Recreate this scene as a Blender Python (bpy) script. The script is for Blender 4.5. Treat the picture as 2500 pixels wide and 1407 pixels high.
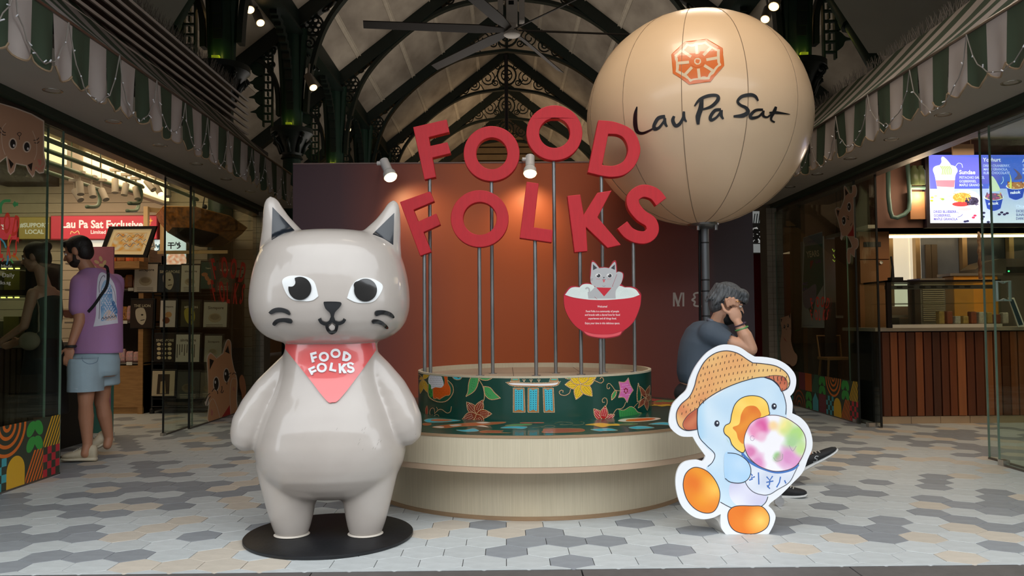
import bpy, bmesh, math, random
from mathutils import Vector, Matrix, geometry
from mathutils.bvhtree import BVHTree
random.seed(7)
PI = math.pi
SC = bpy.context.scene
for o in list(bpy.data.objects): bpy.data.objects.remove(o)
COL = SC.collection
# ---------------------------------------------------------------- camera
F_PX, YAW, PIT, ROL, EYE = 1978.0, .0084, .041, -.0081, 1.106
def cam_axes():
    r = Vector((math.cos(YAW), -math.sin(YAW), 0)); F = Vector((math.sin(YAW), math.cos(YAW), 0)); u = Vector((0, 0, 1))
    f2 = F*math.cos(PIT) + u*math.sin(PIT); u2 = u*math.cos(PIT) - F*math.sin(PIT)
    c, s = math.cos(ROL), math.sin(ROL)
    return r*c + u2*s, u2*c - r*s, f2
CR, CU, CF = cam_axes(); CO = Vector((0, 0, EYE))
cd = bpy.data.cameras.new('camera'); cam = bpy.data.objects.new('camera', cd); COL.objects.link(cam)
cd.sensor_width = 36; cd.lens = 36*F_PX/2500; cd.clip_start = .05; cd.clip_end = 200
m4 = Matrix.Identity(4)
for i in range(3):
    m4[i][0] = CR[i]; m4[i][1] = CU[i]; m4[i][2] = -CF[i]; m4[i][3] = CO[i]
cam.matrix_world = m4; SC.camera = cam
# ---------------------------------------------------------------- world and exposure
SC.view_settings.view_transform = 'Standard'; SC.view_settings.look = 'None'
SC.view_settings.exposure = 0.0; SC.view_settings.gamma = 1; SC.view_settings.use_curve_mapping = False
w = bpy.data.worlds.new('overcast_sky'); SC.world = w; w.use_nodes = True
bg = w.node_tree.nodes['Background']; bg.inputs[0].default_value = (.92, .965, 1.0, 1); bg.inputs[1].default_value = 3.2
def s2l(c): return tuple(((v/255)/12.92 if v/255 <= .04045 else ((v/255+.055)/1.055)**2.4) for v in c)
def lamp(name, kind, loc, power, col, size=.2, aim=None, sy=None, spot=None, blend=.5):
    l = bpy.data.lights.new(name, kind); l.energy = power; l.color = col
    if kind == 'AREA':
        l.size = size
        if sy: l.shape = 'RECTANGLE'; l.size_y = sy
    else: l.shadow_soft_size = size
    if kind == 'SPOT': l.spot_size = spot or 1; l.spot_blend = blend
    o = bpy.data.objects.new(name, l); COL.objects.link(o); o.location = loc
    if aim is not None: o.rotation_euler = (Vector(aim)-Vector(loc)).to_track_quat('-Z', 'Y').to_euler()
    return o
WARM = (1, .78, .52)
lamp('wall_lamp_light', 'SPOT', (-1.0, 7.20, 2.33), 13, (1, .70, .34), .03, (-.82, 7.55, 2.02), spot=1.9, blend=.9)
lamp('wall_lamp_light', 'SPOT', (.22, 7.20, 2.33), 13, (1, .70, .34), .03, (.22, 7.55, 2.02), spot=1.9, blend=.9)
_l = lamp('balloon_fill_light', 'AREA', (.9, 3.9, 7.2), 34, (1, .86, .68), 3.0, (1.4, 6.3, 2.6), 1.6); _l.data.spread = 1.1  # unseen soft fill added to brighten the balloon
_l = lamp('hall_strip_light', 'AREA', (2.3, 8.8, 6.1), 4, (1, .86, .68), 1.0, (1.6, 6.4, 3.0), .14); _l.data.spread = 1.2
lamp('left_shop_ceiling_light', 'AREA', (-5.2, 9.4, 2.95), 30, WARM, 2.2, (-5.2, 9.4, 0), 2.0)
lamp('left_shop_door_light', 'AREA', (-4.6, 7.2, 2.95), 14, WARM, 1.2, (-4.6, 7.2, 0), 1.2)
lamp('left_shop_back_light', 'AREA', (-5.6, 10.2, 2.95), 10, WARM, 3.5, (-5.6, 11.1, 1.2), .3)
lamp('right_shop_ceiling_light', 'AREA', (5.4, 7.6, 2.95), 40, WARM, 2.2, (5.4, 7.6, 0), 2.0)
lamp('poster_fill_light', 'POINT', (4.7, 9.1, 2.5), 16, WARM, .15)  # fill added to lift the dim poster behind the glass
lamp('right_shop_back_light', 'AREA', (5.6, 9.7, 2.2), 40, WARM, 2.5, (5.6, 10.3, 1.2), .2)
lamp('roof_fill_light', 'AREA', (0.1, 17, 3.2), 165, (1, .93, .85), 5, (0.1, 17, 9), 8)  # unseen upward fill added to brighten the roof
lamp('roof_fill_light', 'AREA', (0.1, 29, 3.2), 230, (1, .76, .5), 5, (0.1, 33, 9), 8)  # second unseen roof fill, added deeper in the hall
lamp('aisle_fill_light', 'AREA', (-6.6, 14, 3.6), 32, (1, .80, .58), 2, (-6.6, 14, 9), 6)  # unseen upward fill added under the left aisle roof
lamp('aisle_fill_light', 'AREA', (6.8, 11.5, 3.6), 25, (1, .92, .82), 2, (6.8, 11.5, 9), 5)  # unseen upward fill added under the right aisle roof
# ---------------------------------------------------------------- measuring helpers (photo frame 2500 x 1407)
def ray(x, y): return CF + CR*((x-1250)/F_PX) - CU*((y-703.5)/F_PX)
def onY(x, y, Y):
    d = ray(x, y); return CO + d*(Y/d.y)
def onX(x, y, X):
    d = ray(x, y); return CO + d*(X/d.x)
def onZ(x, y, Z=0):
    d = ray(x, y); return CO + d*((Z-EYE)/d.z)
# ---------------------------------------------------------------- materials
MATS = {}
def M(name, rgb=(200, 200, 200), rough=.6, metal=0, var=.06, scale=6, bump=0, bscale=40, emit=0, coat=0, stretch=None, trans=0, rand=0, rgb2=None, sharp=.5):
    if name in MATS: return MATS[name]
    m = bpy.data.materials.new(name); m.use_nodes = True; nt = m.node_tree; p = nt.nodes['Principled BSDF']
    c = s2l(rgb)
    tc = nt.nodes.new('ShaderNodeTexCoord'); mp = nt.nodes.new('ShaderNodeMapping'); nt.links.new(tc.outputs['Object'], mp.inputs[0])
    if stretch: mp.inputs['Scale'].default_value = stretch
    nz = nt.nodes.new('ShaderNodeTexNoise'); nz.inputs['Scale'].default_value = scale; nz.inputs['Detail'].default_value = 4
    nt.links.new(mp.outputs[0], nz.inputs['Vector'])
    rp = nt.nodes.new('ShaderNodeValToRGB'); rp.color_ramp.elements[0].position = sharp-.25; rp.color_ramp.elements[1].position = sharp+.25
    c2 = s2l(rgb2) if rgb2 else c
    rp.color_ramp.elements[0].color = (*[v*(1-var) for v in c2], 1); rp.color_ramp.elements[1].color = (*[min(1, v*(1+var)) for v in c], 1)
    nt.links.new(nz.outputs['Fac'], rp.inputs[0]); out = rp.outputs[0]
    if rand:
        oi = nt.nodes.new('ShaderNodeObjectInfo'); mr = nt.nodes.new('ShaderNodeMapRange'); mr.inputs[3].default_value = 1-rand; mr.inputs[4].default_value = 1+rand
        nt.links.new(oi.outputs['Random'], mr.inputs[0]); hs = nt.nodes.new('ShaderNodeHueSaturation'); nt.links.new(mr.outputs[0], hs.inputs['Value']); nt.links.new(out, hs.inputs['Color']); out = hs.outputs[0]
    nt.links.new(out, p.inputs['Base Color'])
    p.inputs['Roughness'].default_value = rough; p.inputs['Metallic'].default_value = metal; p.inputs['Coat Weight'].default_value = coat; p.inputs['Coat Roughness'].default_value = .06
    if trans: p.inputs['Transmission Weight'].default_value = trans
    if emit: nt.links.new(out, p.inputs['Emission Color']); p.inputs['Emission Strength'].default_value = emit
    if bump:
        b = nt.nodes.new('ShaderNodeBump'); b.inputs['Strength'].default_value = bump; b.inputs['Distance'].default_value = .01
        n2 = nt.nodes.new('ShaderNodeTexNoise'); n2.inputs['Scale'].default_value = bscale; nt.links.new(mp.outputs[0], n2.inputs['Vector']); nt.links.new(n2.outputs['Fac'], b.inputs['Height']); nt.links.new(b.outputs[0], p.inputs['Normal'])
    MATS[name] = m; return m
def MC(name, rough=.5, emit=0, coat=0, alpha=1):
    """printed colours carried by the mesh attribute 'Col'"""
    if name in MATS: return MATS[name]
    m = bpy.data.materials.new(name); m.use_nodes = True; nt = m.node_tree; p = nt.nodes['Principled BSDF']
    a = nt.nodes.new('ShaderNodeAttribute'); a.attribute_name = 'Col'
    nt.links.new(a.outputs['Color'], p.inputs['Base Color']); p.inputs['Roughness'].default_value = rough; p.inputs['Coat Weight'].default_value = coat
    if emit: nt.links.new(a.outputs['Color'], p.inputs['Emission Color']); p.inputs['Emission Strength'].default_value = emit
    if alpha < 1: p.inputs['Alpha'].default_value = alpha
    MATS[name] = m; return m
def glass(name, tint=(.90, .95, .92), k=1.0):
    if name in MATS: return MATS[name]
    m = bpy.data.materials.new(name); m.use_nodes = True; nt = m.node_tree; nt.nodes.clear()
    o = nt.nodes.new('ShaderNodeOutputMaterial'); mx = nt.nodes.new('ShaderNodeMixShader'); t = nt.nodes.new('ShaderNodeBsdfTransparent'); g = nt.nodes.new('ShaderNodeBsdfGlossy')
    lw = nt.nodes.new('ShaderNodeLayerWeight'); lw.inputs[0].default_value = .5; t.inputs[0].default_value = (*tint, 1); g.inputs['Roughness'].default_value = .015
    pw = nt.nodes.new('ShaderNodeMath'); pw.operation = 'POWER'; pw.inputs[1].default_value = 5; nt.links.new(lw.outputs['Facing'], pw.inputs[0])
    mu = nt.nodes.new('ShaderNodeMath'); mu.operation = 'MULTIPLY_ADD'; mu.inputs[1].default_value = .9*k; mu.inputs[2].default_value = .045*k; nt.links.new(pw.outputs[0], mu.inputs[0])
    nt.links.new(mu.outputs[0], mx.inputs[0]); nt.links.new(t.outputs[0], mx.inputs[1]); nt.links.new(g.outputs[0], mx.inputs[2]); nt.links.new(mx.outputs[0], o.inputs[0])
    MATS[name] = m; return m
# ---------------------------------------------------------------- objects
def link(name, me, parent=None):
    o = bpy.data.objects.new(name, me); COL.objects.link(o)
    if parent is not None: o.parent = parent; o.location = -Vector(parent.get('org', (0, 0, 0)))
    return o
def tag(o, label, cat, group=None, kind=None):
    if label: o['label'] = label
    if cat: o['category'] = cat
    if group: o['group'] = group
    if kind: o['kind'] = kind
    return o
def thing(name, label, cat, loc=(0, 0, 0), group=None, kind=None):
    """Empty at the thing's base; its parts are written in world coordinates"""
    o = bpy.data.objects.new(name, None); COL.objects.link(o); o.location = loc; o['org'] = tuple(loc); o.empty_display_size = .1
    return tag(o, label, cat, group, kind)
def sub(o, parent):
    """make o a sub-part of a part whose own transform is already relative"""
    o.parent = parent; o.location = (0, 0, 0); return o
def copy_tree(o, delta, label=None, parent=None):
    c = o.copy(); COL.objects.link(c)
    if parent is None:
        c.location = Vector(o.location) + Vector(delta)
        if 'org' in c: c['org'] = tuple(c.location)
        if label: c['label'] = label
    else: c.parent = parent
    for ch in list(o.children): copy_tree(ch, None, None, c)
    return c
class MB:
    def __init__(s): s.v = []; s.f = []
    def add(s, vs, fs):
        n = len(s.v); s.v += [tuple(v) for v in vs]; s.f += [tuple(n+i for i in f) for f in fs]; return s
    def box(s, x0, x1, y0, y1, z0, z1, R=None, c=None):
        vs = [Vector((x, y, z)) for x in (x0, x1) for y in (y0, y1) for z in (z0, z1)]
        if R is not None:
            c = Vector(c) if c is not None else Vector(((x0+x1)/2, (y0+y1)/2, (z0+z1)/2)); vs = [c + R @ (v-c) for v in vs]
        return s.add(vs, [(0, 1, 3, 2), (4, 6, 7, 5), (0, 4, 5, 1), (2, 3, 7, 6), (0, 2, 6, 4), (1, 5, 7, 3)])
    def rings(s, rs, cap=True, closed=False):
        n = len(rs[0]); b = len(s.v); s.v += [tuple(p) for r in rs for p in r]; m = len(rs)
        for i in range(m if closed else m-1):
            for j in range(n):
                a = b+i*n; c = b+((i+1) % m)*n; s.f.append((a+j, a+(j+1) % n, c+(j+1) % n, c+j))
        if cap and not closed: s.f.append(tuple(b+j for j in range(n))[::-1]); s.f.append(tuple(b+(m-1)*n+j for j in range(n)))
        return s
    def tube(s, pts, r, n=8, cap=True, closed=False, flat=None):
        pts = [Vector(p) for p in pts]; rs = []; up = None; m = len(pts)
        for i, p in enumerate(pts):
            if closed: t = pts[(i+1) % m]-pts[i-1]
            else: t = pts[min(i+1, m-1)]-pts[max(i-1, 0)]
            t = t.normalized() if t.length > 1e-9 else Vector((0, 0, 1))
            if up is None: up = Vector((0, 0, 1)) if abs(t.z) < .9 else Vector((0, 1, 0))
            a = t.cross(up); a = a.normalized() if a.length > 1e-6 else Vector((1, 0, 0)); b = a.cross(t).normalized(); up = b
            rr = r[i] if isinstance(r, (list, tuple)) else r
            fl = flat or 1
            rs.append([p + a*(rr*math.cos(2*PI*k/n)*fl) + b*(rr*math.sin(2*PI*k/n)) for k in range(n)])
        return s.rings(rs, cap, closed)
    def lathe(s, prof, c=(0, 0, 0), n=32, cap=False):
        return s.rings([[(c[0]+r*math.cos(2*PI*k/n), c[1]+r*math.sin(2*PI*k/n), c[2]+z) for k in range(n)] for r, z in prof], cap)
    def ball(s, c, r, n=12, m=8, R=None):
        if not isinstance(r, (tuple, list)): r = (r, r, r)
        rs = []
        for i in range(m+1):
            th = PI*(i/m); th = min(max(th, .02), PI-.02); ring = []
            for k in range(n):
                v = Vector((r[0]*math.sin(th)*math.cos(2*PI*k/n), r[1]*math.sin(th)*math.sin(2*PI*k/n), -r[2]*math.cos(th)))
                if R is not None: v = R @ v
                ring.append(Vector(c)+v)
            rs.append(ring)
        return s.rings(rs)
    def cap2(s, p0, r0, p1, r1, n=12):
        """tapered capsule"""
        p0 = Vector(p0); p1 = Vector(p1); d = (p1-p0); L = d.length; d.normalize()
        pts = [p0-d*r0*.98, p0-d*r0*.75, p0-d*r0*.35, p0]; rr = [r0*.15, r0*.66, r0*.93, r0]
        pts += [p0+d*L*.5, p1, p1+d*r1*.35, p1+d*r1*.75, p1+d*r1*.98]; rr += [(r0+r1)/2, r1, r1*.93, r1*.66, r1*.15]
        return s.tube(pts, rr, n)
    def prism(s, loops, f0, f1, tess=True):
        """closed 2-D loops (outer, holes) extruded between mapping f0 (front) and f1 (back)"""
        tris = geometry.tessellate_polygon([[Vector((p[0], p[1], 0)) for p in l] for l in loops])
        pts = [p for l in loops for p in l]; n = len(pts); b = len(s.v)
        s.v += [tuple(f0(*p)) for p in pts] + [tuple(f1(*p)) for p in pts]
        for t in tris: s.f.append((b+t[0], b+t[1], b+t[2])); s.f.append((b+n+t[2], b+n+t[1], b+n+t[0]))
        k = 0
        for l in loops:
            for i in range(len(l)):
                j = (i+1) % len(l); s.f.append((b+k+i, b+n+k+i, b+n+k+j, b+k+j))
            k += len(l)
        return s
    def obj(s, name, mat, parent=None, smooth=False, fix=True, bevel=0):
        me = bpy.data.meshes.new(name); me.from_pydata(s.v, [], s.f)
        if fix or bevel:
            bm = bmesh.new(); bm.from_mesh(me)
            if fix: bmesh.ops.remove_doubles(bm, verts=bm.verts, dist=1e-6); bmesh.ops.recalc_face_normals(bm, faces=bm.faces)
            if bevel:
                es = [e for e in bm.edges if e.is_manifold and e.calc_face_angle(0) > .5]
                bmesh.ops.bevel(bm, geom=es, offset=bevel, segments=2, affect='EDGES', profile=.5)
            bm.to_mesh(me); bm.free()
        if mat is not None: me.materials.append(mat)
        if smooth:
            for p in me.polygons: p.use_smooth = True
            if smooth == 'auto': me.set_sharp_from_angle(angle=.7)
        return link(name, me, parent)
def remeshed(mb, name, mat, parent, voxel=.01, it=4, fac=.5):
    me = bpy.data.meshes.new(name); me.from_pydata(mb.v, [], mb.f)
    bm = bmesh.new(); bm.from_mesh(me); bmesh.ops.recalc_face_normals(bm, faces=bm.faces); bm.to_mesh(me); bm.free()
    t = bpy.data.objects.new('tmp', me); COL.objects.link(t)
    md = t.modifiers.new('r', 'REMESH'); md.mode = 'VOXEL'; md.voxel_size = voxel
    sm = t.modifiers.new('s', 'SMOOTH'); sm.iterations = it; sm.factor = fac
    dg = bpy.context.evaluated_depsgraph_get(); m2 = bpy.data.meshes.new_from_object(t.evaluated_get(dg)); bpy.data.objects.remove(t)
    m2.name = name; m2.materials.clear(); m2.materials.append(mat)
    for p in m2.polygons: p.use_smooth = True
    return link(name, m2, parent)
# ---------------------------------------------------------------- 2-D drawing on surfaces
def cr(pts, closed=True, n=6):
    """Catmull-Rom; a point given as (x,y,1) is a corner"""
    P = [Vector((p[0], p[1])) for p in pts]; c = [len(p) > 2 and p[2] for p in pts]; out = []; m = len(P)
    for i in range(m if closed else m-1):
        p1 = P[i]; p2 = P[(i+1) % m]
        p0 = P[i-1] if (closed or i > 0) else p1; p3 = P[(i+2) % m] if (closed or i+2 < m) else p2
        if c[i]: p0 = p1
        if c[(i+1) % m]: p3 = p2
        for k in range(n):
            t = k/n; out.append(.5*((2*p1)+(p2-p0)*t+(2*p0-5*p1+4*p2-p3)*t*t+(3*p1-p0-3*p2+p3)*t**3))
    if not closed: out.append(P[-1])
    return [(v.x, v.y) for v in out]
def ell(cx, cy, rx, ry, n=24, a=0, a0=0, a1=2*PI):
    full = abs(a1-a0-2*PI) < 1e-6; k = n if full else n+1
    return [(cx+rx*math.cos(a0+(a1-a0)*i/n)*math.cos(a)-ry*math.sin(a0+(a1-a0)*i/n)*math.sin(a), cy+rx*math.cos(a0+(a1-a0)*i/n)*math.sin(a)+ry*math.sin(a0+(a1-a0)*i/n)*math.cos(a)) for i in range(k)]
def inside(x, y, loops):
    c = False
    for l in loops:
        j = l[-1]
        for i in l:
            if (i[1] > y) != (j[1] > y) and x < (j[0]-i[0])*(y-i[1])/(j[1]-i[1])+i[0]: c = not c
            j = i
    return c
def fill(loops, sp=None):
    if sp is None:
        t = geometry.tessellate_polygon([[Vector((p[0], p[1], 0)) for p in l] for l in loops]); return [p for l in loops for p in l], t
    vs = []; es = []
    for l in loops:
        b = len(vs); vs += [Vector((p[0], p[1])) for p in l]; es += [(b+i, b+(i+1) % len(l)) for i in range(len(l))]
    xs = [v.x for v in vs]; ys = [v.y for v in vs]; y = min(ys)+sp*.5; r = 0
    while y < max(ys):
        x = min(xs)+sp*(.25+.5*(r % 2))
        while x < max(xs):
            if inside(x, y, loops): vs.append(Vector((x, y)))
            x += sp
        y += sp*.87; r += 1
    v2, e2, f2 = geometry.delaunay_2d_cdt(vs, es, [], 0, 1e-5)[:3]
    tr = []
    for f in f2:
        cx = sum(v2[i].x for i in f)/len(f); cy = sum(v2[i].y for i in f)/len(f)
        if inside(cx, cy, loops): tr.append(tuple(f))
    return [(v.x, v.y) for v in v2], tr
def stroke_loop(pts, w):
    """outline of a stroke; w a number or a list of widths"""
    P = [Vector((p[0], p[1])) for p in pts]; L = []; R = []; n = len(P)
    for i, p in enumerate(P):
        t = P[min(i+1, n-1)]-P[max(i-1, 0)]; t = t.normalized() if t.length > 1e-9 else Vector((1, 0)); a = Vector((-t.y, t.x))
        ww = (w[i] if isinstance(w, (list, tuple)) else w)/2; L.append(p+a*ww); R.append(p-a*ww)
    return [(v.x, v.y) for v in L+R[::-1]]
FONTCACHE = {}
def text_mesh(s, bold=0, align='LEFT'):
    k = (s, bold, align)
    if k not in FONTCACHE:
        c = bpy.data.curves.new('t', 'FONT'); c.body = s; c.size = 1; c.offset = bold; c.align_x = align; c.resolution_u = 3; c.fill_mode = 'FRONT'
        o = bpy.data.objects.new('t', c); COL.objects.link(o); dg = bpy.context.evaluated_depsgraph_get()
        me = bpy.data.meshes.new_from_object(o.evaluated_get(dg)); FONTCACHE[k] = ([(v.co.x, v.co.y) for v in me.vertices], [tuple(p.vertices) for p in me.polygons])
        bpy.data.objects.remove(o); bpy.data.meshes.remove(me)
    return FONTCACHE[k]
class Art:
    """flat print: coloured shapes laid on a surface by map(x, y, layer)"""
    def __init__(s, mp, tx=None): s.m = mp; s.v = []; s.f = []; s.c = []; s.tx = tx or (lambda x, y: (x, y)); s.L = 1
    def raw(s, pts, faces, col, layer):
        b = len(s.v); s.v += [tuple(s.m(*s.tx(*p), layer)) for p in pts]; s.f += [tuple(b+i for i in f) for f in faces]
        s.c += [(*s2l(col(*p) if callable(col) else col), 1) for p in pts]
    def poly(s, pts, col, layer=None, holes=(), sp=None):
        s.L += .02; p, t = fill([list(pts)]+[list(h) for h in holes], sp); s.raw(p, t, col, s.L if layer is None else layer)
    def stroke(s, pts, w, col, layer=None, sp=None):
        s.L += .02; n = len(pts); b = stroke_loop(pts, w); fs = [(i, i+1, 2*n-2-i, 2*n-1-i) for i in range(n-1)]; s.raw(b, fs, col, s.L if layer is None else layer)
    def dots(s, pts, step, r, col):
        s.L += .02; acc = 0; P = [Vector(p[:2]) for p in pts]
        for a, b in zip(P, P[1:]):
            L = (b-a).length
            while acc < L and L > 0:
                p = a+(b-a)*(acc/L); s.raw(ell(p.x, p.y, r, r, 6), [tuple(range(6))], col, s.L); acc += step
            acc -= L
    def text(s, t, x, y, size, col, ang=0, bold=0, align='LEFT', sx=1, layer=None):
        s.L += .02; vs, fs = text_mesh(t, bold, align); c, n = math.cos(ang), math.sin(ang)
        s.raw([(x+(vx*sx*size)*c+(vy*size)*n, y+(vx*sx*size)*n-(vy*size)*c) for vx, vy in vs], fs, col, s.L if layer is None else layer)
    def obj(s, name, mat, parent=None, smooth=False):
        me = bpy.data.meshes.new(name); me.from_pydata(s.v, [], s.f); me.materials.append(mat)
        a = me.color_attributes.new('Col', 'FLOAT_COLOR', 'POINT'); a.data.foreach_set('color', [x for c in s.c for x in c])
        if smooth:
            for p in me.polygons: p.use_smooth = True
        return link(name, me, parent)
def planeY(Y, eps=.0006): return lambda x, y, l: onY(x, y, Y-l*eps)
def planeX(X, eps=.0006): return lambda x, y, l: onX(x, y, X - math.copysign(l*eps, X))
def crop(ox, oy, sc): return lambda x, y: (ox+x/sc, oy+y/sc)
def nz(x, y, k=0):
    return .5+.25*math.sin(x*.9+k*1.7+1.3*math.sin(y*.7+k))+.25*math.sin(y*1.1+k*2.3+1.7*math.sin(x*.6-k))
def mixc(a, b, t):
    t = max(0, min(1, t)); return tuple(a[i]+(b[i]-a[i])*t for i in range(3))
# ================================================================ the setting
def struct(name, mb, mat, parent=None, **k):
    o = mb.obj(name, mat, parent, **k)
    if parent is None: o['kind'] = 'structure'
    return o
GX_L, GX_R, HEAD = -3.33, 3.70, 2.66       # shop-glass planes and header height
TP = .2                                    # hexagonal tile, flat to flat
DARK = [(0,1180,3.906,[(400,695),(850,690),(1240,690),(90,810),(90,600),(100,500),(430,510),(800,510),(780,430),(100,430),(1900,500),(700,230),(370,235),(1050,290),(1330,165),(1620,160),(1660,215),(680,120),(970,110),(80,180),(80,300),(1230,75),(1500,60),(1780,15),(2050,10),(2150,100),(2350,45),(930,25),(2420,410)]),
 (1000,1250,3.571,[(680,120),(1170,175),(1020,250),(1360,255),(1700,250),(840,345),(1410,435),(1960,90),(2300,325),(2400,150)]),
 (1900,1200,4.167,[(510,150),(400,300),(130,300),(700,380),(1130,290),(1090,375),(1060,470),(1540,210),(1890,135),(2240,130),(2240,200),(1890,280),(2260,350),(620,30),(2200,60),(40,400),(2450,330),(2430,180),(2470,550)])]
BEIG = [(0,1180,3.906,[(1290,790),(1700,785),(2150,800),(2050,680),(2400,590),(1170,510),(1440,430),(1760,345),(2270,150),(2290,205),(2450,800)]),
 (1000,1250,3.571,[(360,110),(1000,115),(180,180),(840,185)]),
 (1900,1200,4.167,[(1540,130),(660,480),(1470,460),(1880,360),(2250,460),(200,580),(1840,660),(2400,50)])]
def tkey(X, Y):
    r = round((Y/TP-18.8524)/.8660254); q = round(X/TP+.0202-.5+(.5 if r % 2 else 0)); return q, r
def tpos(q, r): return (q+.5-(.5 if r % 2 else 0)-.0202)*TP, (r*.8660254+18.8524)*TP
kinds = {}
for lst, kd in ((DARK, 1), (BEIG, 2)):
    for ox, oy, sc, pts in lst:
        for x, y in pts:
            p = onZ(ox+x/sc, oy+y/sc); kinds[tkey(p.x, p.y)] = kd
kmax = tkey(0, 4.75)[1]
sub_ = MB().box(-9, 9, 3.66, 13, -.2, -.004)
floor = struct('floor', sub_, M('grout', (70, 68, 66), .9))
tm = [M('tile_pale', (190, 194, 194), .55, var=.09, scale=9, bump=.08, bscale=30, rand=.05, stretch=(1, 2.2, 1)),
      M('tile_grey', (140, 144, 149), .55, var=.10, scale=9, bump=.08, bscale=30, rand=.06, stretch=(1, 2.2, 1)),
      M('tile_beige', (198, 188, 174), .55, var=.08, scale=9, bump=.08, bscale=30, rand=.04, stretch=(1, 2.2, 1))]
def hexa(cx, cy, s=0, top=0.0):
    R0 = (TP/2-.0016)/math.cos(PI/6); R1 = R0-.0015
    def ring(R_, z):
        o = []
        for k in range(6):
            a = PI/6+k*PI/3; o.append((cx+R_*math.cos(a), max(cy+R_*math.sin(a), 3.668), z))
        return o
    return ring(R0, -.012), ring(R0, top-.0012), ring(R1, top)
def hexmesh(kd, cy_clip=None):
    mb = MB(); a, b, c = hexa(0, 0) if cy_clip is None else hexa(*cy_clip)
    mb.add(a+b+c, [(i, (i+1) % 6, 6+(i+1) % 6, 6+i) for i in range(6)]+[(6+i, 6+(i+1) % 6, 12+(i+1) % 6, 12+i) for i in range(6)]+[tuple(range(12, 18))]); return mb
def _hex_at_origin(kd):
    mb = MB(); R0 = (TP/2-.0016)/math.cos(PI/6)
    rg = [[(R*math.cos(PI/6+k*PI/3), R*math.sin(PI/6+k*PI/3), z) for k in range(6)] for R, z in ((R0, -.012), (R0, -.0012), (R0-.0015, 0))]
    mb.rings(rg, True); return mb
hexme = []
for k in range(3):
    o = _hex_at_origin(k).obj('tile', tm[k]); hexme.append(o.data); bpy.data.objects.remove(o)
rt = random.Random(3); cells = []
for r in range(-1, 56):
    for q in range(-48, 48):
        X, Y = tpos(q, r)
        if X < -8.8 or X > 8.8: continue
        kd = kinds.get((q, r)); 
        if kd is None: kd = 0 if (r <= kmax and -13 < q < 14) else rt.choices((0, 1, 2), (.55, .32, .13))[0]
        cells.append((Y, X, kd, q, r))
cells.sort()
near = [c for c in cells if c[0] > 3.75 and abs(c[1]-.05) < c[0]*.65+.1 and (c[1]-.17)**2+(c[0]-5.6)**2 > 1.0 and -3.4 < c[1] < 3.75][:300]
ns = set((c[3], c[4]) for c in near)
for Y, X, kd, q, r in near:
    t = bpy.data.objects.new('tile', hexme[kd]); COL.objects.link(t); t.parent = floor; t.location = (X, Y, rt.uniform(-.0006, .0006))
for k in range(3):
    mb = MB()
    for Y, X, kd, q, r in cells:
        if kd != k or (q, r) in ns: continue
        R0 = (TP/2-.0016)/math.cos(PI/6); rg = [[(X+R*math.cos(PI/6+j*PI/3), max(Y+R*math.sin(PI/6+j*PI/3), 3.664), z) for j in range(6)] for R, z in ((R0, -.012), (R0, -.0012), (R0-.0015, 0))]
        b = len(mb.v); mb.v += [p for g in rg for p in g]
        for i in range(2):
            for j in range(6): mb.f.append((b+i*6+j, b+i*6+(j+1) % 6, b+i*6+6+(j+1) % 6, b+i*6+6+j))
        mb.f.append(tuple(b+12+j for j in range(6)))
    o = mb.obj('tile_field', tm[k], floor, fix=False); o['kind'] = 'stuff'
# front kerb and street
mb = MB()
kerb = struct('trim_1', MB().box(-9, 9, 3.30, 3.655, -.2, -.03), M('kerb_base', (60, 58, 56), .9))
for i in range(-6, 7): MB().box(i*1.2+.33+.003, i*1.2+1.53-.003, 3.30, 3.66, -.1, -.004).obj('kerb_slab', M('kerb_stone', (88, 84, 82), .6, var=.12, scale=14, bump=.1, rand=.05), kerb, bevel=.003)
struct('street', MB().box(-30, 30, -40, 3.30, -.3, -.06), M('asphalt', (120, 122, 124), .85, var=.1, scale=3, bump=.2))
# shop headers, soffits, glass tracks (left: s=-1, right: s=1)
WHT = M('soffit_white', (170, 160, 148), .65, var=.05, scale=2); DGR = M('dark_green_trim', (38, 52, 40), .5); ALU = M('brushed_metal', (120, 112, 104), .35, .8, var=.2, scale=30, stretch=(1, .15, 1), bump=.2, bscale=50)
CREAM = M('shop_ceiling', (190, 178, 160), .7)
for s, gx, vx, nm in ((-1, GX_L, -2.50, 'left'), (1, GX_R, 2.85, 'right')):
    a, b = sorted((gx, vx)); far = s*9.2
    a, b = sorted((gx, vx+s*.06)); sof = struct('ceiling_soffit_'+nm, MB().box(a, b, 2.2, 11.1, HEAD+.02, HEAD+.10), WHT)
    x0, x1 = sorted((gx+s*.02, gx-s*.06)); sub(MB().box(x0, x1, 2.2, 11.1, HEAD-.035, HEAD+.02).obj('green_trim', DGR), sof)
    x0, x1 = sorted((gx+s*.02, gx+s*.14)); sub(MB().box(x0, x1, 2.2, 11.1, HEAD-.09, HEAD+.02).obj('door_track', ALU), sof)
    a, b = sorted((gx+s*.1, far))
    struct('ceiling_'+nm+'_shop', MB().box(a, b, 2.2, 11.2, 3.15, 3.3), CREAM)
    struct('wall_'+nm+'_shop_front', MB().box(a, b, 3.25, 3.4, 0, 3.2), CREAM)  # unseen street front, made solid to keep the shop interior dim
    struct('wall_'+nm+'_shop_side', MB().box(*sorted((far, far-s*.1)), 3.3, 11.2, 0, 3.2), CREAM)
    a, b = sorted((gx+s*.02, gx+s*.14)); struct('wall_'+nm+'_header', MB().box(a, b, 2.2, 11.1, HEAD+.02, 3.3), CREAM)
    # fascia box behind awning
    a, b = sorted((vx+s*.75, vx+s*.9)); struct('wall_'+nm+'_kiosk_fascia', MB().box(a, b, 2.2, 11.1, HEAD+.1, 3.45), M('fascia_brown', (70, 60, 52), .8))
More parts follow.
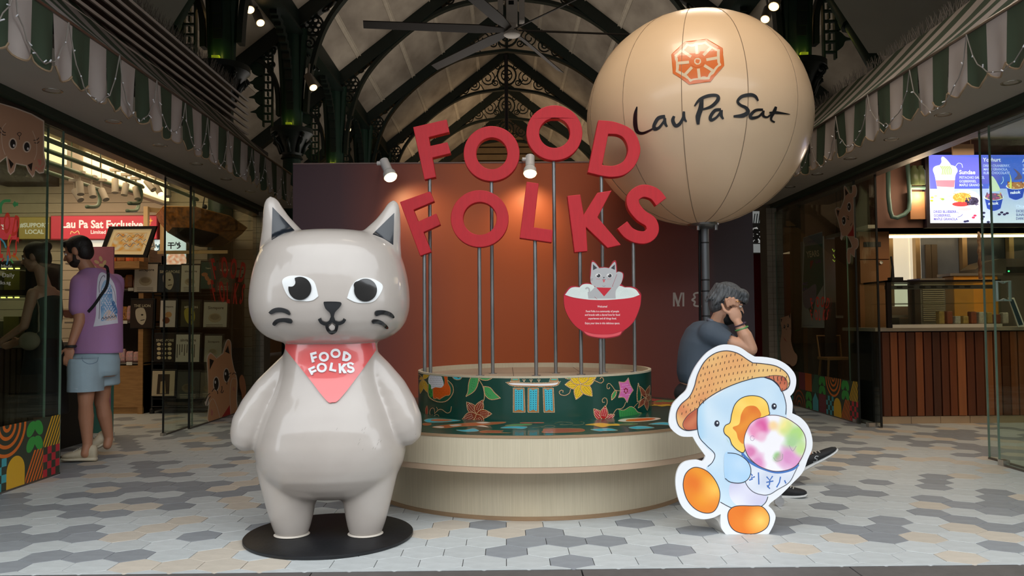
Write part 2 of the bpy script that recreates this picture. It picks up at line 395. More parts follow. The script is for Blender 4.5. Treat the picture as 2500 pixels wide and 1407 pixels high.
# recessed downlights
def downlight(x, y, lab):
    t = thing('downlight', lab, 'light', (x, y, HEAD+.02), 'recessed soffit downlights')
    MB().lathe([(.045, -.001), (.062, -.004), (.064, .001), (.045, .01), (.040, .03)], (x, y, HEAD+.02), 20).obj('rim', M('chrome_rim', (200, 195, 188), .25, .9), t, True)
    MB().lathe([(.0001, .004), (.041, .004)], (x, y, HEAD+.02), 16).obj('lens', M('lamp_lens', (255, 220, 170), .4, emit=.5), t)
for s, x, nm in ((-1, -3.03, 'left'), (1, 3.405, 'right')):
    words = ['nearest', 'second', 'third', 'fourth', 'fifth', 'farthest']
    for i in range(6): downlight(x, 5.38+s*-.03+i*.845, f'round recessed downlight in the {nm} shop soffit, {words[i]} of the six along the glass')

# street side: unseen lintel added to shade the hall; block opposite hides low sky
struct('wall_sky_blocker', MB().box(-12, 12, 2.7, 3.2, 4.4, 11), M('sky_blocker_grey', (150, 142, 130), .8))
struct('wall_street_block', MB().box(-40, 40, -24, -16, -.1, 9), M('street_facade', (120, 116, 110), .8, var=.2, scale=.6))
# ================================================================ round stage
SX, SY = .17, 5.60
WOOD = M('pale_laminate', (203, 191, 166), .45, var=.045, scale=5, stretch=(60, 60, .8), rgb2=(190, 178, 152)); PLY = M('plywood_edge', (150, 122, 92), .6, var=.15, scale=12, stretch=(1, 1, 30))
def arc(r, cy=SY, cut=6.6, n=96, cx=SX):
    out = []
    for k in range(n):
        a = 2*PI*k/n; out.append((cx+r*math.cos(a), min(cy+r*math.sin(a), cut)))
    return out
stage = thing('round_stage', 'pale wood two-step round stage carrying the red letters on poles', 'stage', (SX, SY, 0))
def disc(name, r, z0, z1, mat, cy=SY, bevel=0, par=None, cut=6.6):
    mb = MB(); L = arc(r, cy, cut); mb.rings([[(x, y, z) for x, y in L] for z in (z0, z1)]); return mb.obj(name, mat, par or stage, 'auto', bevel=bevel)
disc('plinth', 1.065, .022, .31, WOOD); disc('plinth_foot', 1.072, 0, .022, PLY)
disc('step_board', 1.285, .300, .332, M('step_underside', (190, 165, 140), .6)); disc('step', 1.287, .332, .485, WOOD)
disc('step_edge', 1.290, .485, .4995, PLY)
GREEN = M('batik_green', (8, 62, 52), .3, coat=.4, var=.1, scale=2, rgb2=(12, 70, 58))
disc('step_top_sheet', 1.283, .4995, .5012, GREEN)
DY, DR, DZ = 5.72, .812, .772
mb = MB(); L0 = [(SX+.03+DR*math.cos(2*PI*k/96), DY+DR*math.sin(2*PI*k/96)) for k in range(96)]; L1 = [(SX+.03+(DR-.02)*math.cos(2*PI*k/96), DY+(DR-.02)*math.sin(2*PI*k/96)) for k in range(96)]
mb.rings([[(x, y, z) for x, y in L] for L, z in ((L0, .501), (L0, DZ-.012))], False); mb.obj('drum_side', GREEN, stage, 'auto')
mb = MB(); mb.rings([[(x, y, z) for x, y in L] for L, z in ((L0, DZ-.012), (L0, DZ), (L1, DZ), (L1, DZ-.035))], False); mb.obj('drum_rim', WOOD, stage, 'auto')
mb = MB(); mb.add([(x, y, DZ-.034) for x, y in L1], [tuple(range(96))]); mb.obj('drum_top', M('drum_top_board', (176, 158, 136), .6, var=.07, scale=5, stretch=(1, 8, 1)), stage)
mb = MB()
for x0 in (-.12, .36): mb.box(SX+x0, SX+x0+.004, DY-.75, DY+.75, DZ-.0345, DZ-.0335)
mb.box(SX-.72, SX+.75, DY+.05, DY+.054, DZ-.0345, DZ-.0335); mb.obj('board_joint', M('joint', (90, 76, 62), .9), stage)
DCX = SX+.03
def mapdrum(x, y, l):
    d = ray(x, y); R_ = DR+(l-1)*.006+.0005; a = d.x*d.x+d.y*d.y; b = -2*(d.x*DCX+d.y*DY); c = DCX*DCX+DY*DY-R_*R_
    D = b*b-4*a*c
    t = (-b-math.sqrt(D))/(2*a) if D > 0 else -b/(2*a)
    p = CO+d*t; v = Vector((p.x-DCX, p.y-DY)).normalized()*R_; return Vector((DCX+v.x, DY+v.y, max(.5015, min(p.z, DZ-.013))))
WD = (235, 225, 190); BR = (150, 85, 30)
def dotted(A, path, w=5, step=6.5, r=1.7, sc=1, line=(172, 110, 50)):
    A.stroke(path, w*sc, line); A.dots(path, step*sc, r*sc, WD)
def rs(): A.L = 1
def petal(cx, cy, ang, L, W):
    return [(cx+t*L*math.cos(ang)-s*W*math.sin(PI*t**.8)*math.sin(ang)*.5, cy+t*L*math.sin(ang)+s*W*math.sin(PI*t**.8)*math.cos(ang)*.5) for s, ts in ((1, [i/10 for i in range(11)]), (-1, [1-i/10 for i in range(1, 10)])) for t in ts]
A = Art(mapdrum, crop(1000, 880, 7.034))
K = 7.0
def flower(A, cx, cy, angs, L, W, col, dcol, dot=7, k=1):
    A.L = 1
    for a in angs:
        p = petal(cx, cy, a, L, W); A.poly(p, col, sp=L/5); 
        for i in range(3, 9):
            t = i/10
            for s in (-.25, 0, .25): A.raw(ell(cx+t*L*math.cos(a)-s*W*math.sin(PI*t)*math.sin(a), cy+t*L*math.sin(a)+s*W*math.sin(PI*t)*math.cos(a), dot, dot, 6), [tuple(range(6))], dcol, A.L+.01)
        A.stroke(p+[p[0]], 14*k, (172, 110, 50)); A.dots(p+[p[0]], 26*k, 7*k, WD)
YEL = (236, 190, 40); GRN = (70, 160, 90); ORG = (222, 92, 20); TEA = (60, 185, 205)
# left crop
flower(A, 225, 330, [-2.6, -.9, 1.75, 1.2], 250, 90, (214, 170, 20), (120, 90, 10), 4, .6)
for p, c in (([(330,270),(310,420),(330,620),(480,705),(640,690),(740,560),(735,430),(640,330),(600,280),(480,262)], (14, 84, 62)), ([(315,420),(350,400),(390,500),(400,600),(350,640),(318,560)], (40, 150, 60))): A.poly(cr(p), c, sp=50)
A.poly(cr([(400,470),(500,455),(590,420),(600,330),(585,270),(640,272),(650,370),(700,470),(690,590),(620,615),(560,650),(505,670),(450,655),(410,640)]), ORG, sp=50)
A.poly(cr([(345,262),(320,340),(330,400),(365,430),(375,495),(440,465),(540,470),(585,420),(570,340),(540,272),(440,258)]), (225, 225, 232), sp=50)
for i in range(48): 
    x = 350+(i % 8)*28+(i//8 % 2)*12; y = 285+(i//8)*32
    A.raw(ell(x, y, 5, 5, 6), [tuple(range(6))], (30, 40, 60), A.L+.02)
A.L += .04
for i in range(36):
    x = 425+(i % 9)*30; y = 500+(i//9)*36+(i % 2)*9
    A.raw(ell(x, y, 4, 4, 6), [tuple(range(6))], (90, 40, 10), A.L+.02)
dotted(A, cr([(320,420),(330,620),(480,712),(640,695),(745,560),(735,430),(645,335)], False), 16, 26, 7)
dotted(A, cr([(400,480),(405,640),(440,665),(470,640),(510,672),(560,640),(610,612),(690,590),(700,480),(655,380),(650,280)], False), 9, 24, 5)
A.L = 1
A.poly([(735,278),(905,281),(870,325),(820,335),(765,318)], TEA); dotted(A, cr([(730,280),(765,320),(820,336),(870,326),(905,282)], False), 12, 24, 6)
def leaf(pts, c, sp=40): A.L = 1; A.poly(cr(pts), c, sp=sp); dotted(A, cr(pts)+[cr(pts)[0]], 15, 26, 7)
leaf([(1060,290),(1015,400),(1000,540),(965,625,1),(1100,540),(1165,430),(1180,290)], GRN); leaf([(1165,288,1),(1240,335),(1340,342),(1440,292,1)], GRN)
leaf([(1275,450,1),(1300,600),(1400,675),(1560,650,1),(1460,560),(1380,470)], GRN)
for pts in ([(1085,330),(1110,330)], [(1080,360),(1112,362)], [(1075,400),(1105,410)], [(1070,440),(1100,450)], [(1060,480),(1085,500)], [(1315,550),(1340,575)], [(1360,600),(1385,610)]):
    for x, y in pts: A.raw(ell(x, y, 5, 7, 6), [tuple(range(6))], (10, 70, 50), A.L+.02)
dotted(A, cr([(1190,330),(1250,430),(1280,540),(1285,640),(1268,700)], False), 15, 26, 7)
flower(A, 1145, 925, [-2.25, -1.15, -.02, 1.1, 2.75], 265, 150, (138, 52, 20), (225, 215, 190))
dotted(A, cr([(430,915),(500,850),(560,850),(640,905),(700,880),(718,795)], False), 12, 24, 6); dotted(A, cr([(430,915),(420,830),(370,830),(345,900),(370,965),(390,930)], False), 10, 22, 5)
dotted(A, cr([(480,870),(475,830),(460,805)], False), 8, 22, 5); dotted(A, cr([(400,985),(440,940),(490,940),(515,1000)], False), 10, 22, 5)
A.L = 1
A.poly(cr([(290,785),(270,850),(285,950),(305,950),(312,860),(308,790)]), (170, 30, 25)); dotted(A, cr([(300,785),(270,850),(285,950),(305,950),(312,860),(300,785)], False), 6, 22, 4)
A.L = 1
# towers
for x0, x1, xb0, xb1 in ((1780,1968,1778,1985), (2032,2215,2030,2215), (2290,2470,2305,2490)):
    q = [(x0,478),(x1,478),(xb1,895),(xb0,895)]; A.poly(q, (172, 110, 50), sp=60); A.poly([(x0+24,496),(x1-20,496),(xb1-28,872),(xb0+26,872)], TEA, sp=60)
    A.dots(q+[q[0]], 24, 7, WD)
    for i in range(9):
        for j in range(3): A.raw(ell(x0+50+j*44+(xb0-x0)*i/9, 535+i*38, 9, 9, 6), [tuple(range(6))], (12, 60, 90), A.L+.02)
    dotted(A, [(x0+22,455),(x1-20,455)], 8, 300, 4)
A.L = 1
hull = cr([(1655,380,1),(1740,372),(2000,385),(2250,386),(2480,378),(2590,365,1),(2540,430),(2440,450),(2250,456),(1900,450),(1740,435)])
A.poly(hull, (172, 110, 50), sp=60); A.poly(cr([(1690,395,1),(1800,390),(2100,402),(2400,398),(2560,382,1),(2500,425),(2300,438),(1900,432),(1750,420)]), (240, 235, 235), sp=60); A.dots(hull+[hull[0]], 26, 7, WD)
for x in (1815, 2480): A.poly([(x-55,308),(x+55,308),(x+75,372),(x-80,372)], (172, 110, 50)); A.poly([(x-45,318),(x+45,318),(x+55,345),(x-55,345)], (90, 170, 150)); A.dots([(x-60,308),(x+60,308),(x+80,365),(x-85,365),(x-60,308)], 22, 6, WD)
for x in (1965, 2085, 2220):
    for a in (-2.4, -1.57, -.75): dotted(A, [(x, 372), (x+40*math.cos(a), 352+40*math.sin(a))], 7, 20, 6)
# right crop
A.tx = crop(1300, 880, 6.579)
flower(A, 785, 380, [3.10, 1.9, .85, -.45, -2.35, -1.25], 265, 160, YEL, (120, 130, 30))
dotted(A, cr([(975,310),(1040,345),(1100,365),(1140,330),(1130,285),(1100,280),(1085,305)], False), 13, 24, 6)
dotted(A, cr([(610,470),(590,530),(520,565),(450,550),(430,510),(460,482),(490,490),(488,515)], False), 13, 24, 6)
leaf([(490,268,1),(570,300),(665,298,1),(640,268)], GRN)
A.L = 1
star = [(1540,285,1),(1570,390),(1620,480,1),(1560,570),(1520,680,1),(1470,600),(1380,600,1),(1410,480),(1385,345,1),(1480,350)]
A.poly(cr(star), (220, 110, 180), sp=45); dotted(A, cr(star)+[cr(star)[0]], 12, 22, 6)
for i in range(44):
    x = 1400+(i*47) % 180; y = 370+(i*31) % 250
    if inside(x, y, [cr(star)]): A.raw(ell(x, y, 5, 5, 6), [tuple(range(6))], (250, 220, 245), A.L+.02)
A.L += .03
A.poly([(1500+r*math.cos(k*PI/6), 490+r*1.35*math.sin(k*PI/6)) for k in range(12) for r in ((42 if k % 2 else 26),)], (150, 20, 40)); A.poly(ell(1500, 490, 18, 24), (225, 120, 190))
dotted(A, cr([(1400,490),(1330,480),(1290,430),(1240,375),(1200,390),(1200,450),(1235,455),(1238,430)], False), 11, 23, 6)
leaf([(1320,490,1),(1275,560),(1272,640,1),(1330,580),(1350,500)], GRN)
dotted(A, cr([(1495,680),(1470,740),(1430,775),(1350,790),(1300,860)], False), 11, 23, 6)
flower(A, 1130, 960, [-2.25, -1.4], 235, 130, (190, 20, 25), (245, 210, 200)); flower(A, 1165, 965, [-.55], 180, 110, (190, 20, 25), (245, 210, 200))
A.L = 1
A.poly(cr([(880,970),(920,955),(960,955),(980,985),(900,985)]), (200, 90, 60))
dotted(A, cr([(1180,735),(1200,680),(1190,620),(1150,605),(1120,640),(1130,675),(1155,675)], False), 12, 23, 6)
A.L = 1
gl = [(1385,790,1),(1470,800),(1570,745),(1640,770),(1690,830),(1760,850,1),(1770,880),(1400,940,1)]
A.poly(cr(gl), (62, 150, 78), sp=45); dotted(A, cr(gl[:6], False), 10, 24, 6)
for i in range(5):
    for j in range(9): A.raw(ell(1430+j*36, 830+i*24+(j % 2)*10, 4, 6, 6), [tuple(range(6))], (10, 60, 40), A.L+.01) if inside(1430+j*36, 830+i*24+(j % 2)*10, [cr(gl)]) else 0
dotted(A, cr([(1625,760),(1690,690),(1770,650)], False), 9, 24, 5)
leaf([(1700,370,1),(1745,530),(1735,640),(1685,665,1),(1680,530)], (14, 90, 60)); flower(A, 1820, 600, [-1.25, -2.05, 1.45, 2.2], 210, 70, (120, 40, 20), (210, 150, 110), 5, .7); flower(A, 1825, 600, [-.3, .3], 90, 90, (120, 40, 20), (210, 150, 110), 4, .6)
PRINT = MC('gloss_print', .3, coat=.4)
A.obj('batik_print', PRINT, stage)
# print lying on the step top
A = Art(lambda x, y, l: Vector((x, y, .5015+l*.0004)), lambda x, y: (x, y))
def gnd(ox, oy, sc): return lambda x, y: tuple(onZ(ox+x/sc, oy+y/sc, .5013)[:2])
def gl_(pts): return pts
A.tx = gnd(1000, 880, 7.034)
for pts, c in (([(250,1030),(420,1000),(880,1035),(600,1065),(330,1070)], TEA), ([(360,1030),(480,1012),(730,1030),(600,1050),(420,1048)], (200, 110, 70)), ([(400,1145),(900,1085),(1620,1060),(1500,1100),(900,1140),(560,1168)], (186, 96, 50)), ([(400,1145),(520,1135),(600,1150),(520,1165)], (225, 215, 205)), ([(680,1118),(800,1103),(900,1115),(760,1138)], (225, 215, 205)), ([(1140,1072),(1280,1058),(1390,1075),(1250,1090)], (225, 215, 205)), ([(1150,1130),(1260,1120),(1360,1152),(1260,1145)], (225, 215, 205)), ([(800,1200),(960,1195),(1100,1172),(1190,1215),(1050,1232),(900,1225)], TEA), ([(1200,1230),(1320,1208),(1600,1212),(1560,1240),(1740,1250),(1300,1250)], (170, 80, 50)), ([(1560,1168),(1700,1135),(2010,1142),(1960,1180),(1800,1175)], TEA), ([(1640,1125),(1800,1100),(2090,1095),(2040,1118),(1850,1125)], GRN), ([(235,1085),(370,1090),(340,1118),(240,1118)], (170, 80, 50)), ([(1915,1072),(2090,1070),(2090,1082),(1915,1082)], (200, 50, 70)), ([(2125,1070),(2290,1070),(2290,1082),(2125,1082)], (200, 50, 70))):
    A.poly(cr(pts), c); A.stroke(cr(pts)+[cr(pts)[0]], 4, (190, 150, 90))
A.tx = gnd(1300, 880, 6.579)
for pts, c in (([(845,1040),(1000,1015),(1120,1010),(1250,1025),(1370,1022),(1400,1050),(1250,1055),(1120,1078),(980,1050)], YEL), ([(175,1125),(230,1100),(760,1100),(785,1150),(200,1170)], (165, 75, 45)), ([(930,1115),(1060,1100),(1230,1095),(1370,1130),(1170,1140),(1070,1145)], TEA), ([(1540,1085),(1640,1062),(1790,1058),(1960,1085),(1800,1105),(1650,1108)], TEA), ([(1860,1032),(2030,1000),(2200,1005),(2200,1045),(2100,1040)], TEA), ([(1380,980),(1480,940),(1900,922),(2060,940),(1900,975),(1600,995)], (225, 215, 205)), ([(1500,975),(1560,948),(1850,932),(1980,942),(1850,968),(1600,985)], ORG), ([(1400,1040),(1500,1025),(1690,1020),(1600,1045)], (30, 110, 70)), ([(2080,680),(2200,660),(2360,670),(2250,690)], (150, 80, 60))):
    A.poly(cr(pts), c); A.stroke(cr(pts)+[cr(pts)[0]], 4, (190, 150, 90))
for pts in ([(0,1085),(160,1070),(230,1048),(360,1060),(300,1090),(140,1080)], [(355,1020),(450,995),(640,1010),(600,1035),(440,1040),(500,1018)], [(640,1045),(780,1040),(830,1010),(770,985)]): A.stroke(cr(pts, False), 5, (150, 150, 110))
A.tx = lambda x, y: (x, y); rb_ = random.Random(12)
for k in range(26):
    a = -PI*.02+k*PI*1.02/26*1.0 if k < 13 else PI+.05+(k-13)*.045; r = 1.05+rb_.uniform(-.1, .12); px_, py_ = SX+r*math.cos(a), SY+r*math.sin(a)
    if py_ > 6.5 or (py_ < 5.2): continue
    c = [TEA, ORG, YEL, (170, 80, 50), GRN, (200, 50, 70)][k % 6]; w_ = rb_.uniform(.05, .09)
    for j in range(5): q_ = petal(px_, py_, j*2*PI/5+k, w_*1.5, w_); A.poly(q_, c); A.stroke(q_+[q_[0]], .006, (190, 150, 90))
o = A.obj('step_print', PRINT, stage); o['kind'] = 'stuff'
# ================================================================ red letters on poles
RED = M('red_sign_paint', (196, 24, 40), .55, var=.07, scale=9, stretch=(6, 1, 1), bump=.06, bscale=30)
STEEL = M('galvanised_steel', (150, 152, 154), .38, .85, var=.22, scale=20, stretch=(1, 1, .3))
LC = crop(960, 240, 2.132)
def letter(nm, lab, loops, Y, polex, botpx, bot=DZ-.034):
    loops = [[LC(*p[:2]) for p in l] for l in loops]; cx = polex
    base = onY(polex, 900, Y); t = thing('sign_letter', lab, 'letter', (base.x, Y, bot), 'red letters of the sign')
    yf = Y-.0375
    f0 = lambda x, y: onY(x, y, yf)
    f1 = lambda x, y: onY(x, y, yf)+Vector((0, .075, 0))
    mb = MB().prism(loops, f0, f1); mb.obj('letter_face', RED, t, bevel=.004)
    top = onY(*botpx, yf); MB().tube([(base.x, Y, bot), (base.x, Y, top.z+.03)], .0128, 12).obj('pole', STEEL, t, 'auto')
    MB().lathe([(.03, 0), (.03, .004), (.014, .006)], (base.x, Y, bot), 16, True).obj('pole_flange', STEEL, t)
C_ = (0, 1)
E8 = lambda cx, cy, rx, ry: ell(cx, cy, rx, ry, 56)
letter('F', 'red letter F at the left end of the upper row', [[(103,150),(278,110),(292,176),(186,203),(192,248),(282,228),(300,286),(204,310),(222,410),(162,424)]], 5.80, 1051, (1050, 435))
letter('O', 'first red letter O of the upper row, beside the F', [E8(512,288,146,144), E8(513,287,81,82)[::-1]], 5.73, 1203, (1201, 440))
letter('O', 'highest red letter O at the top of the upper row', [E8(839,180,146,144), E8(840,181,80,77)[::-1]], 5.71, 1357, (1354, 392))
letter('D', 'red letter D overlapping the cream balloon', [cr([(1068,113,1),(1160,124),(1250,170),(1287,262),(1262,345),(1210,395),(1150,410),(1090,405),(1012,386,1)], True, 5), cr([(1120,186,1),(1088,348,1),(1150,350),(1200,325),(1222,270),(1205,215),(1170,190)], True, 5)], 5.76, 1474, (1474, 430))
letter('F', 'red letter F at the left end of the lower row', [[(34,540),(192,484),(214,536),(106,582),(130,642),(224,600),(246,658),(158,698),(198,800),(140,822)]], 5.68, 1037, (1037, 622))
letter('O', 'red letter O of the lower row', [E8(450,627,151,149), E8(451,626,87,85)[::-1]], 5.53, 1172, (1172, 605))
letter('L', 'red letter L of the lower row', [[(694,434),(758,443),(732,672),(831,686),(826,752),(658,728)]], 5.47, 1309, (1306, 590))
letter('K', 'red letter K of the lower row', [[(906,508),(974,501),(992,606),(1062,492),(1138,480),(1064,620),(1186,764),(1116,780),(1004,672),(1012,797),(944,803)]], 5.55, 1419, (1416, 612))
letter('S', 'red letter S at the right end of the lower row', [stroke_loop(cr([(1396,540),(1360,498),(1300,482),(1252,512),(1252,560),(1290,610),(1340,645),(1350,690),(1320,722),(1270,722),(1225,700),(1192,660)], False, 6), 66)], 5.77, 1550, (1547, 592))
# ---------------------------------------------------------------- bowl sign
bt = thing('bowl_sign', 'round-bottomed red bowl sign with a grey cat and welcome text', 'sign', tuple(onY(1467, 900, 5.46)[:2])+(DZ-.034,))
BS = 5.43
o1 = cr([(100,640,1),(190,520),(260,500),(345,515,1),(400,465),(470,450),(520,462,1),(515,300),(540,115),(590,120),(660,210,1),(740,203),(815,215,1),(880,110),(925,120),(940,290,1),(985,275),(1035,300),(1040,370),(1000,470,1),(1060,515,1),(1160,510),(1250,545),(1316,630,1),(1300,820),(1200,1060),(1040,1210),(960,1290),(730,1325),(500,1290),(390,1210),(230,1070),(120,850)], True, 5)
bc = crop(1360, 620, 6.395); l1 = [bc(*p) for p in o1]
MB().prism([l1], lambda x, y: onY(x, y, BS), lambda x, y: onY(x, y, BS)+Vector((0, .02, 0))).obj('sign_board', M('sign_red_edge', (150, 20, 40), .5), bt)
A = Art(planeY(BS), bc)
rd = (205, 32, 52); A.poly([(p[0]*.985+10, p[1]*.985+10) for p in o1], (178, 26, 50))
A.poly(cr([(125,640,1),(200,545),(270,520),(350,525,1),(400,480),(480,470),(560,490),(640,560),(850,560),(960,500),(1060,525,1),(1150,528),(1230,560),(1290,640,1),(1100,700),(700,730),(300,690)]), (228, 240, 238))
for i in range(4):
    for cx, cy in ((250, 650), (470, 600), (1100, 660), (990, 600)): A.stroke(ell(cx, cy, 110-i*24, 90-i*20, 14, 0, PI, 2*PI), 3, (205, 222, 220))
A.poly(cr([(490,700,1),(480,600),(520,590),(600,510,1),(870,510,1),(925,300),(1000,290),(1028,340),(1000,460),(920,570),(915,700,1)]), (186, 188, 192)); A.stroke(cr([(505,600),(500,550),(470,530),(445,550)], False), 24, (186, 188, 192))
A.poly(cr([(520,400),(530,300),(540,150),(560,128),(600,150),(660,225,1),(740,215),(810,225,1),(880,140),(905,130),(918,180),(925,340),(905,440),(860,510),(730,535),(600,510),(540,470)]), (188, 190, 194))
A.poly([(560,160),(562,255),(628,222)], (58, 58, 66)); A.poly([(902,165),(902,250),(840,224)], (58, 58, 66))
for x in (645, 820): A.poly(ell(x, 340, 44, 34), (240, 240, 240)); A.poly(ell(x+2, 342, 30, 28), (50, 52, 60)); A.poly(ell(x-14, 328, 10, 10), (240, 240, 240)); A.stroke(ell(x, 368, 34, 16, 10, 0, PI*1.1, PI*1.9), 5, (60, 60, 66)); [A.stroke([(x-30+k*20, 402), (x-18+k*20, 384)], 4, (200, 60, 80)) for k in range(3)]
A.poly([(714,364),(748,364),(731,385)], (60, 60, 66)); A.stroke(cr([(705,395),(718,410),(731,395),(745,410),(760,395)], False), 5, (60, 60, 66)); A.poly(cr([(716,405),(746,405),(740,440),(731,446),(722,440)]), (215, 100, 110)); A.stroke(cr([(708,498),(730,508),(756,498)], False), 4, (90, 90, 96))
A.poly([(612,525),(850,532),(735,665)], rd); A.stroke([(862,510),(935,320)], 5, (170, 40, 60)); A.stroke([(585,672),(625,708)], 5, (170, 40, 60)); A.stroke([(520,395),(560,388)], 4, (80, 80, 80)); A.stroke([(520,415),(560,408)], 4, (80, 80, 80))
bw = cr([(105,650,1),(300,700),(700,722),(1100,695),(1310,645,1),(1290,830),(1190,1060),(1020,1200),(730,1262),(400,1200),(230,1060),(125,860)])
A.poly(bw, rd); A.poly(cr([(415,1210,1),(560,1250),(730,1262),(880,1250),(1010,1210,1),(960,1270),(730,1308),(500,1275)]), (232, 90, 100))
for tx, y, s in (('Welcome!', 838, 46), ('Food Folks is a community of people', 912, 43.5), ('and brands with a shared love for food', 967, 43.5), ('experiences and all things food.', 1024, 43.5), ('Enjoy your time in this delicious space.', 1098, 43.5)):
    A.text(tx, 708, y, s, (245, 235, 235), .0, .012, 'CENTER', .80)
A.obj('sign_print', MC('satin_print', .5), bt)
bp = onY(1467, 900, 5.46); MB().tube([(bp.x, 5.46, DZ-.034), (bp.x, 5.46, 1.35)], .0128, 12).obj('pole', STEEL, bt, 'auto')
MB().lathe([(.03, 0), (.03, .004), (.014, .006)], (bp.x, 5.46, DZ-.034), 16, True).obj('pole_flange', STEEL, bt)
# ================================================================ backdrop wall
WY = 7.55
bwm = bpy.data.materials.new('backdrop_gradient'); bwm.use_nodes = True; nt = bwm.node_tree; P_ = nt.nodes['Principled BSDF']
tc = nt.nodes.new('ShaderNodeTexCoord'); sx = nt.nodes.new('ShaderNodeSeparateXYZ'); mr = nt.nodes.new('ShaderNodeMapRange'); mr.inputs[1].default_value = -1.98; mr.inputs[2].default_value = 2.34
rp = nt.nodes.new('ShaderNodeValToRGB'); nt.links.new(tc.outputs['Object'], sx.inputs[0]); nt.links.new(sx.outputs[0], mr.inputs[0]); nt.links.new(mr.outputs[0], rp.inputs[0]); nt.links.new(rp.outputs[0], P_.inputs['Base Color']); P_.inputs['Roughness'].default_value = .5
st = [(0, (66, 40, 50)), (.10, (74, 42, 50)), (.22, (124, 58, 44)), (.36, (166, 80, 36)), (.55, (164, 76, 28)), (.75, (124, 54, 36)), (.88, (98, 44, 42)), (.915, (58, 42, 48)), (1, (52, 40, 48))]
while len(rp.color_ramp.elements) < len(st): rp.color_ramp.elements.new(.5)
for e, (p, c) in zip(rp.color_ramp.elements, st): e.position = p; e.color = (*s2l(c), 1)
wl = onY(715, 500, WY).x; wr = onY(1839, 600, WY).x; wt = onY(1300, 398, WY).z
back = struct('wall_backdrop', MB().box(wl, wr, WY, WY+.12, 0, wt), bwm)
sub(MB().box(wl, wr, WY-.004, WY+.124, wt, wt+.012).obj('wall_cap', M('wall_cap', (120, 96, 92), .5)), back)
A = Art(planeY(WY), crop(1600, 660, 2.07)); g = (178, 168, 160)
for x in (89, 137): A.poly([(x,113),(x+9,113),(x+9,183),(x,183)], g)
A.poly([(89,113),(101,113),(124,183),(112,183)], g); A.poly([(137,113),(128,113),(108,183),(117,183)], g)
A.stroke(cr([(262,116),(215,114),(195,122),(200,138),(186,150),(200,160),(196,176),(215,182),(270,181)], False), 9, g)
t = A.obj('wall_lettering', MC('satin_print', .5)); sub(t, back)
# ---------------------------------------------------------------- spot lamps clipped to the wall top
WL = M('white_lamp', (205, 205, 208), .4); BULB = M('lamp_bulb', (255, 225, 170), .5, emit=9)
def walllamp(px, lab, p0, p1, p2):
    a = onY(*p0, 7.30); b = onY(*p1, 7.24); c = onY(*p2, 7.22)
    t = thing('spot_lamp', lab, 'lamp', (a.x, 7.5, wt)); d = (c-a).normalized()
    MB().tube([a, b], .042, 20).obj('lamp_housing', WL, t, 'auto')
    e = b+d*.07; MB().tube([b, b+d*.02, e], [.042, .055, .062], 20).obj('reflector', WL, t, 'auto'); MB().ball(e+d*.004, (.056, .056, .03), 16, 8, d.to_track_quat('Z', 'Y').to_matrix()).obj('bulb', BULB, t, True)
    s = a+d*.03; MB().tube([s+Vector((-.03, 0, 0)), s+Vector((-.07, 0, 0))], .02, 12).obj('tilt_knob', WL, t, 'auto'); MB().tube([s+Vector((-.06, 0, 0)), (s.x-.06, WY-.02, wt+.03), (s.x-.06, WY+.05, wt+.03), (s.x-.06, WY+.13, wt-.05)], .012, 8).obj('bracket', WL, t)
walllamp(945, 'white spot lamp on the backdrop wall, left of the upper letter F', (937,393), (948,418), (952,432)); walllamp(1293, 'white spot lamp on the backdrop wall, below the highest letter O', (1294,383), (1294,408), (1294,425))
# ================================================================ balloon on a pole
BX, BY, BZ, BR_, BRZ = 1.568, 6.5, 2.728, .892, .858
bt = thing('pole_balloon', 'large round cream balloon with black script lettering on a steel pole', 'balloon', (BX, BY, 0))
SKIN = M('balloon_skin', (234, 202, 166), .32, var=.03, scale=3, coat=.25)
mb = MB(); n = 64; rg = []
for i in range(33):
    th = PI*i/32; th = min(max(th, .01), PI-.01)
    rg.append([(BX+BR_*math.sin(th)*math.cos(2*PI*k/n)*(1-.006*math.cos(4*2*PI*k/n*1+0)*0), BY+BR_*math.sin(th)*math.sin(2*PI*k/n), BZ-BRZ*math.cos(th)) for k in range(n)])
mb.rings(rg); mb.obj('envelope', SKIN, bt, True)
mb = MB()
for k in range(12):
    a = -PI/2+.17+k*PI/6; mb.tube([(BX+(BR_+.0005)*math.sin(th)*math.cos(a), BY+(BR_+.0005)*math.sin(th)*math.sin(a), BZ-(BRZ+.0005)*math.cos(th)) for th in [PI*i/40 for i in range(1, 40)]], .0026, 5)
mb.obj('seam', M('seam_stitch', (140, 118, 96), .8), bt)
def mapball(x, y, l):
    d = ray(x, y); R_ = BR_+.0012+(l-1)*.008; q = BR_/BRZ; o_ = CO-Vector((BX, BY, BZ)); o2 = Vector((o_.x, o_.y, o_.z*q)); d2 = Vector((d.x, d.y, d.z*q))
    a = d2.dot(d2); b = 2*o2.dot(d2); c = o2.dot(o2)-R_*R_; D = max(0, b*b-4*a*c); return CO+d*((-b-math.sqrt(D))/(2*a))
A = Art(mapball, crop(1420, 0, 2.4266)); OR = (222, 112, 48); CRM = (226, 202, 170)
oc = lambda c, k: [(c[0]+(p[0]-c[0])*k, c[1]+(p[1]-c[1])*k) for p in [(531,322),(612,245),(742,230),(836,285),(845,388),(764,484),(637,501),(540,434)]]
cc = (687, 363); A.poly(oc(cc, 1), OR, sp=14); A.poly(oc(cc, .885), CRM, sp=14); A.poly(oc(cc, .77), OR, sp=14)
for k, (x, y) in enumerate(oc(cc, .80)): 
    nx, ny = oc(cc, .80)[(k+1) % 8]; mx, my = (x+nx)/2, (y+ny)/2
    A.stroke([(cc[0]+(mx-cc[0])*t_, cc[1]+(my-cc[1])*t_) for t_ in (.42, .56, .7, .85, 1)], 17, CRM)
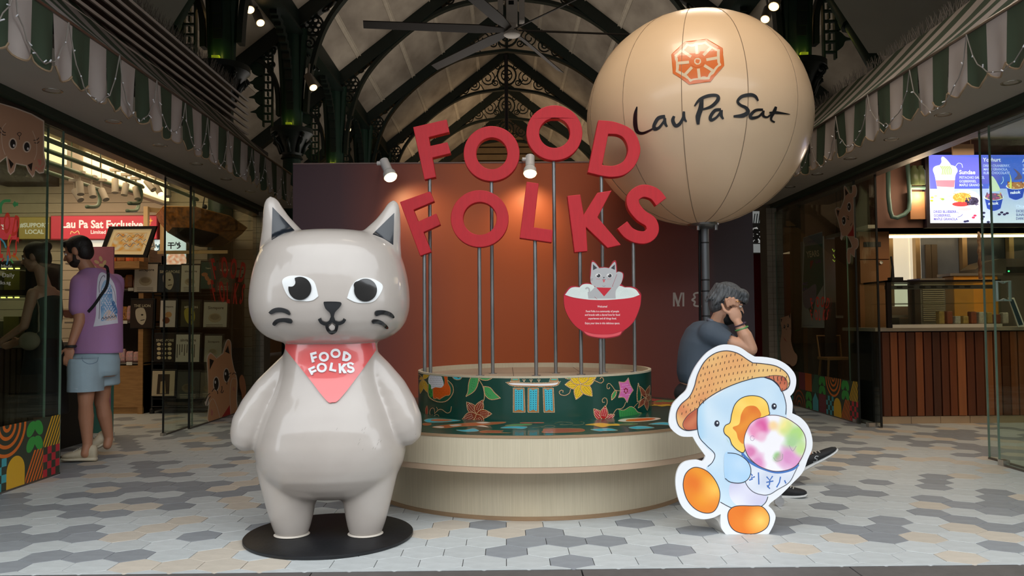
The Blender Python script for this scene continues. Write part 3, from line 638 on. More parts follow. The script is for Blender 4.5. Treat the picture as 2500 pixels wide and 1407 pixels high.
A.poly(oc(cc, .27), OR, sp=20); A.poly([(cc[0]+22*math.cos(k*PI/4+.3), cc[1]+21*math.sin(k*PI/4+.3)) for k in range(8)], CRM)
INK = (22, 22, 26)
def br(pts, ws, n=6):
    c = cr(pts, False, n); m = len(c); w = [ws[min(int(i/(m-1)*(len(ws)-1)), len(ws)-2)]*(1-(i/(m-1)*(len(ws)-1)-min(int(i/(m-1)*(len(ws)-1)), len(ws)-2)))+ws[min(int(i/(m-1)*(len(ws)-1)), len(ws)-2)+1]*(i/(m-1)*(len(ws)-1)-min(int(i/(m-1)*(len(ws)-1)), len(ws)-2)) for i in range(m)]
    A.stroke(c, w, INK)
br([(328,632),(318,680),(318,740),(330,780),(360,790),(400,775),(440,752)], [6,22,26,22,16,12,10])
br([(495,690),(455,700),(430,740),(432,765),(460,755),(492,712)], [20,22,20,22,16,12]); br([(492,700),(494,730),(506,752)], [18,18,12])
br([(548,688),(540,715),(556,745),(580,735),(600,700),(606,660)], [14,22,22,20,16,12]); br([(606,662),(606,700),(622,722)], [14,20,8])
br([(712,580),(706,640),(690,690),(690,738)], [20,30,30,16]); br([(668,630),(700,590),(750,568),(800,566),(808,590),(770,630),(715,650)], [8,18,20,18,22,20,10])
br([(826,650),(790,655),(764,690),(768,712),(800,695),(826,660)], [18,20,20,20,14,14]); br([(828,652),(828,685),(840,706)], [18,18,10])
br([(1046,598),(1030,572),(1000,562),(950,572),(925,600),(940,622),(975,640),(985,665),(955,685),(900,690)], [10,18,22,20,16,16,20,24,26,12])
br([(1075,650),(1030,655),(1000,685),(1010,700),(1050,690),(1078,660)], [14,18,20,20,14,12]); br([(1078,655),(1076,685),(1098,695),(1120,680),(1140,662)], [14,16,12,10,12])
br([(1152,632),(1142,660),(1126,690),(1124,712),(1145,725)], [14,22,16,12,10]); br([(1112,668),(1160,668),(1236,678)], [10,18,3])
A.obj('balloon_print', MC('gloss_print', .3, coat=.4), bt)
BX = 1.60
MB().lathe([(.02, .0), (.10, .01), (.125, .03), (.125, .045), (.03, .05)], (BX, BY, BZ-BRZ-.035), 28).obj('collar', M('steel_collar', (130, 132, 134), .3, .9), bt, 'auto')
BX = 1.612
for a in (-2.3, -.8): MB().tube([(BX+.105*math.cos(a), BY+.105*math.sin(a), BZ-BRZ-.05), (BX+.105*math.cos(a), BY+.105*math.sin(a), BZ-BRZ+.005)], .014, 8).obj('clamp_screw', STEEL, bt)
MB().tube([(BX, BY, .02), (BX, BY, BZ-BRZ-.03)], .033, 16).obj('pole', M('pole_grey', (112, 116, 120), .4, .6, var=.1), bt, 'auto')
MB().lathe([(.28, 0), (.28, .02), (.03, .022)], (BX, BY, 0), 28, True).obj('base_plate', STEEL, bt)
for z in (1.72, 1.42, 1.33, 1.13, 1.0): MB().lathe([(.034, 0), (.037, .002), (.037, .008), (.034, .01)], (BX, BY, z), 16).obj('tape_band', M('black_rubber', (18, 18, 20), .6), bt); MB().tube([(BX-.05, BY-.01, .03), (BX-.052, BY-.012, 1.0), (BX-.048, BY-.012, 1.5), (BX-.04, BY, BZ-BRZ-.02)], .011, 8).obj('power_cable', M('black_rubber', (18, 18, 20), .6), bt)
# ================================================================ grey cat statue
KY = 4.24
def cz(py): return onY(808, py, KY).z
def cx(px, py=900): return onY(px, py, KY).x
S_ = KY/F_PX
cat = thing('cat_statue', 'glossy grey cat statue standing on a black round base, red neckerchief', 'statue', (cx(803, 1310), KY, 0))
CATM = bpy.data.materials.new('glossy_grey_paint'); CATM.use_nodes = True; nt = CATM.node_tree; p = nt.nodes['Principled BSDF']
tc = nt.nodes.new('ShaderNodeTexCoord'); n1 = nt.nodes.new('ShaderNodeTexNoise'); n1.inputs['Scale'].default_value = 2.5; n1.inputs['Detail'].default_value = 5; rp = nt.nodes.new('ShaderNodeValToRGB')
rp.color_ramp.elements[0].position = .3; rp.color_ramp.elements[0].color = (*s2l((178, 168, 160)), 1); rp.color_ramp.elements[1].position = .75; rp.color_ramp.elements[1].color = (*s2l((193, 184, 176)), 1)
nt.links.new(tc.outputs['Object'], n1.inputs['Vector']); nt.links.new(n1.outputs['Fac'], rp.inputs[0]); nt.links.new(rp.outputs[0], p.inputs['Base Color']); p.inputs['Roughness'].default_value = .36; p.inputs['Coat Weight'].default_value = .8; p.inputs['Coat Roughness'].default_value = .07; p.inputs['Coat IOR'].default_value = 1.45
def serings(rows, n=40, ex=2.3):
    """rows of (z, xc, hw, yc, hd)"""
    out = []
    for z, xc, hw, yc, hd in rows:
        r = []
        for k in range(n):
            a = 2*PI*k/n; c, s = math.cos(a), math.sin(a)
            r.append((xc+hw*math.copysign(abs(c)**(2/ex), c), yc+hd*math.copysign(abs(s)**(2/ex), s), z))
        out.append(r)
    return out
mb = MB(); XC = cx(808, 700)
hp_ = [(846,6),(843,58),(838,98),(830,130),(819,152),(805,168),(786,181),(760,188.5),(735,190.5),(704,188.5),(675,184),(650,178),(630,172),(612,164),(598,153),(586,138),(576,118),(569,92),(564,60),(561.5,8)]
mb.rings(serings([(cz(y), XC, hw*S_, KY+.0, hw*S_*.86) for y, hw in hp_], 48, 2.35))
# ears
for pts in ([(484,655,678,.012),(480,659,671,.004),(490,651,684,.028),(505,648,692,.042),(533,646,712,.062),(560,645,738,.08),(590,641,752,.10),(625,637,752,.11),(660,640,740,.10)],
            [(495,952,972,.012),(491,957,967,.004),(501,947,976,.028),(515,939,979,.042),(540,919,980,.06),(563,893,981,.078),(592,868,980,.10),(625,868,982,.11),(660,876,980,.10)]):
    pts = [pts[1], pts[0]]+pts[2:]
    mb.rings(serings([(cz(y), (cx(a, y)+cx(b, y))/2, (b-a)/2*S_, KY-.03, d) for y, a, b, d in pts], 24, 2.0))
# torso
bp_ = [(1219,4),(1216,45),(1208,88),(1196,118),(1178,143),(1155,163),(1130,174),(1105,179),(1080,179),(1040,171),(1000,157),(960,138),(920,124),(885,116),(855,112),(825,106),(815,60)]
tr_ = serings([(cz(y), XC, hw*S_, KY+.02, hw*S_*.86) for y, hw in bp_], 48, 2.15); mb.rings(tr_)
tq = MB().rings(tr_); tbvh = BVHTree.FromPolygons(tq.v, tq.f)
# legs
for (xb, rb, xt, rt) in ((715, 38, 709, 79), (894, 38, 903, 74)):
    rows = []
    for t in (0, .15, .3, .45, .6, .75, .9, 1):
        rows.append((.021+t*.36, cx(xb, 1310)+(cx(xt, 1150)-cx(xb, 1310))*t, (rb+(rt-rb)*t**.8)*S_, KY-.02, (rb+(rt-rb)*t**.8)*S_*1.0))
    mb.rings(serings(rows, 28, 2.0))
# arms
for s, path in ((-1, [(722,868,24),(697,905,33),(664,950,42),(637,995,47),(617,1035,48),(609,1062,43)]), (1, [(898,868,24),(923,905,33),(951,950,42),(972,995,47),(985,1030,48),(991,1052,43)])):
    pts = [(cx(x, y), KY+.0-.03*i/5, cz(y)) for i, (x, y, r) in enumerate(path)]
    mb.tube([pts[0]]+pts+[tuple(Vector(pts[-1])+Vector((s*.016, 0, -.045))), tuple(Vector(pts[-1])+Vector((s*.018, 0, -.075)))], [.01]+[r*S_ for _, _, r in path]+[32*S_, 9*S_], 20)
body = remeshed(mb, 'body', CATM, cat, .0085, 22, .5)
bvh = BVHTree.FromPolygons([v.co[:] for v in body.data.vertices], [tuple(p.vertices) for p in body.data.polygons])
USE = [bvh]
def oncat(x, y, l=0):
    # aim along the sight line to keep the traced outline, then hit the surface
    d = ray(x, y).normalized(); h = USE[0].ray_cast(CO, d)
    if h[0] is None: return CO+d*(KY/d.y), Vector((0, -1, 0))
    n = h[1] if h[1].dot(d) < 0 else -h[1]
    return h[0], n
def relief(name, loops, mat, t=.006, sp=5, par=None, shrink=.0):
    """raised shape moulded on the statue's surface"""
    par = par or cat
    v, f = fill(loops, sp); hit = [oncat(*p) for p in v]; n = len(v); mb = MB()
    mb.v = [tuple(h[0]+h[1]*t) for h in hit]+[tuple(h[0]-h[1]*.004) for h in hit]; mb.f = [tuple(x) for x in f]
    ed = {}
    for a in f:
        for i in range(len(a)):
            k = (a[i], a[(i+1) % len(a)]); ed[tuple(sorted(k))] = ed.get(tuple(sorted(k)), 0)+1
    mb.f += [(a, b, n+b, n+a) for (a, b), c in ed.items() if c == 1]
    me = bpy.data.meshes.new(name); me.from_pydata(mb.v, [], mb.f); bm = bmesh.new(); bm.from_mesh(me); bmesh.ops.recalc_face_normals(bm, faces=bm.faces); bm.to_mesh(me); bm.free()
    me.materials.append(mat)
    for p in me.polygons: p.use_smooth = True
    me.set_sharp_from_angle(angle=.9)
    return link(name, me, par if par is not cat else cat)
CC = crop(560, 450, 2.758); T = lambda pts: [CC(*p[:2]) if len(p) == 2 else (*CC(*p[:2]), p[2]) for p in pts]
BLK = M('black_gloss', (22, 22, 24), .12, coat=.6); WHI = M('eye_white', (238, 240, 240), .2, coat=.5); NAVY = M('ear_dark', (26, 32, 40), .3, coat=.3, var=.15, scale=5)
relief('inner_ear', [cr(T([(291,155,1),(437,312,1),(360,335),(286,376,1)]))], NAVY, .003, 7)
relief('inner_ear', [cr(T([(1109,194,1),(965,338,1),(1040,368),(1101,408,1)]))], NAVY, .003, 7)
eL = relief('eye', [cr(T([(358,655),(395,622),(460,617),(530,628),(575,665),(600,755,1),(560,783),(500,788),(430,778),(385,735)]))], WHI, .004, 6)
eR = relief('eye', [cr(T([(792,768,1),(815,700),(850,652),(905,632),(970,640),(1028,680),(1015,735),(975,785),(920,800),(850,795)]))], WHI, .004, 6)
def pup(par, cx_, cy_, rx, ry, bite):
    l = [p for p in ell(cx_, cy_, rx, ry, 40) if (p[0]-bite[0])**2+(p[1]-bite[1])**2 > bite[2]**2]
    # walk round the bite
    k0 = max(range(len(l)), key=lambda i: (Vector(l[i])-Vector(l[i-1])).length); l = l[k0:]+l[:k0]
    a0 = math.atan2(l[-1][1]-bite[1], l[-1][0]-bite[0]); a1 = math.atan2(l[0][1]-bite[1], l[0][0]-bite[0])
    d = (a1-a0) % (2*PI); d = d-2*PI if d > PI else d
    l += [(bite[0]+bite[2]*math.cos(a0+d*i/8), bite[1]+bite[2]*math.sin(a0+d*i/8)) for i in range(1, 8)]
    o = relief('pupil', [[CC(*p) for p in l]], BLK, .010, 6); sub(o, par)
pup(eL, 479, 703, 76, 77, (420, 662, 30)); pup(eR, 913, 714, 75, 76, (862, 682, 26))
relief('nose', [cr(T([(638,797),(655,790),(740,792),(755,806),(742,830),(712,862),(704,905),(706,925,1),(684,925,1),(682,870),(650,835)]))], BLK, .014, 4)
relief('mouth', [T(stroke_loop(cr([(608,902),(622,925),(652,935),(680,922),(694,895),(708,922),(738,932),(765,922),(777,905)], False), 20))], BLK, .011, 4)
relief('mouth', [T(stroke_loop(cr([(657,930),(662,965),(680,988),(697,990),(718,975),(727,930)], False), 20))], BLK, .011, 4)
relief('tongue', [cr(T([(692,936,1),(668,962),(680,982),(700,982),(715,962)]))], M('pale_tongue', (226, 216, 208), .3, coat=.4), .006, 4)
for pts in ([(270,862,1),(300,838),(345,830),(395,845),(413,872),(408,880,1),(365,862),(320,862),(288,874)], [(296,936),(320,908),(368,900),(412,905),(426,922),(418,934),(370,925),(335,930),(312,949)],
            [(977,868),(990,850),(1035,848),(1080,862),(1103,888),(1096,900),(1060,882),(1020,876),(985,886)], [(957,920),(975,908),(1015,915),(1050,940),(1065,962),(1050,969),(1020,945),(990,935),(962,934)]):
    relief('whisker', [cr(T(pts))], BLK, .008, 4)
KER = M('neckerchief_red', (226, 96, 96), .2, coat=.8, var=.05, scale=3)
USE[0] = tbvh
ker = relief('neckerchief', [cr([(703,832,1),(745,832),(808,832),(870,832),(911,832,1),(914,856,1),(868,925),(829,976),(812,984),(796,978),(752,920),(700,852,1)], True, 6)], KER, .010, 6)
LW = M('letter_white', (236, 236, 238), .3, coat=.3)
def kl(loops):
    o = relief('raised_letter', [[CC(*p) for p in l] for l in loops], LW, .017, 4); sub(o, ker)
kl([[(551,1140),(590,1129),(594,1145),(567,1153),(570,1165),(592,1158),(596,1172),(574,1179),(580,1199),(564,1204)]])
kl([ell(641,1164,33,33), ell(641,1164,18,18)[::-1]]); kl([ell(715,1142,33,31), ell(715,1142,18,16)[::-1]])
kl([cr([(766,1126,1),(790,1132),(812,1155),(808,1182),(785,1195),(757,1190,1)]), cr([(779,1146,1),(773,1176,1),(792,1172),(797,1157)])[::-1]])
kl([[(537,1246),(578,1226),(585,1240),(557,1253),(562,1262),(588,1250),(594,1263),(567,1276),(573,1282),(560,1289)]])
kl([ell(627,1238,33,33), ell(627,1238,18,18)[::-1]]); kl([[(684,1202),(700,1205),(692,1247),(722,1253),(719,1268),(674,1258)]])
kl([[(733,1209),(748,1208),(750,1233),(768,1210),(790,1212),(766,1240),(788,1276),(768,1277),(752,1252),(752,1276),(737,1277)]])
kl([stroke_loop(cr([(828,1218),(812,1208),(795,1214),(800,1234),(822,1242),(828,1258),(810,1268),(790,1258)], False, 5), 15)])
BD = M('black_steel_base', (30, 31, 34), .45, .3, var=.25, scale=14, bump=.1)
MB().lathe([(.0, 0), (.425, 0), (.430, .004), (.430, .015), (.424, .020), (.0, .020)], (cx(803, 1310), KY+.015, 0), 72).obj('base_disc', BD, cat, 'auto')
USE[0] = bvh
A = Art(lambda x, y, l: (lambda h: h[0]+h[1]*.0006)(oncat(x, y)), crop(560, 900, 2.776)); rz = random.Random(9)
for x, y in ((725, 418), (880, 490), (900, 555), (870, 520), (910, 440), (895, 425), (1000, 520), (1010, 490), (985, 550), (970, 548), (1260, 450), (1022, 500), (915, 415)):
    L_ = rz.uniform(8, 22); A.stroke([(x, y), (x+L_*.3, y-L_*.6), (x+L_*.6, y-L_)], 1.6, (140, 130, 122))
A.obj('scratch_marks', MC('satin_print', .5), cat)
for xb in (715, 894): MB().lathe([(40*S_, 0), (42.5*S_, .003), (38*S_, .010)], (cx(xb, 1310), KY-.02, .0195), 32).obj('foot_seal', M('seal', (205, 196, 184), .5), cat)
# ================================================================ watercolour duck cut-out
DKY = 4.21
dk = thing('duck_cutout', 'white-edged board cut-out of a blue duck in a woven hat hugging an ice ball', 'cutout', (onZ(1830, 1305).x, DKY, 0))
dc = crop(1620, 830, 2.871)
out = cr([(38,560),(60,460),(110,400),(160,350),(185,270),(230,180),(300,95),(380,45),(450,33),(530,50),(600,95),(640,118,1),(720,122),(800,140),(870,180),(920,240),(930,300),(915,360),(888,395,1),(905,450),(902,515,1),(960,545),(1010,600),(1040,680),(1042,760),(1010,840),(975,930),(900,1010),(820,1090),(755,1140),(735,1165,1),(765,1195),(785,1240),(770,1300),(735,1366,1),(440,1368,1),(405,1320),(400,1250),(402,1222,1),(340,1250),(270,1258),(200,1235),(130,1170),(95,1080),(85,980),(105,900),(150,855),(230,842),(275,850),(295,815,1),(240,740),(205,680,1),(130,678),(80,650),(45,610)], True, 5)
L1 = [dc(*p) for p in out]
MB().prism([L1], lambda x, y: onY(x, y, DKY), lambda x, y: onY(x, y, DKY)+Vector((0, .018, 0))).obj('board', M('white_board', (236, 238, 242), .4, var=.02), dk)
ft = [dc(*p) for p in cr([(320,1245,1),(402,1222,1),(600,1150),(735,1165,1),(765,1195),(785,1240),(770,1300),(735,1366,1),(440,1368,1),(405,1320),(380,1270)], True, 4)]
mb = MB().prism([ft], lambda x, y: onY(x, y, DKY)+Vector((0, .018, 0)), lambda x, y: onY(x, y, DKY)+Vector((-.045, .16, .0)))
mb.v = [(x, y, max(z, .0005)) for x, y, z in mb.v]; mb.obj('foot_block', M('grey_foam', (186, 182, 176), .6), dk)
A = Art(planeY(DKY), dc); LN = (40, 44, 60)
def wc(base, alt, k=0, s=.03, amt=.6): return lambda x, y: mixc(base, alt, amt*nz(x*s, y*s, k))
blue = lambda x, y: mixc(mixc((192, 218, 238), (212, 230, 242), nz(x*.02, y*.02, 1)), (150, 200, 232), max(0, 1-abs(x-250)/60)*.5*(y < 700))
def outl(pts, w=5.5, closed=True): A.stroke(pts+([pts[0]] if closed else []), w, LN)
bd = cr([(245,470),(233,560),(240,660),(280,730),(330,780),(358,810),(345,855),(300,895),(330,960),(345,1060),(385,1130),(460,1170),(560,1192),(660,1180),(715,1140),(735,1085),(800,900),(860,560),(855,440),(820,350),(760,280),(700,258),(560,270),(400,370)])
A.poly(bd, blue, sp=20)
A.poly(cr([(470,1010),(560,1005),(700,1060),(725,1100),(700,1150),(600,1180),(520,1165),(465,1100)]), lambda x, y: mixc((236, 236, 246), (208, 206, 232), nz(x*.02, y*.02, 4)), sp=22)
A.stroke(cr([(310,890),(345,855),(358,800),(300,740),(250,680),(236,580),(240,480)], False), 5.5, LN); A.stroke(cr([(700,258),(770,290),(830,360),(858,450),(856,525)], False), 5.5, LN)
A.stroke(cr([(398,1138),(480,1180),(570,1193),(660,1180),(712,1145),(732,1100)], False), 5.5, LN)
# feet
for pts, c1, c2, hx, hy in ((cr([(138,1030),(150,950),(190,905),(240,895),(310,925),(365,990),(395,1070),(385,1150),(350,1205),(290,1215),(220,1185),(165,1120)]), (240, 150, 40), (255, 200, 90), 360, 1050), (cr([(450,1230),(470,1185),(520,1165),(620,1165),(690,1170),(735,1220),(742,1270),(720,1320),(660,1355),(590,1362),(510,1345),(465,1300)]), (236, 130, 40), (255, 214, 110), 680, 1270)):
    A.poly(pts, lambda x, y, c1=c1, c2=c2, hx=hx, hy=hy: mixc(mixc(c1, (232, 118, 32), nz(x*.03, y*.03, 2)), c2, 1-math.hypot(x-hx, y-hy)/130), sp=18); outl(pts)
A.stroke(bd, .1, LN)
# hat
hat = cr([(90,520),(120,455),(180,400),(215,330),(240,240),(290,150),(360,95),(440,77),(520,95),(590,140),(625,162,1),(700,168),(790,185),(860,230),(886,290),(870,340),(826,362,1),(790,300),(700,262),(560,290),(420,345),(310,410),(245,475),(236,540),(236,628,1),(160,636),(105,600)])
straw = lambda x, y: mixc(mixc((226, 160, 100), (240, 204, 128), nz(x*.015, y*.015, 3)+max(0, (x-300)/700)), (206, 112, 76), max(0, min(1, (360-x)/260))*.75*nz(x*.04, y*.03, 5)+.15)
A.poly(hat, straw, sp=16)
for pts in (cr([(236,480,1),(170,530),(135,590),(160,632),(236,628,1)]), cr([(700,262,1),(780,250),(845,262),(868,300),(860,345),(826,362,1),(790,300)])):
    A.poly(pts, lambda x, y: mixc((178, 84, 58), (206, 120, 84), nz(x*.05, y*.05, 6)), sp=16); outl(pts, 4)
for j in range(9):
    for i in range(26):
        x = 130+i*30+(j % 2)*13; y = 470-j*44-(x-130)*.30+ (x-300)**2*.00033+30
        if inside(x, y, [hat]) and inside(x, y+16, [hat]): A.stroke([(x, y), (x-3, y+17)], 4.6, (84, 52, 38))
for i in range(24):
    t = i/23; x = 250+t*600; y = 452-190*t+25*math.sin(t*PI)*-1.6+ (0 if t < .7 else (t-.7)*60)
    if inside(x, y-6, [hat]): A.stroke([(x, y-18), (x+4, y+8)], 5, (60, 44, 38))
outl(hat, 5.5)
# arm, bill, ice, bowl
bowl = cr([(548,790,1),(640,870),(760,925),(880,915),(950,865,1),(920,930),(880,1000),(800,1050),(740,1085),(680,1085),(620,1060),(575,1000),(560,900)])
A.poly(bowl, lambda x, y: mixc((232, 236, 244), (206, 214, 232), nz(x*.03, y*.03)), sp=22); outl(bowl, 4)
A.stroke(cr([(550,795),(610,860),(700,905),(800,930),(900,910),(945,875)], False), 17, (70, 118, 190))
for pts in ([(600,930),(622,950),(612,970),(640,960)], [(600,985),(625,975)], [(665,930),(668,1015)], [(722,960),(745,985),(765,955)], [(720,1000),(770,990)], [(745,985),(742,1015),(728,1035)], [(725,1020),(745,1045)], [(820,960),(812,1000),(792,1035)], [(848,985),(858,1008)]):
    A.stroke(pts, 9, (66, 112, 186))
bill = cr([(422,630),(435,600),(466,580),(478,520),(500,455),(545,410),(610,392),(680,402),(725,440),(740,500),(735,530),(640,600),(590,680),(565,785),(520,775),(480,735),(462,690),(430,660)])
A.poly(bill, lambda x, y: mixc((250, 200, 84), (255, 216, 110), nz(x*.03, y*.03)), sp=20)
A.poly(cr([(485,615),(530,590),(545,520),(580,470),(640,465),(675,500),(680,540),(620,600),(580,680),(560,730),(525,700),(510,650)]), lambda x, y: mixc((238, 148, 50), (226, 116, 40), nz(x*.04, y*.04, 2)), sp=20); outl(bill)
A.poly(cr([(440,690),(470,735),(480,745),(455,715)]), (150, 196, 120))
ice = cr([(565,735),(568,680),(585,630),(612,585),(655,555),(700,542),(735,530),(790,530),(850,545),(905,575),(955,615),(990,670),(998,730),(985,790),(955,850),(920,890),(860,915),(780,922),(700,900),(640,865),(590,810)])
def icec(x, y):
    c = (246, 242, 246)
    for cx_, cy_, r, col in ((680, 610, 75, (222, 96, 160)), (640, 640, 60, (236, 150, 190)), (610, 790, 55, (222, 130, 180)), (690, 680, 40, (240, 190, 214)), (660, 860, 60, (226, 150, 196)), (860, 610, 70, (244, 232, 150)), (930, 660, 85, (178, 218, 130)), (900, 720, 60, (170, 208, 150)), (800, 815, 38, (150, 200, 130)), (880, 830, 85, (222, 150, 200)), (930, 860, 60, (226, 160, 206)), (770, 600, 40, (250, 214, 160)), (960, 770, 50, (196, 224, 150))):
        d = math.hypot(x-cx_, y-cy_)/r*(.8+.4*nz(x*.05, y*.05, 3)); c = mixc(c, col, max(0, min(1, 1.55-1.3*d)))
    return c
A.poly(ice, icec, sp=11); A.stroke(ice+[ice[0]], 5, (90, 60, 70))
A.stroke(cr([(880,740),(905,780),(930,745)], False), 2.5, (150, 110, 160)); A.stroke(ell(622, 690, 14, 18, 14), 2.5, (150, 110, 160)); A.stroke(cr([(770,825),(790,850),(830,840),(835,800)], False), 2.5, (110, 150, 110))
arm = cr([(430,800),(500,795),(560,825),(600,870),(612,930),(590,980),(540,1005),(470,998),(430,965)])
A.poly(arm, lambda x, y: mixc((168, 208, 240), (196, 222, 244), nz(x*.03, y*.03, 7)), sp=20); A.stroke(cr([(448,794),(510,800),(565,830),(602,875),(612,930),(590,980),(540,1004),(470,998),(432,972)], False), 5.5, LN)
for x, y in ((374, 587), (775, 467)): A.poly(ell(x, y, 18, 22), LN); A.poly(ell(x+2, y+2, 13, 16), (34, 40, 56)); A.poly(ell(x+3, y-4, 6, 7), (235, 238, 242))
A.obj('duck_print', MC('satin_print', .5), dk)
# ================================================================ market hall roof
AX, XC, RZ, SL = .10, 3.98, 9.84, .79
IRON = M('dark_green_iron', (16, 28, 22), .45, var=.2, scale=8, bump=.05); IRON2 = M('green_iron', (20, 48, 36), .45, var=.15, scale=6)
PAN = M('roof_panel', (170, 158, 142), .7, var=.14, scale=1.4, stretch=(1, .5, 1), rgb2=(124, 112, 98)); BAT = M('roof_batten', (176, 164, 146), .7, var=.1)
FR = [11.05+3.68*k for k in range(7)]
roof = MB()
for s in (-1, 1): roof.add([(AX, 2.2, RZ+.12), (AX+s*8.6, 2.2, RZ+.12-SL*8.6), (AX+s*8.6, 37, RZ+.12-SL*8.6), (AX, 37, RZ+.12)], [(0, 1, 2, 3)])
roof = struct('ceiling_roof', roof, M('roof_underlay', (92, 80, 68), .9))
strip = [.04, .9, 1.75, 2.57, 3.40, 4.22, 5.1, 6.1, 7.3, 8.5]
rr = random.Random(5)
for k in range(-1, 6):
    y0 = FR[0]+3.68*k+.06; y1 = y0+3.56
    for s in (-1, 1):
        for a, b in zip(strip, strip[1:]):
            a_, b_ = a+.012, b-.012; zj = rr.uniform(0, .012); f = lambda q: RZ-SL*q+.05-zj
            MB().add([(AX+s*a_, y0, f(a_)), (AX+s*b_, y0, f(b_)), (AX+s*b_, y1, f(b_)), (AX+s*a_, y1, f(a_)), (AX+s*a_, y0, f(a_)+.03), (AX+s*b_, y0, f(b_)+.03), (AX+s*b_, y1, f(b_)+.03), (AX+s*a_, y1, f(a_)+.03)], [(0, 1, 2, 3), (4, 5, 6, 7), (0, 1, 5, 4), (1, 2, 6, 5), (2, 3, 7, 6), (3, 0, 4, 7)]).obj('panel', PAN, roof)
        if k >= 0:
            for a in strip[1:-1]:
                mb = MB(); 
                for d in (-.035, .035): mb.tube([(AX+s*(a+d), y0-.06, RZ-SL*(a+d)+.02), (AX+s*(a+d), y1+.06, RZ-SL*(a+d)+.02)], .014, 4)
                mb.box(AX+s*a-.045, AX+s*a+.045, y0-.06, y1+.06, RZ-SL*a+.035, RZ-SL*a+.05, Matrix.Rotation(s*math.atan(SL), 3, 'Y')); o = mb.obj('batten', BAT, roof)
# near hip ceilings beside the entrance (pale boards)
HIPM = M('hip_board', (186, 184, 170), .7, var=.05, scale=2)
for s in (-1, 1):
    hb = struct('ceiling_hip_'+('left' if s < 0 else 'right'), MB().add([(AX+s*4.30, 9.6, 4.30), (AX+s*10.5, 9.6, 4.30), (AX+s*10.5, 11.0, 6.9), (AX+s*3.6, 11.0, 6.9)], [(0, 1, 2, 3)]), HIPM)
    for i in range(5):
        t0, t1 = i/5+.004, (i+1)/5-.004
        P0 = Vector((AX+s*(4.42-.6*t0), 9.6+1.4*t0, 4.26+2.6*t0)); P1 = Vector((AX+s*(4.42-.6*t1), 9.6+1.4*t1, 4.26+2.6*t1))
        MB().add([P0, P0+Vector((s*6, 0, 0)), P1+Vector((s*6, 0, 0)), P1, P0+Vector((0, -.02, .0)), P0+Vector((s*6, -.02, 0)), P1+Vector((s*6, -.02, 0)), P1+Vector((0, -.02, 0))], [(0, 1, 2, 3), (4, 5, 6, 7), (0, 1, 5, 4), (1, 2, 6, 5), (2, 3, 7, 6), (3, 0, 4, 7)]).obj('board', HIPM, hb)
    a = Vector((AX+s*3.9, 11.05, 6.75)); b = Vector((AX+s*4.55, 9.5, 3.72)); d = (b-a)
    t = thing('hip_strut', 'dark green round iron strut slanting down beyond the '+('left' if s < 0 else 'right')+' awning', 'strut', b)
    MB().tube([a, a+d*.62], .13, 10).obj('upper_sleeve', IRON2, t, 'auto'); MB().tube([a+d*.60, b], .10, 10).obj('lower_tube', IRON2, t, 'auto'); MB().tube([a+d*.605, a+d*.635], .145, 10).obj('collar', IRON2, t, 'auto')
    # eaves gutter
    g = MB().box(*sorted((AX+s*6.15, AX+s*6.45)), 9.0, 24, 4.55, 4.75); gt = struct('trim_'+('4' if s < 0 else '5'), g, M('gutter_white', (170, 164, 150), .6))
    sub(MB().box(*sorted((AX+s*6.10, AX+s*6.16)), 9.0, 24, 4.42, 4.56).obj('gutter_gap', M('black_gap', (12, 12, 12), .8)), gt)
    sub(MB().box(*sorted((AX+s*6.2, AX+s*6.9)), 9.0, 24, 3.0, 4.40).obj('frieze', M('frieze_grey', (96, 86, 78), .8)), gt)
ew = struct('wall_hall_end', MB().box(-9, 9.2, 36.6, 36.9, 0, 10.4), M('hall_end', (150, 120, 84), .8, var=.1))
for i in range(16): MB().box(-6, 6.2, 36.4-.0, 36.55, 5.0+i*.31, 5.0+i*.31+.24).obj('cladding_board', M('hall_board', (150, 122, 86), .7, var=.12, rand=.08), ew)
struct('wall_hall_left', MB().box(-8.9, -8.7, 11.4, 37, 0, 4), M('hall_end', (150, 120, 84), .8)); struct('wall_hall_right', MB().box(8.8, 9.0, 11.4, 37, 0, 4), M('hall_end', (150, 120, 84), .8))
struct('floor_hall', MB().box(-9, 9, 13, 37, -.2, 0), M('hall_floor', (120, 110, 98), .6))
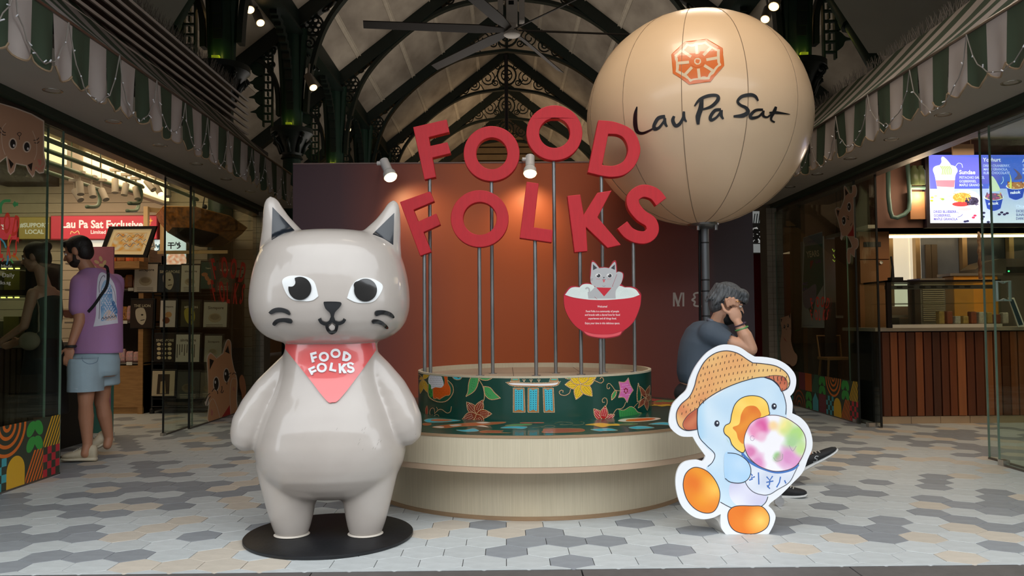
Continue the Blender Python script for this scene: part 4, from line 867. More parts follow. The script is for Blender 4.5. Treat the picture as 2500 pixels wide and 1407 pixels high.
# ---------------------------------------------------------------- trusses
def ribbon(pts, w, d, Y):
    """flat bar following 2-D points (x,z) in the frame plane, w wide in plane, d deep in Y"""
    L = stroke_loop(pts, w); n = len(pts); vs = [(x, Y-d/2, z) for x, z in L]+[(x, Y+d/2, z) for x, z in L]; m = len(L); fs = []
    for i in range(n-1):
        a, b, c, e = i, i+1, m-2-i, m-1-i; fs += [(a, b, c, e), (m+e, m+c, m+b, m+a), (a, m+a, m+b, b), (e, c, m+c, m+e)]
    fs += [(0, m-1, 2*m-1, m), (n-1, m+n-1, m+n, n)]
    return vs, fs
def spiral(cx_, cz_, r, a0, turns, dr, k=16):
    n = int(turns*k); return [(cx_+r*(1-.8*i/n)*math.cos(a0+dr*2*PI*i/k), cz_+r*(1-.8*i/n)*math.sin(a0+dr*2*PI*i/k)) for i in range(n+1)]
def truss(Y, lab):
    t = thing('roof_truss', lab, 'truss', (AX, Y, 4.9), 'iron roof trusses along the hall')
    for s in (-1, 1):
        q = lambda x, z: (AX+s*x, z)
        mb = MB(); mb.add(*ribbon([q(0, RZ-.12), q(8.3, RZ-.12-SL*8.3)], .26, .22, Y)); mb.obj('rafter', IRON, t)
        ap = cr([q(3.72, 4.95), q(3.66, 5.6), q(3.42, 6.45), q(3.02, 7.08), q(2.36, 7.72), q(1.7, 8.17), q(1.0, 8.44), q(0, 8.58)], False, 5)
        mb = MB(); mb.add(*ribbon(ap, .075, .16, Y)); mb.obj('arch_rib', IRON, t)
        # rosette by the column
        mb = MB(); c0 = q(3.60, 6.58); mb.add(*ribbon(ell(*c0, .19, .19, 18)+[ell(*c0, .19, .19, 18)[0]], .04, .05, Y))
        for k in range(6): 
            e = ell(c0[0]+.105*math.cos(k*PI/3), c0[1]+.105*math.sin(k*PI/3), .052, .052, 8); mb.add(*ribbon(e+[e[0]], .028, .05, Y))
        e = ell(*c0, .035, .035, 8); mb.add(*ribbon(e+[e[0]], .04, .05, Y)); mb.obj('rosette', IRON, t)
        for (x, z, r, a0, tn, dr) in ((3.40, 6.92, .12, .4, 1.5, 1), (3.58, 6.98, .10, 2.4, 1.4, -1), (.36, 8.78, .12, 1.2, 1.5, -1), (.30, 9.28, .10, .2, 1.4, 1), (3.66, 6.24, .11, 1.6, 1.4, 1), (3.60, 5.8, .075, 1.6, 1.3, -1), (3.12, 7.15+.02, .15, -2.2, 1.5, 1), (2.84, 7.49, .12, .6, 1.4, -1), (2.58, 7.66, .09, -2.2, 1.4, 1), (1.62, 8.36, .10, -.6, 1.4, -1), (1.36, 8.54, .14, 2.4, 1.5, 1), (1.02, 8.72, .19, -.8, 1.6, -1), (.62, 8.92, .25, 2.2, 1.7, 1)):
            c = q(x, z); mb = MB(); mb.add(*ribbon(spiral(c[0], c[1], r, a0 if s > 0 else PI-a0, tn, dr*s), .03, .05, Y))
            mb.add(*ribbon([(c[0]+r*.95, c[1]), (c[0]+r*1.5, c[1]-r*.9*s*dr)], .025, .05, Y)); mb.obj('scroll', IRON, t)
        # aisle arch
        mb = MB(); mb.add(*ribbon(cr([q(4.22, 4.9), q(4.25, 5.4), q(4.42, 5.8), q(4.72, 5.94), q(5.1, 5.80), q(5.6, 5.34)], False, 5), .07, .16, Y)); mb.obj('aisle_arch', IRON, t)
        for (x, z, r) in ((4.42, 6.12, .14), (4.72, 6.10, .075), (4.36, 5.85, .06)):
            c = q(x, z); mb = MB(); mb.add(*ribbon(spiral(c[0], c[1], r, 1, 1.5, s), .03, .05, Y)); mb.obj('scroll', IRON, t)
    mb = MB(); e = ell(AX, 9.02, .30, .32, 18); mb.add(*ribbon(e+[e[0]], .05, .06, Y)); e = ell(AX, 9.02, .17, .18, 14); mb.add(*ribbon(e+[e[0]], .035, .06, Y))
    for k in range(5): a = PI/2+k*PI*.4; mb.add(*ribbon([(AX, 9.02), (AX+.17*math.cos(a), 9.02+.18*math.sin(a))], .03, .06, Y))
    mb.obj('medallion', IRON, t); MB().tube([(AX, Y, 8.58), (AX, Y, RZ-.1)], .03, 6).obj('king_rod', IRON, t)
    return t
t0 = truss(FR[0], 'iron roof truss above the entrance, nearest of the row')
nm = ['second', 'third', 'fourth', 'fifth', 'sixth', 'farthest']
for i in range(1, 7): copy_tree(t0, (0, FR[i]-FR[0], 0), f'iron roof truss with scrollwork, {nm[i-1]} of the row from the entrance')
for s in (-1, 1):
    x = AX+s*(XC-.02); rt_ = thing('eaves_girder', 'dark iron girder running over the '+('left' if s < 0 else 'right')+' row of columns', 'girder', (x, FR[0], 6.4))
    MB().box(x-.14, x+.14, 10.2, 37, 6.42, 6.80).obj('web', IRON, rt_); MB().box(x-.2, x+.2, 10.2, 37, 6.38, 6.44).obj('flange', IRON, rt_)
    for i, Y in enumerate(FR[:-1]):
        for d in (1, -1):
            mb = MB(); pts = cr([(0, 5.0), (.15, 5.7), (.55, 6.15), (1.1, 6.38)], False, 4)
            for (a, za), (b, zb) in zip(pts, pts[1:]): mb.box(x-.06, x+.06, *sorted((Y+d*(a+.2), Y+d*(b+.2))), min(za, zb)-.04, max(za, zb)+.04)
            mb.obj('brace', IRON, rt_)
# ---------------------------------------------------------------- columns
def column(x, Y, s, lab):
    t = thing('iron_column', lab, 'column', (x, Y, 0), 'green cast-iron columns')
    n = 32; fl = lambda r, z: [(x+r*(1-.07*(k % 4 == 0))*math.cos(2*PI*k/n), Y+r*(1-.07*(k % 4 == 0))*math.sin(2*PI*k/n), z) for k in range(n)]
    MB().rings([fl(.24, 0), fl(.24, .3), fl(.17, .36), fl(.16, 4.1)]).obj('shaft', IRON2, t, 'auto')
    MB().lathe([(.16, 4.08), (.2, 4.1), (.17, 4.16), (.2, 4.28), (.27, 4.42), (.34, 4.52), (.38, 4.56), (.38, 4.64), (.3, 4.66), (.2, 4.68)], (x, Y, 0), 24, True).obj('capital', IRON, t, 'auto')
    for k in range(4):
        a = PI/4+k*PI/2; c = (x+.33*math.cos(a), Y+.33*math.sin(a)); mb = MB()
        mb.tube([(c[0]+.07*math.cos(b)*math.cos(a)*(1-b/14), c[1]+.07*math.cos(b)*math.sin(a)*(1-b/14), 4.47+.07*math.sin(b)*(1-b/14)) for b in [i*.5 for i in range(18)]], .025, 6); mb.obj('volute', IRON, t, True)
    for k in range(8):
        a = k*PI/4; MB().tube([(x+.19*math.cos(a), Y+.19*math.sin(a), 4.2), (x+.25*math.cos(a), Y+.25*math.sin(a), 4.34), (x+.33*math.cos(a), Y+.33*math.sin(a), 4.42), (x+.34*math.cos(a), Y+.34*math.sin(a), 4.38)], [.04, .04, .03, .01], 6).obj('acanthus_leaf', IRON, t, True)
    MB().rings([fl(.17, 4.66), fl(.16, 6.5)]).obj('upper_shaft', IRON2, t, 'auto')
    for dx in (-.27, .27):
        MB().rings([[(x+dx*.6*f+w*math.cos(q), Y+w*math.sin(q), z) for q in [i*PI/4 for i in range(8)]] for z, f, w in ((4.66, .8, .06), (5.2, .85, .07), (6.5, 1.25, .09))]).obj('pilaster', IRON2, t, 'auto')
    # pierced bracket toward the aisle
    o = s
    for d in (.36, .52):
        mb = MB(); mb.box(*sorted((x+o*d-.012, x+o*d+.012)), Y-.04, Y+.04, 4.7, 6.5); mb.obj('bracket_bar', IRON2, t)
    mb = MB()
    for i in range(12): z = 4.78+i*.145; mb.box(*sorted((x+o*.36, x+o*.52)), Y-.03, Y+.03, z, z+.03); mb.box(x+o*.44-.012, x+o*.44+.012, Y-.03, Y+.03, z+.05, z+.13)
    mb.obj('chain_fret', IRON2, t)
    for i in range(6):
        z = 4.95+i*.27; L = cr([(x+o*.52, z-.13), (x+o*(.62+.03*i), z-.08), (x+o*(.66+.03*i), z), (x+o*(.76+.03*i), z+.02), (x+o*(.66+.03*i), z+.06), (x+o*(.6+.03*i), z+.12), (x+o*.52, z+.14)], True, 3)
        MB().prism([L], lambda a, b: Vector((a, Y-.02, b)), lambda a, b: Vector((a, Y+.02, b))).obj('leaf_crest', IRON2, t)
    g = MB(); g.box(x-.05, x+.05, Y-.25, Y-.19, 4.68, 4.72); g.obj('uplight', M('uplight_glow', (190, 210, 60), .5, emit=.05), t)
    for dx in (-.12, .1): lamp('column_uplight', 'POINT', (x+dx, Y-.27, 4.76), .35, (.82, .80, .12), .03)
    return t
ordn = ['nearest', 'second', 'third', 'fourth', 'fifth']
for s in (-1, 1):
    for i in range(5): column(AX+s*XC, FR[i], s, f'green cast-iron column with leafy capital, {ordn[i]} on the '+('left' if s < 0 else 'right')+' side of the hall')
# ---------------------------------------------------------------- ceiling spotlights
def cspot(p, e, Y, lab, lit=True):
    a = onY(*p, Y); b = onY(*e, Y-.15); t = thing('ceiling_spotlight', lab, 'light', a, 'white cylinder spotlights on the ironwork')
    MB().tube([a, b], .075, 14).obj('housing', M('spot_white', (120, 112, 104), .5), t, 'auto'); d = (b-a).normalized()
    MB().ball(b+d*.003, (.066, .066, .025), 14, 6, d.to_track_quat('Z', 'Y').to_matrix()).obj('bulb', M('spot_bulb', (255, 205, 130), .5, emit=6), t, True); MB().tube([a, a+Vector((0, .1, .25))], .02, 6).obj('bracket', M('spot_white', (120, 112, 104), .5), t)
cspot((600, -6), (610, 24), 12.4, 'white spotlight beside the nearest left column, upper of the pair'); cspot((625, 30), (636, 56), 13.6, 'white spotlight beside the nearest left column, lower of the pair')
cspot((752, 186), (765, 214), 14.2, 'white spotlight on the second left column'); cspot((843, 303), (850, 317), 19.5, 'small white spotlight at the third left column')
cspot((1898, -16), (1889, 16), 10.8, 'white spotlight above the balloon at right, upper of the two'); cspot((1876, 22), (1868, 47), 12.6, 'white spotlight above the balloon at right, lower of the two')
# ---------------------------------------------------------------- ceiling fan
FY = 12.0; fc = onY(1250, 86, FY)
fan = thing('ceiling_fan', 'large ceiling fan with white drop column and long dark blades', 'fan', fc)
mb = MB(); 
for dx in (-.19, .13): mb.box(fc.x+dx-.02, fc.x+dx+.06, FY-.09, FY+.09, fc.z+.2, fc.z+2.6)
mb.obj('side_channel', M('fan_white', (214, 206, 196), .5), fan); MB().box(fc.x-.085, fc.x+.085, FY-.12, FY+.12, fc.z+.16, fc.z+2.6).obj('drop_column', M('fan_white', (214, 206, 196), .5), fan, bevel=.01)
MB().box(fc.x-.05, fc.x+.03, FY-.125, FY-.119, fc.z+.42, fc.z+.48).obj('cover_slot', M('black_gap', (12, 12, 12), .8), fan)
MB().lathe([(.0, -.02), (.10, -.02), (.125, .0), (.125, .03), (.06, .08), (.06, .2)], (fc.x, FY, fc.z), 32, True).obj('motor_hub', M('fan_white', (214, 206, 196), .5), fan, 'auto')
for k in range(6):
    a = k*PI/3+.12; c, s = math.cos(a), math.sin(a); mb = MB()
    mb.rings([[(fc.x+r*c-w*s*q, FY+r*s+w*c*q, fc.z+.07+h+.05*q*w/.1) for q, h in ((-1, 0), (1, 0), (1, .015), (-1, .015))] for r, w in ((.1, .035), (.5, .07), (2.2, .06))]); mb.obj('blade', M('fan_blade', (62, 56, 52), .6), fan)
for s in (-1, 1): MB().tube([(fc.x+s*.12, FY, fc.z+.5), (fc.x+s*.6, FY, fc.z+1.0)], .006, 5).obj('stay_cable', STEEL, fan)
rd_ = onY(1237, 330, 25.5); MB().tube([(rd_.x, 25.5, rd_.z), (rd_.x, 25.5, 9.6)], .06, 8).obj('hanging_rod', M('rod_dark', (24, 22, 30), .5), None); tag(bpy.data.objects['hanging_rod'], 'thin dark rod hanging from the roof ridge behind the letters', 'rod')
# ================================================================ awnings
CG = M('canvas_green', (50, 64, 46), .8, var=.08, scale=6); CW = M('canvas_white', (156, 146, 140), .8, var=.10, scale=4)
WIRE = M('wire_grey', (120, 112, 104), .6); TINY = M('tiny_bulb', (220, 220, 225), .3)
for s, vx, g0, nm in ((-1, -2.50, 4.256, 'left'), (1, 2.85, 5.09, 'right')):
    t = thing('striped_awning', f'green and white striped scalloped awning over the {nm} shop front', 'awning', (vx, 6, 2.5))
    ra = random.Random(11+s); y0 = g0-2.0
    n = int((9.62-y0)/.2)
    for i in range(n):
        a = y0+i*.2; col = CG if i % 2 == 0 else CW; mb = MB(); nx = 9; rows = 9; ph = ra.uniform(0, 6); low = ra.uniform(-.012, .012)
        vs = []
        for r in range(rows):
            for k in range(nx):
                u = k/(nx-1); v = r/(rows-1); bot = 2.535-.055*math.sin(PI*u)**.7+low
                z = 2.845+(bot-2.845)*v; x = vx-s*(.012*math.sin(2*PI*(u*1.0)+ph)*v+.01*math.sin(9*(a+u*.2))*v)
                vs.append((x, a+u*.2, z))
        fs = [(r*nx+k, r*nx+k+1, (r+1)*nx+k+1, (r+1)*nx+k) for r in range(rows-1) for k in range(nx-1)]
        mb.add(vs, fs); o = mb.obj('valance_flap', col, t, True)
        e = MB().tube([(vs[(rows-1)*nx+k][0]-s*.002, vs[(rows-1)*nx+k][1], vs[(rows-1)*nx+k][2]) for k in range(nx)], .006, 5).obj('hem', M('hem_tan', (140, 118, 92), .8), t); sub(e, o)
    # sloping canvas, one continuous sheet in two colours
    me = bpy.data.meshes.new('canopy'); V = []; Fs = []; mi = []; rows = 7
    for i in range(n+1):
        a = y0+i*.2
        for r in range(rows): v = r/(rows-1); V.append((vx+s*.74*v, a, 2.845+.69*v-.035*math.sin(PI*v)+.008*math.sin(a*5+v*3)))
    for i in range(n):
        for r in range(rows-1): Fs.append((i*rows+r, (i+1)*rows+r, (i+1)*rows+r+1, i*rows+r+1)); mi.append(i % 2)
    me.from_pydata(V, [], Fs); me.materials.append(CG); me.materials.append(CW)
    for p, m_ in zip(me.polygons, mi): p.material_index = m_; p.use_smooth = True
    link('canopy', me, t)
    MB().tube([(vx, y0, 2.85), (vx, y0+n*.2, 2.85)], .012, 8).obj('front_bar', ALU, t)
    # fairy lights
    f = thing('string_lights', f'string of tiny fairy lights looped along the {nm} awning', 'lights', (vx, 6, 2.6)); pts = []; bl = MB(); y = y0
    while y < 9.4:
        L = ra.uniform(.42, .72)
        for i in range(14):
            u = i/14; z = 2.83-(.33+.04*math.sin(y*3))*(math.sin(PI*u)**.55)+ra.uniform(-.012, .012); p = Vector((vx-s*.028, y+L*u+ra.uniform(-.01, .01), z)); pts.append(p)
            if i % 2: bl.tube([p, p+Vector((-s*.006, ra.uniform(-.035, .035), ra.uniform(-.02, .02)))], .004, 4)
        y += L
    MB().tube(pts, .0042, 4).obj('wire', WIRE, f); o = bl.obj('tiny_bulbs', TINY, f); o['kind'] = 'stuff'
    # bird spikes
    sp = MB(); xs = vx+s*.76; zt_ = 3.53 if s > 0 else 3.86
    if s < 0: xs = vx-.66
    y = 3.0
    while y < 9.5:
        for q in range(3): sp.tube([(xs, y, zt_), (xs+ra.uniform(-.05, .05), y+ra.uniform(-.03, .03), zt_+.11)], [.003, .0012], 3)
        y += .035
    o = sp.obj('bird_spikes', WIRE, None); tag(o, f'fine bird spikes along the top edge of the {nm} shop canopy', 'bird spikes', None, 'stuff')
# louvre above left awning
lv = thing('louvre_screen', 'white slatted louvre above the left awning', 'louvre', (-3.2, 6, 3.4))
for i in range(6):
    z = 3.415+i*.083; MB().box(-3.19, -3.12, 2.8, 9.85, z, z+.022, Matrix.Rotation(.5, 3, 'Y')).obj('slat', M('slat_white', (204, 194, 184), .5, var=.06), lv, bevel=.002)
MB().box(-3.30, -3.24, 2.8, 9.55, 3.38, 3.92).obj('backing', M('slat_backing', (50, 32, 28), .35, var=.2), lv)
# ================================================================ left shop
GL = glass('shop_glass', (.90, .95, .92), 1.0); GE = M('glass_edge', (112, 134, 120), .3, coat=.3)
def pane(name, lab, X, y0, y1, z1=HEAD-.09, z0=.012, grp=None):
    t = thing(name, lab, 'glass panel', (X, y0, 0), grp)
    MB().box(X-.006, X+.006, y0, y1, z0, z1).obj('glass', GL, t)
    for y in (y0, y1): MB().box(X-.0065, X+.0065, y-.005, y+.005, z0, z1).obj('polished_edge', GE, t)
    MB().box(X-.012, X+.012, y0, y1, .0, z0).obj('floor_channel', ALU, t)
    return t
gl1 = pane('shop_window', 'large glass pane at the left edge with a mosaic print along its foot', GX_L, 3.7, 6.10)
gl2 = pane('sliding_door', 'sliding glass leaf behind the pane at the left edge', GX_L-.07, 4.6, 6.02)
gl3 = pane('shop_window', 'glass pane left of the cat statue with brown cat sticker and red lettering', GX_L, 8.58, 11.02)
gl4 = pane('sliding_door', 'narrow glass leaf with dark edge next to the book rack', GX_L-.07, 8.10, 8.85)
for t, y in ((gl3, 8.58), (gl4, 8.10)): MB().box(GX_L-.075 if t is gl4 else GX_L-.01, GX_L-.06 if t is gl4 else GX_L+.01, y-.006, y+.006, .012, HEAD-.09).obj('dark_edge_strip', M('black_seal', (16, 18, 17), .5), t)
MB().box(GX_L-.085, GX_L-.055, 8.07, 8.15, 0.0, .03).obj('pivot_clamp', M('chrome_rim', (200, 195, 188), .25, .9), gl4)
def tilepost(name, x0, x1, lab):
    s = struct(name, MB().box(x0, x1, 11.02, 11.3, 0, HEAD), M('post_grout', (110, 102, 92), .8))
    mb = MB(); nx = 2
    for j in range(36):
        for i in range(3): w = (x1-x0)/3; mb.box(x0+i*w+.002, x0+(i+1)*w-.002, 11.008, 11.022, j*.073+.002, j*.073+.071)
    o = mb.obj('post_tiles', M('post_tile', (158, 148, 134), .35, var=.12, scale=9), s); o['kind'] = 'stuff'
tilepost('wall_post_left', GX_L-.10, GX_L+.06, ''); tilepost('wall_post_right', 3.58, 3.80, '')
# mosaic strip on glass: u runs away from the door edge
def mosaic(X, yedge, dr, n, par, lab_par):
    q = .214; A = Art(lambda u, v, l: Vector((X+(.008+(l-1)*.002)*(1 if X < 0 else -1), yedge+dr*u*q, .012+v*q)))
    G_ = (62, 160, 70); O_ = (226, 116, 40); Y_ = (226, 176, 40); R_ = (196, 46, 58); T_ = (74, 168, 176); K_ = (58, 66, 52); M_ = (120, 50, 60)
    A.poly([(0,0),(n,0),(n,2),(0,2)], K_)
    def stripes(u, v, c):
        for i in range(-6, 7):
            a = i*.17; L = [(a+t*1.0, t) for t in (0, 1)]; P0 = (a, 0); 
            pts = []
            # clipped slanted bar
            poly = [(a, 0), (a+.09, 0), (a+.09-.6, 1), (a-.6, 1)]
            cl = []
            for k in range(4):
                p, r = poly[k], poly[(k+1) % 4]
                for m_ in range(6): t = m_/6; cl.append((min(1, max(0, p[0]+(r[0]-p[0])*t)), p[1]+(r[1]-p[1])*t))
            if max(c_[0] for c_ in cl)-min(c_[0] for c_ in cl) < .02: continue
            A.raw([(u+p[0], v+p[1]) for p in cl], [tuple(range(len(cl)))], c, A.L+.02)
    def check(u, v, c):
        for i in range(4):
            for j in range(4):
                if (i+j) % 2: A.poly([(u+i/4, v+j/4), (u+(i+1)/4, v+j/4), (u+(i+1)/4, v+(j+1)/4), (u+i/4, v+(j+1)/4)], c)
    def leaves(u, v):
        for vv in (0, .5):
            for s in (0, 1):
                m_ = (lambda a: u+.5+(a if s else -a)); A.poly([(m_(x), v+vv+y) for x, y in cr([(.02, .44), (.0, .2), (.22, -.02), (.42, .0), (.46, .2), (.3, .42)])], G_)
    def arcs(u, v):
        for r in (.95, .68, .42, .17):
            A.stroke([(u+1+r*math.cos(a), v+1-r*math.sin(a)) for a in [PI*i/24 for i in range(25)]], .11, O_)
    stripes(0, 1, Y_); check(0, 0, R_); leaves(1, 1); stripes(1, 0, O_); arcs(2, 1); A.poly([(2.04,0)]+[(2.52+.48*math.cos(PI-PI*i/16), .5+.48*math.sin(PI-PI*i/16)) for i in range(17)]+[(3,0)], Y_); check(3, 0, T_)
    if n > 4:
        leaves(4, 1); A.poly([(4,0),(5,0),(5,1),(4,1)], M_); stripes(5, 1, (60, 120, 90)); A.poly([(5.1,0),(5.1,.6),(5.5,1),(5.9,.6),(5.9,0)], T_)
        A.poly([(6,1),(7,1),(7,2),(6,2)], (190, 90, 30)); leaves(6, 0); A.poly([(7,1),(8,1),(8,2),(7,2)], M_)
        for r in (.9, .6, .3): A.stroke([(8+r*math.cos(a), r*math.sin(a)) for a in [PI*i/20 for i in range(21)]], .11, (160, 80, 40))
        check(9, 0, T_); stripes(9, 1, Y_)
    A.obj('mosaic_print', MC('satin_print', .5), par)
mosaic(GX_L, 6.095, -1, 10, gl1, ''); 
# cat decals on the panes
BRN = (190, 150, 122); LT = (222, 206, 190); DK = (34, 26, 24); PK = (206, 130, 112)
A = Art(planeX(GX_L+.007, .002), crop(0, 250, 3.127))
A.poly([(-60,-40),(0,5),(120,40),(240,85),(338,140),(338,380),(352,470),(335,540),(300,545),(268,520),(262,560),(248,575),(215,530),(198,486),(125,472),(110,530),(80,556),(60,530),(46,420),(0,460),(-60,480)], LT)
A.poly([(-60,-30),(0,12),(120,50),(240,95),(328,148),(328,380),(344,470),(330,530),(302,535),(272,512),(258,552),(247,562),(220,525),(204,480),(120,462),(103,525),(80,545),(66,520),(54,410),(0,446),(-60,465)], BRN)
A.poly([(62,425),(105,470),(82,510)], DK); A.poly([(210,478),(250,460),(240,528)], DK)
for x, y in ((98, 316), (205, 340)): A.poly(ell(x, y, 32, 44), LT); A.poly(ell(x, y, 21, 34), (26, 28, 34)); A.poly(ell(x+8, y+14, 7, 10), (235, 235, 235))
A.stroke(cr([(130,240),(148,230),(162,240),(148,258),(130,240)], False), 5, DK); A.stroke([(148,258),(148,285)], 5, DK)
for a in ([(0,190),(25,225),(45,232)], [(0,225),(25,248),(45,250)], [(255,290),(280,288),(298,270)], [(262,308),(285,312),(300,298)]): A.stroke(cr(a, False), 6, DK)
A.stroke(cr([(46,160),(15,210),(18,330),(40,400)], False), 4, LT); A.stroke(cr([(248,218),(275,290),(280,380),(262,440)], False), 4, LT)
A.poly(cr([(288,440),(300,436),(316,445),(312,475),(300,480)]), PK); [A.poly(ell(x, y, 7, 10), PK) for x, y in ((275, 500), (295, 510), (316, 505), (330, 490))]
A.obj('cat_sticker', MC('satin_print', .5), gl1)
def logo(A, w, h, col, slant=0, lw=.17):
    """two rows of lettering in a w x h box"""
    for row, wd, y0 in ((0, 'FOOD', 0), (1, 'FOLKS', .54)):
        n = len(wd)
        for i, ch in enumerate(wd):
            x = (i+.5)/n; bow = .10*abs(x-.5)*2*(1 if row == 0 else .5); A.text(ch, w*(x-.5*.9/n), h*(y0+.42+bow*(1 if row == 0 else -.4)), h*.58, col, (x-.5)*.5, .03, 'LEFT', w/h*.62*(4.6/n)/1.6)
A = Art(planeX(GX_L+.007, .002), lambda x, y: (0, 0)); RD = (236, 72, 56)
LG = [(-24, 535), (46, 515), (-24, 628), (46, 638)]
A.tx = lambda x, y: (-34+x, 515+y); logo(A, 80, 118, RD)
A.tx = crop(0, 250, 3.127); A.stroke(cr([(5,850),(5,790),(30,755),(80,752)], False), 22, (70, 160, 96)); A.poly([(118+22*math.cos(k*PI/5), 778+(26 if k % 2 else 12)*math.sin(k*PI/5)) for k in range(10)], (70, 160, 96))
for a, c in (([(58,1170),(60,1200),(50,1240)], (70,150,190)), ([(0,1040),(30,1070),(45,1110)], (80,170,190)), ([(62,1100),(65,1050),(80,1010)], (220,150,50)), ([(85,1170),(120,1180),(140,1205)], (220,130,40)), ([(30,1190),(15,1215)], (200,60,60)), ([(80,1195),(100,1230)], (80,170,90))): A.stroke(cr(a, False), 12, c)
A.text('Freshly Made', -120, 1265, 40, (190,196,186)); A.text('From Daily', -98, 1335, 46, (190,196,186)); A.text('foodfolks.sg', -110, 1390, 40, (190,196,186))
A.obj('red_lettering', MC('satin_print', .5), gl1)
A = Art(planeX(GX_L+.007, .002), crop(480, 780, 5.21))
A.poly(cr([(180,1318,1),(135,1280),(150,1100),(125,1110),(105,1050),(145,960),(138,700),(130,500),(160,430),(190,428),(255,490,1),(330,430,1),(370,290),(405,252),(440,300),(448,470),(482,640),(500,680),(520,800),(515,1000),(525,1190),(498,1218,1)]), LT)
A.poly(cr([(182,1308,1),(145,1270),(160,1100),(150,960),(148,700),(140,510),(170,442),(192,442),(255,502,1),(340,436,1),(378,300),(405,264),(432,305),(440,470),(474,640),(492,700),(510,800),(505,1000),(515,1185),(494,1210,1)]), (214, 156, 112))
A.poly([(165,500),(222,525),(166,645)], DK); A.poly([(400,330),(420,440),(362,412)], DK); A.poly([(305,1268),(422,1090),(430,1228)], (180, 24, 24))
for x, y in ((380, 712), (250, 820)): A.poly(ell(x, y, 42, 94), LT); A.poly(ell(x, y, 30, 80), (28, 22, 22)); A.poly(ell(x-12, y-20, 9, 20), (235, 235, 235))
A.stroke(cr([(322,848),(322,895),(310,925),(328,935),(342,905)], False), 9, DK)
for a in ([(195,920),(225,885),(262,915),(268,950)], [(395,720),(410,700),(440,680)], [(455,705),(475,682),(510,705)], [(110,1045),(140,970),(172,942)], [(125,1110),(150,1020),(180,980)], [(385,830),(390,780),(420,720)]): A.stroke(cr(a, False), 9, DK)
for pts in ([(300,1270),(265,1130),(220,1020),(185,1025),(160,1080)], [(435,1225),(425,1000),(432,830),(460,750),(500,760)]): A.stroke(cr(pts, False), 6, LT)
A.poly(cr([(190,1145),(210,1180),(200,1225),(182,1215),(180,1165)]), PK); A.poly(cr([(470,860),(488,900),(475,915),(460,890)]), PK)
A.poly(cr([(545,750),(580,706),(615,780),(630,900),(610,1000),(580,1015),(570,940),(548,850)]), (186, 124, 88))
A.obj('cat_sticker', MC('satin_print', .5), gl3)
A = Art(planeX(GX_L+.007, .002)); A.tx = lambda x, y: (522+x, 622+y+ (x*.10)); logo(A, 76, 118, RD); A.obj('red_lettering', MC('satin_print', .5), gl3)
# ---- room behind
bwl = struct('wall_left_shop_back', MB().box(-9.2, GX_L-.1, 11.1, 11.25, 0, 3.2), M('shop_wall_joint', (120, 106, 88), .8))
for j in range(24): MB().box(-9.1, GX_L-.11, 11.085, 11.1, .0+j*.132+.003, .0+(j+1)*.132-.003).obj('wall_board', M('shop_wall_board', (196, 182, 160), .6, var=.05, rand=.04), bwl)
def lbox(px0, py0, px1, py1, Y, d, col, emit, name, lab, cat, art=None, frame=None):
    a = onY(px0, py0, Y); b = onY(px1, py1, Y); t = thing(name, lab, cat, (a.x, Y, b.z))
    MB().box(a.x, b.x, Y, Y+d, b.z, a.z).obj('cabinet', frame or M(name+'_case'+str(len(MATS)), [c*.8 for c in col], .5), t)
    A = Art(lambda x, y, l: Vector((onY(x, y, Y).x, Y-(l)*.0012, onY(x, y, Y).z))); A.poly([(px0+1,py0+1),(px1-1,py0+1),(px1-1,py1-1),(px0+1,py1-1)], col)
    if art: art(A)
    A.obj('face', MC('lit_print_%g' % emit, .4, emit=emit), t); return t
def art_ex(A):
    A.text('Lau Pa Sat Exclusives', 150, 556, 26.5, (250, 246, 240), .008, .03, 'LEFT', .93); A.text('Limited Edition', 221, 571, 12.5, (250, 246, 240), 0, .02)
    for x, y, r in ((368, 539, 6), (366, 547, 3)): A.poly([(x+(r if k % 2 == 0 else r*.3)*math.cos(k*PI/4), y+(r if k % 2 == 0 else r*.3)*1.3*math.sin(k*PI/4)) for k in range(8)], (250, 190, 70))
    A.stroke(cr([(172,572),(175,565),(182,569),(190,564),(194,572)], False), 1.6, (240, 220, 140))
lbox(124, 527, 383, 584, 10.95, .1, (206, 70, 80), .42, 'lightbox_sign', 'wide red lit sign with white lettering on the left shop back wall', 'sign', art_ex)
lbox(46, 530, 121, 584, 10.95, .1, (176, 150, 84), .28, 'lightbox_sign', 'dull yellow sign reading SUPPORT LOCAL seen through the left glass', 'sign', lambda A: (A.text('#SUPPORT', 49, 555, 14.5, (240, 236, 225), 0, .03), A.text('LOCAL', 61, 571, 14.5, (240, 236, 225), 0, .03)))
lbox(-60, 530, 42, 586, 10.95, .1, (206, 60, 74), .45, 'lightbox_sign', 'red lit sign cut by the left edge of the photo', 'sign', lambda A: A.text('GIFTS', -28, 560, 16, (245, 240, 235), 0, .03))
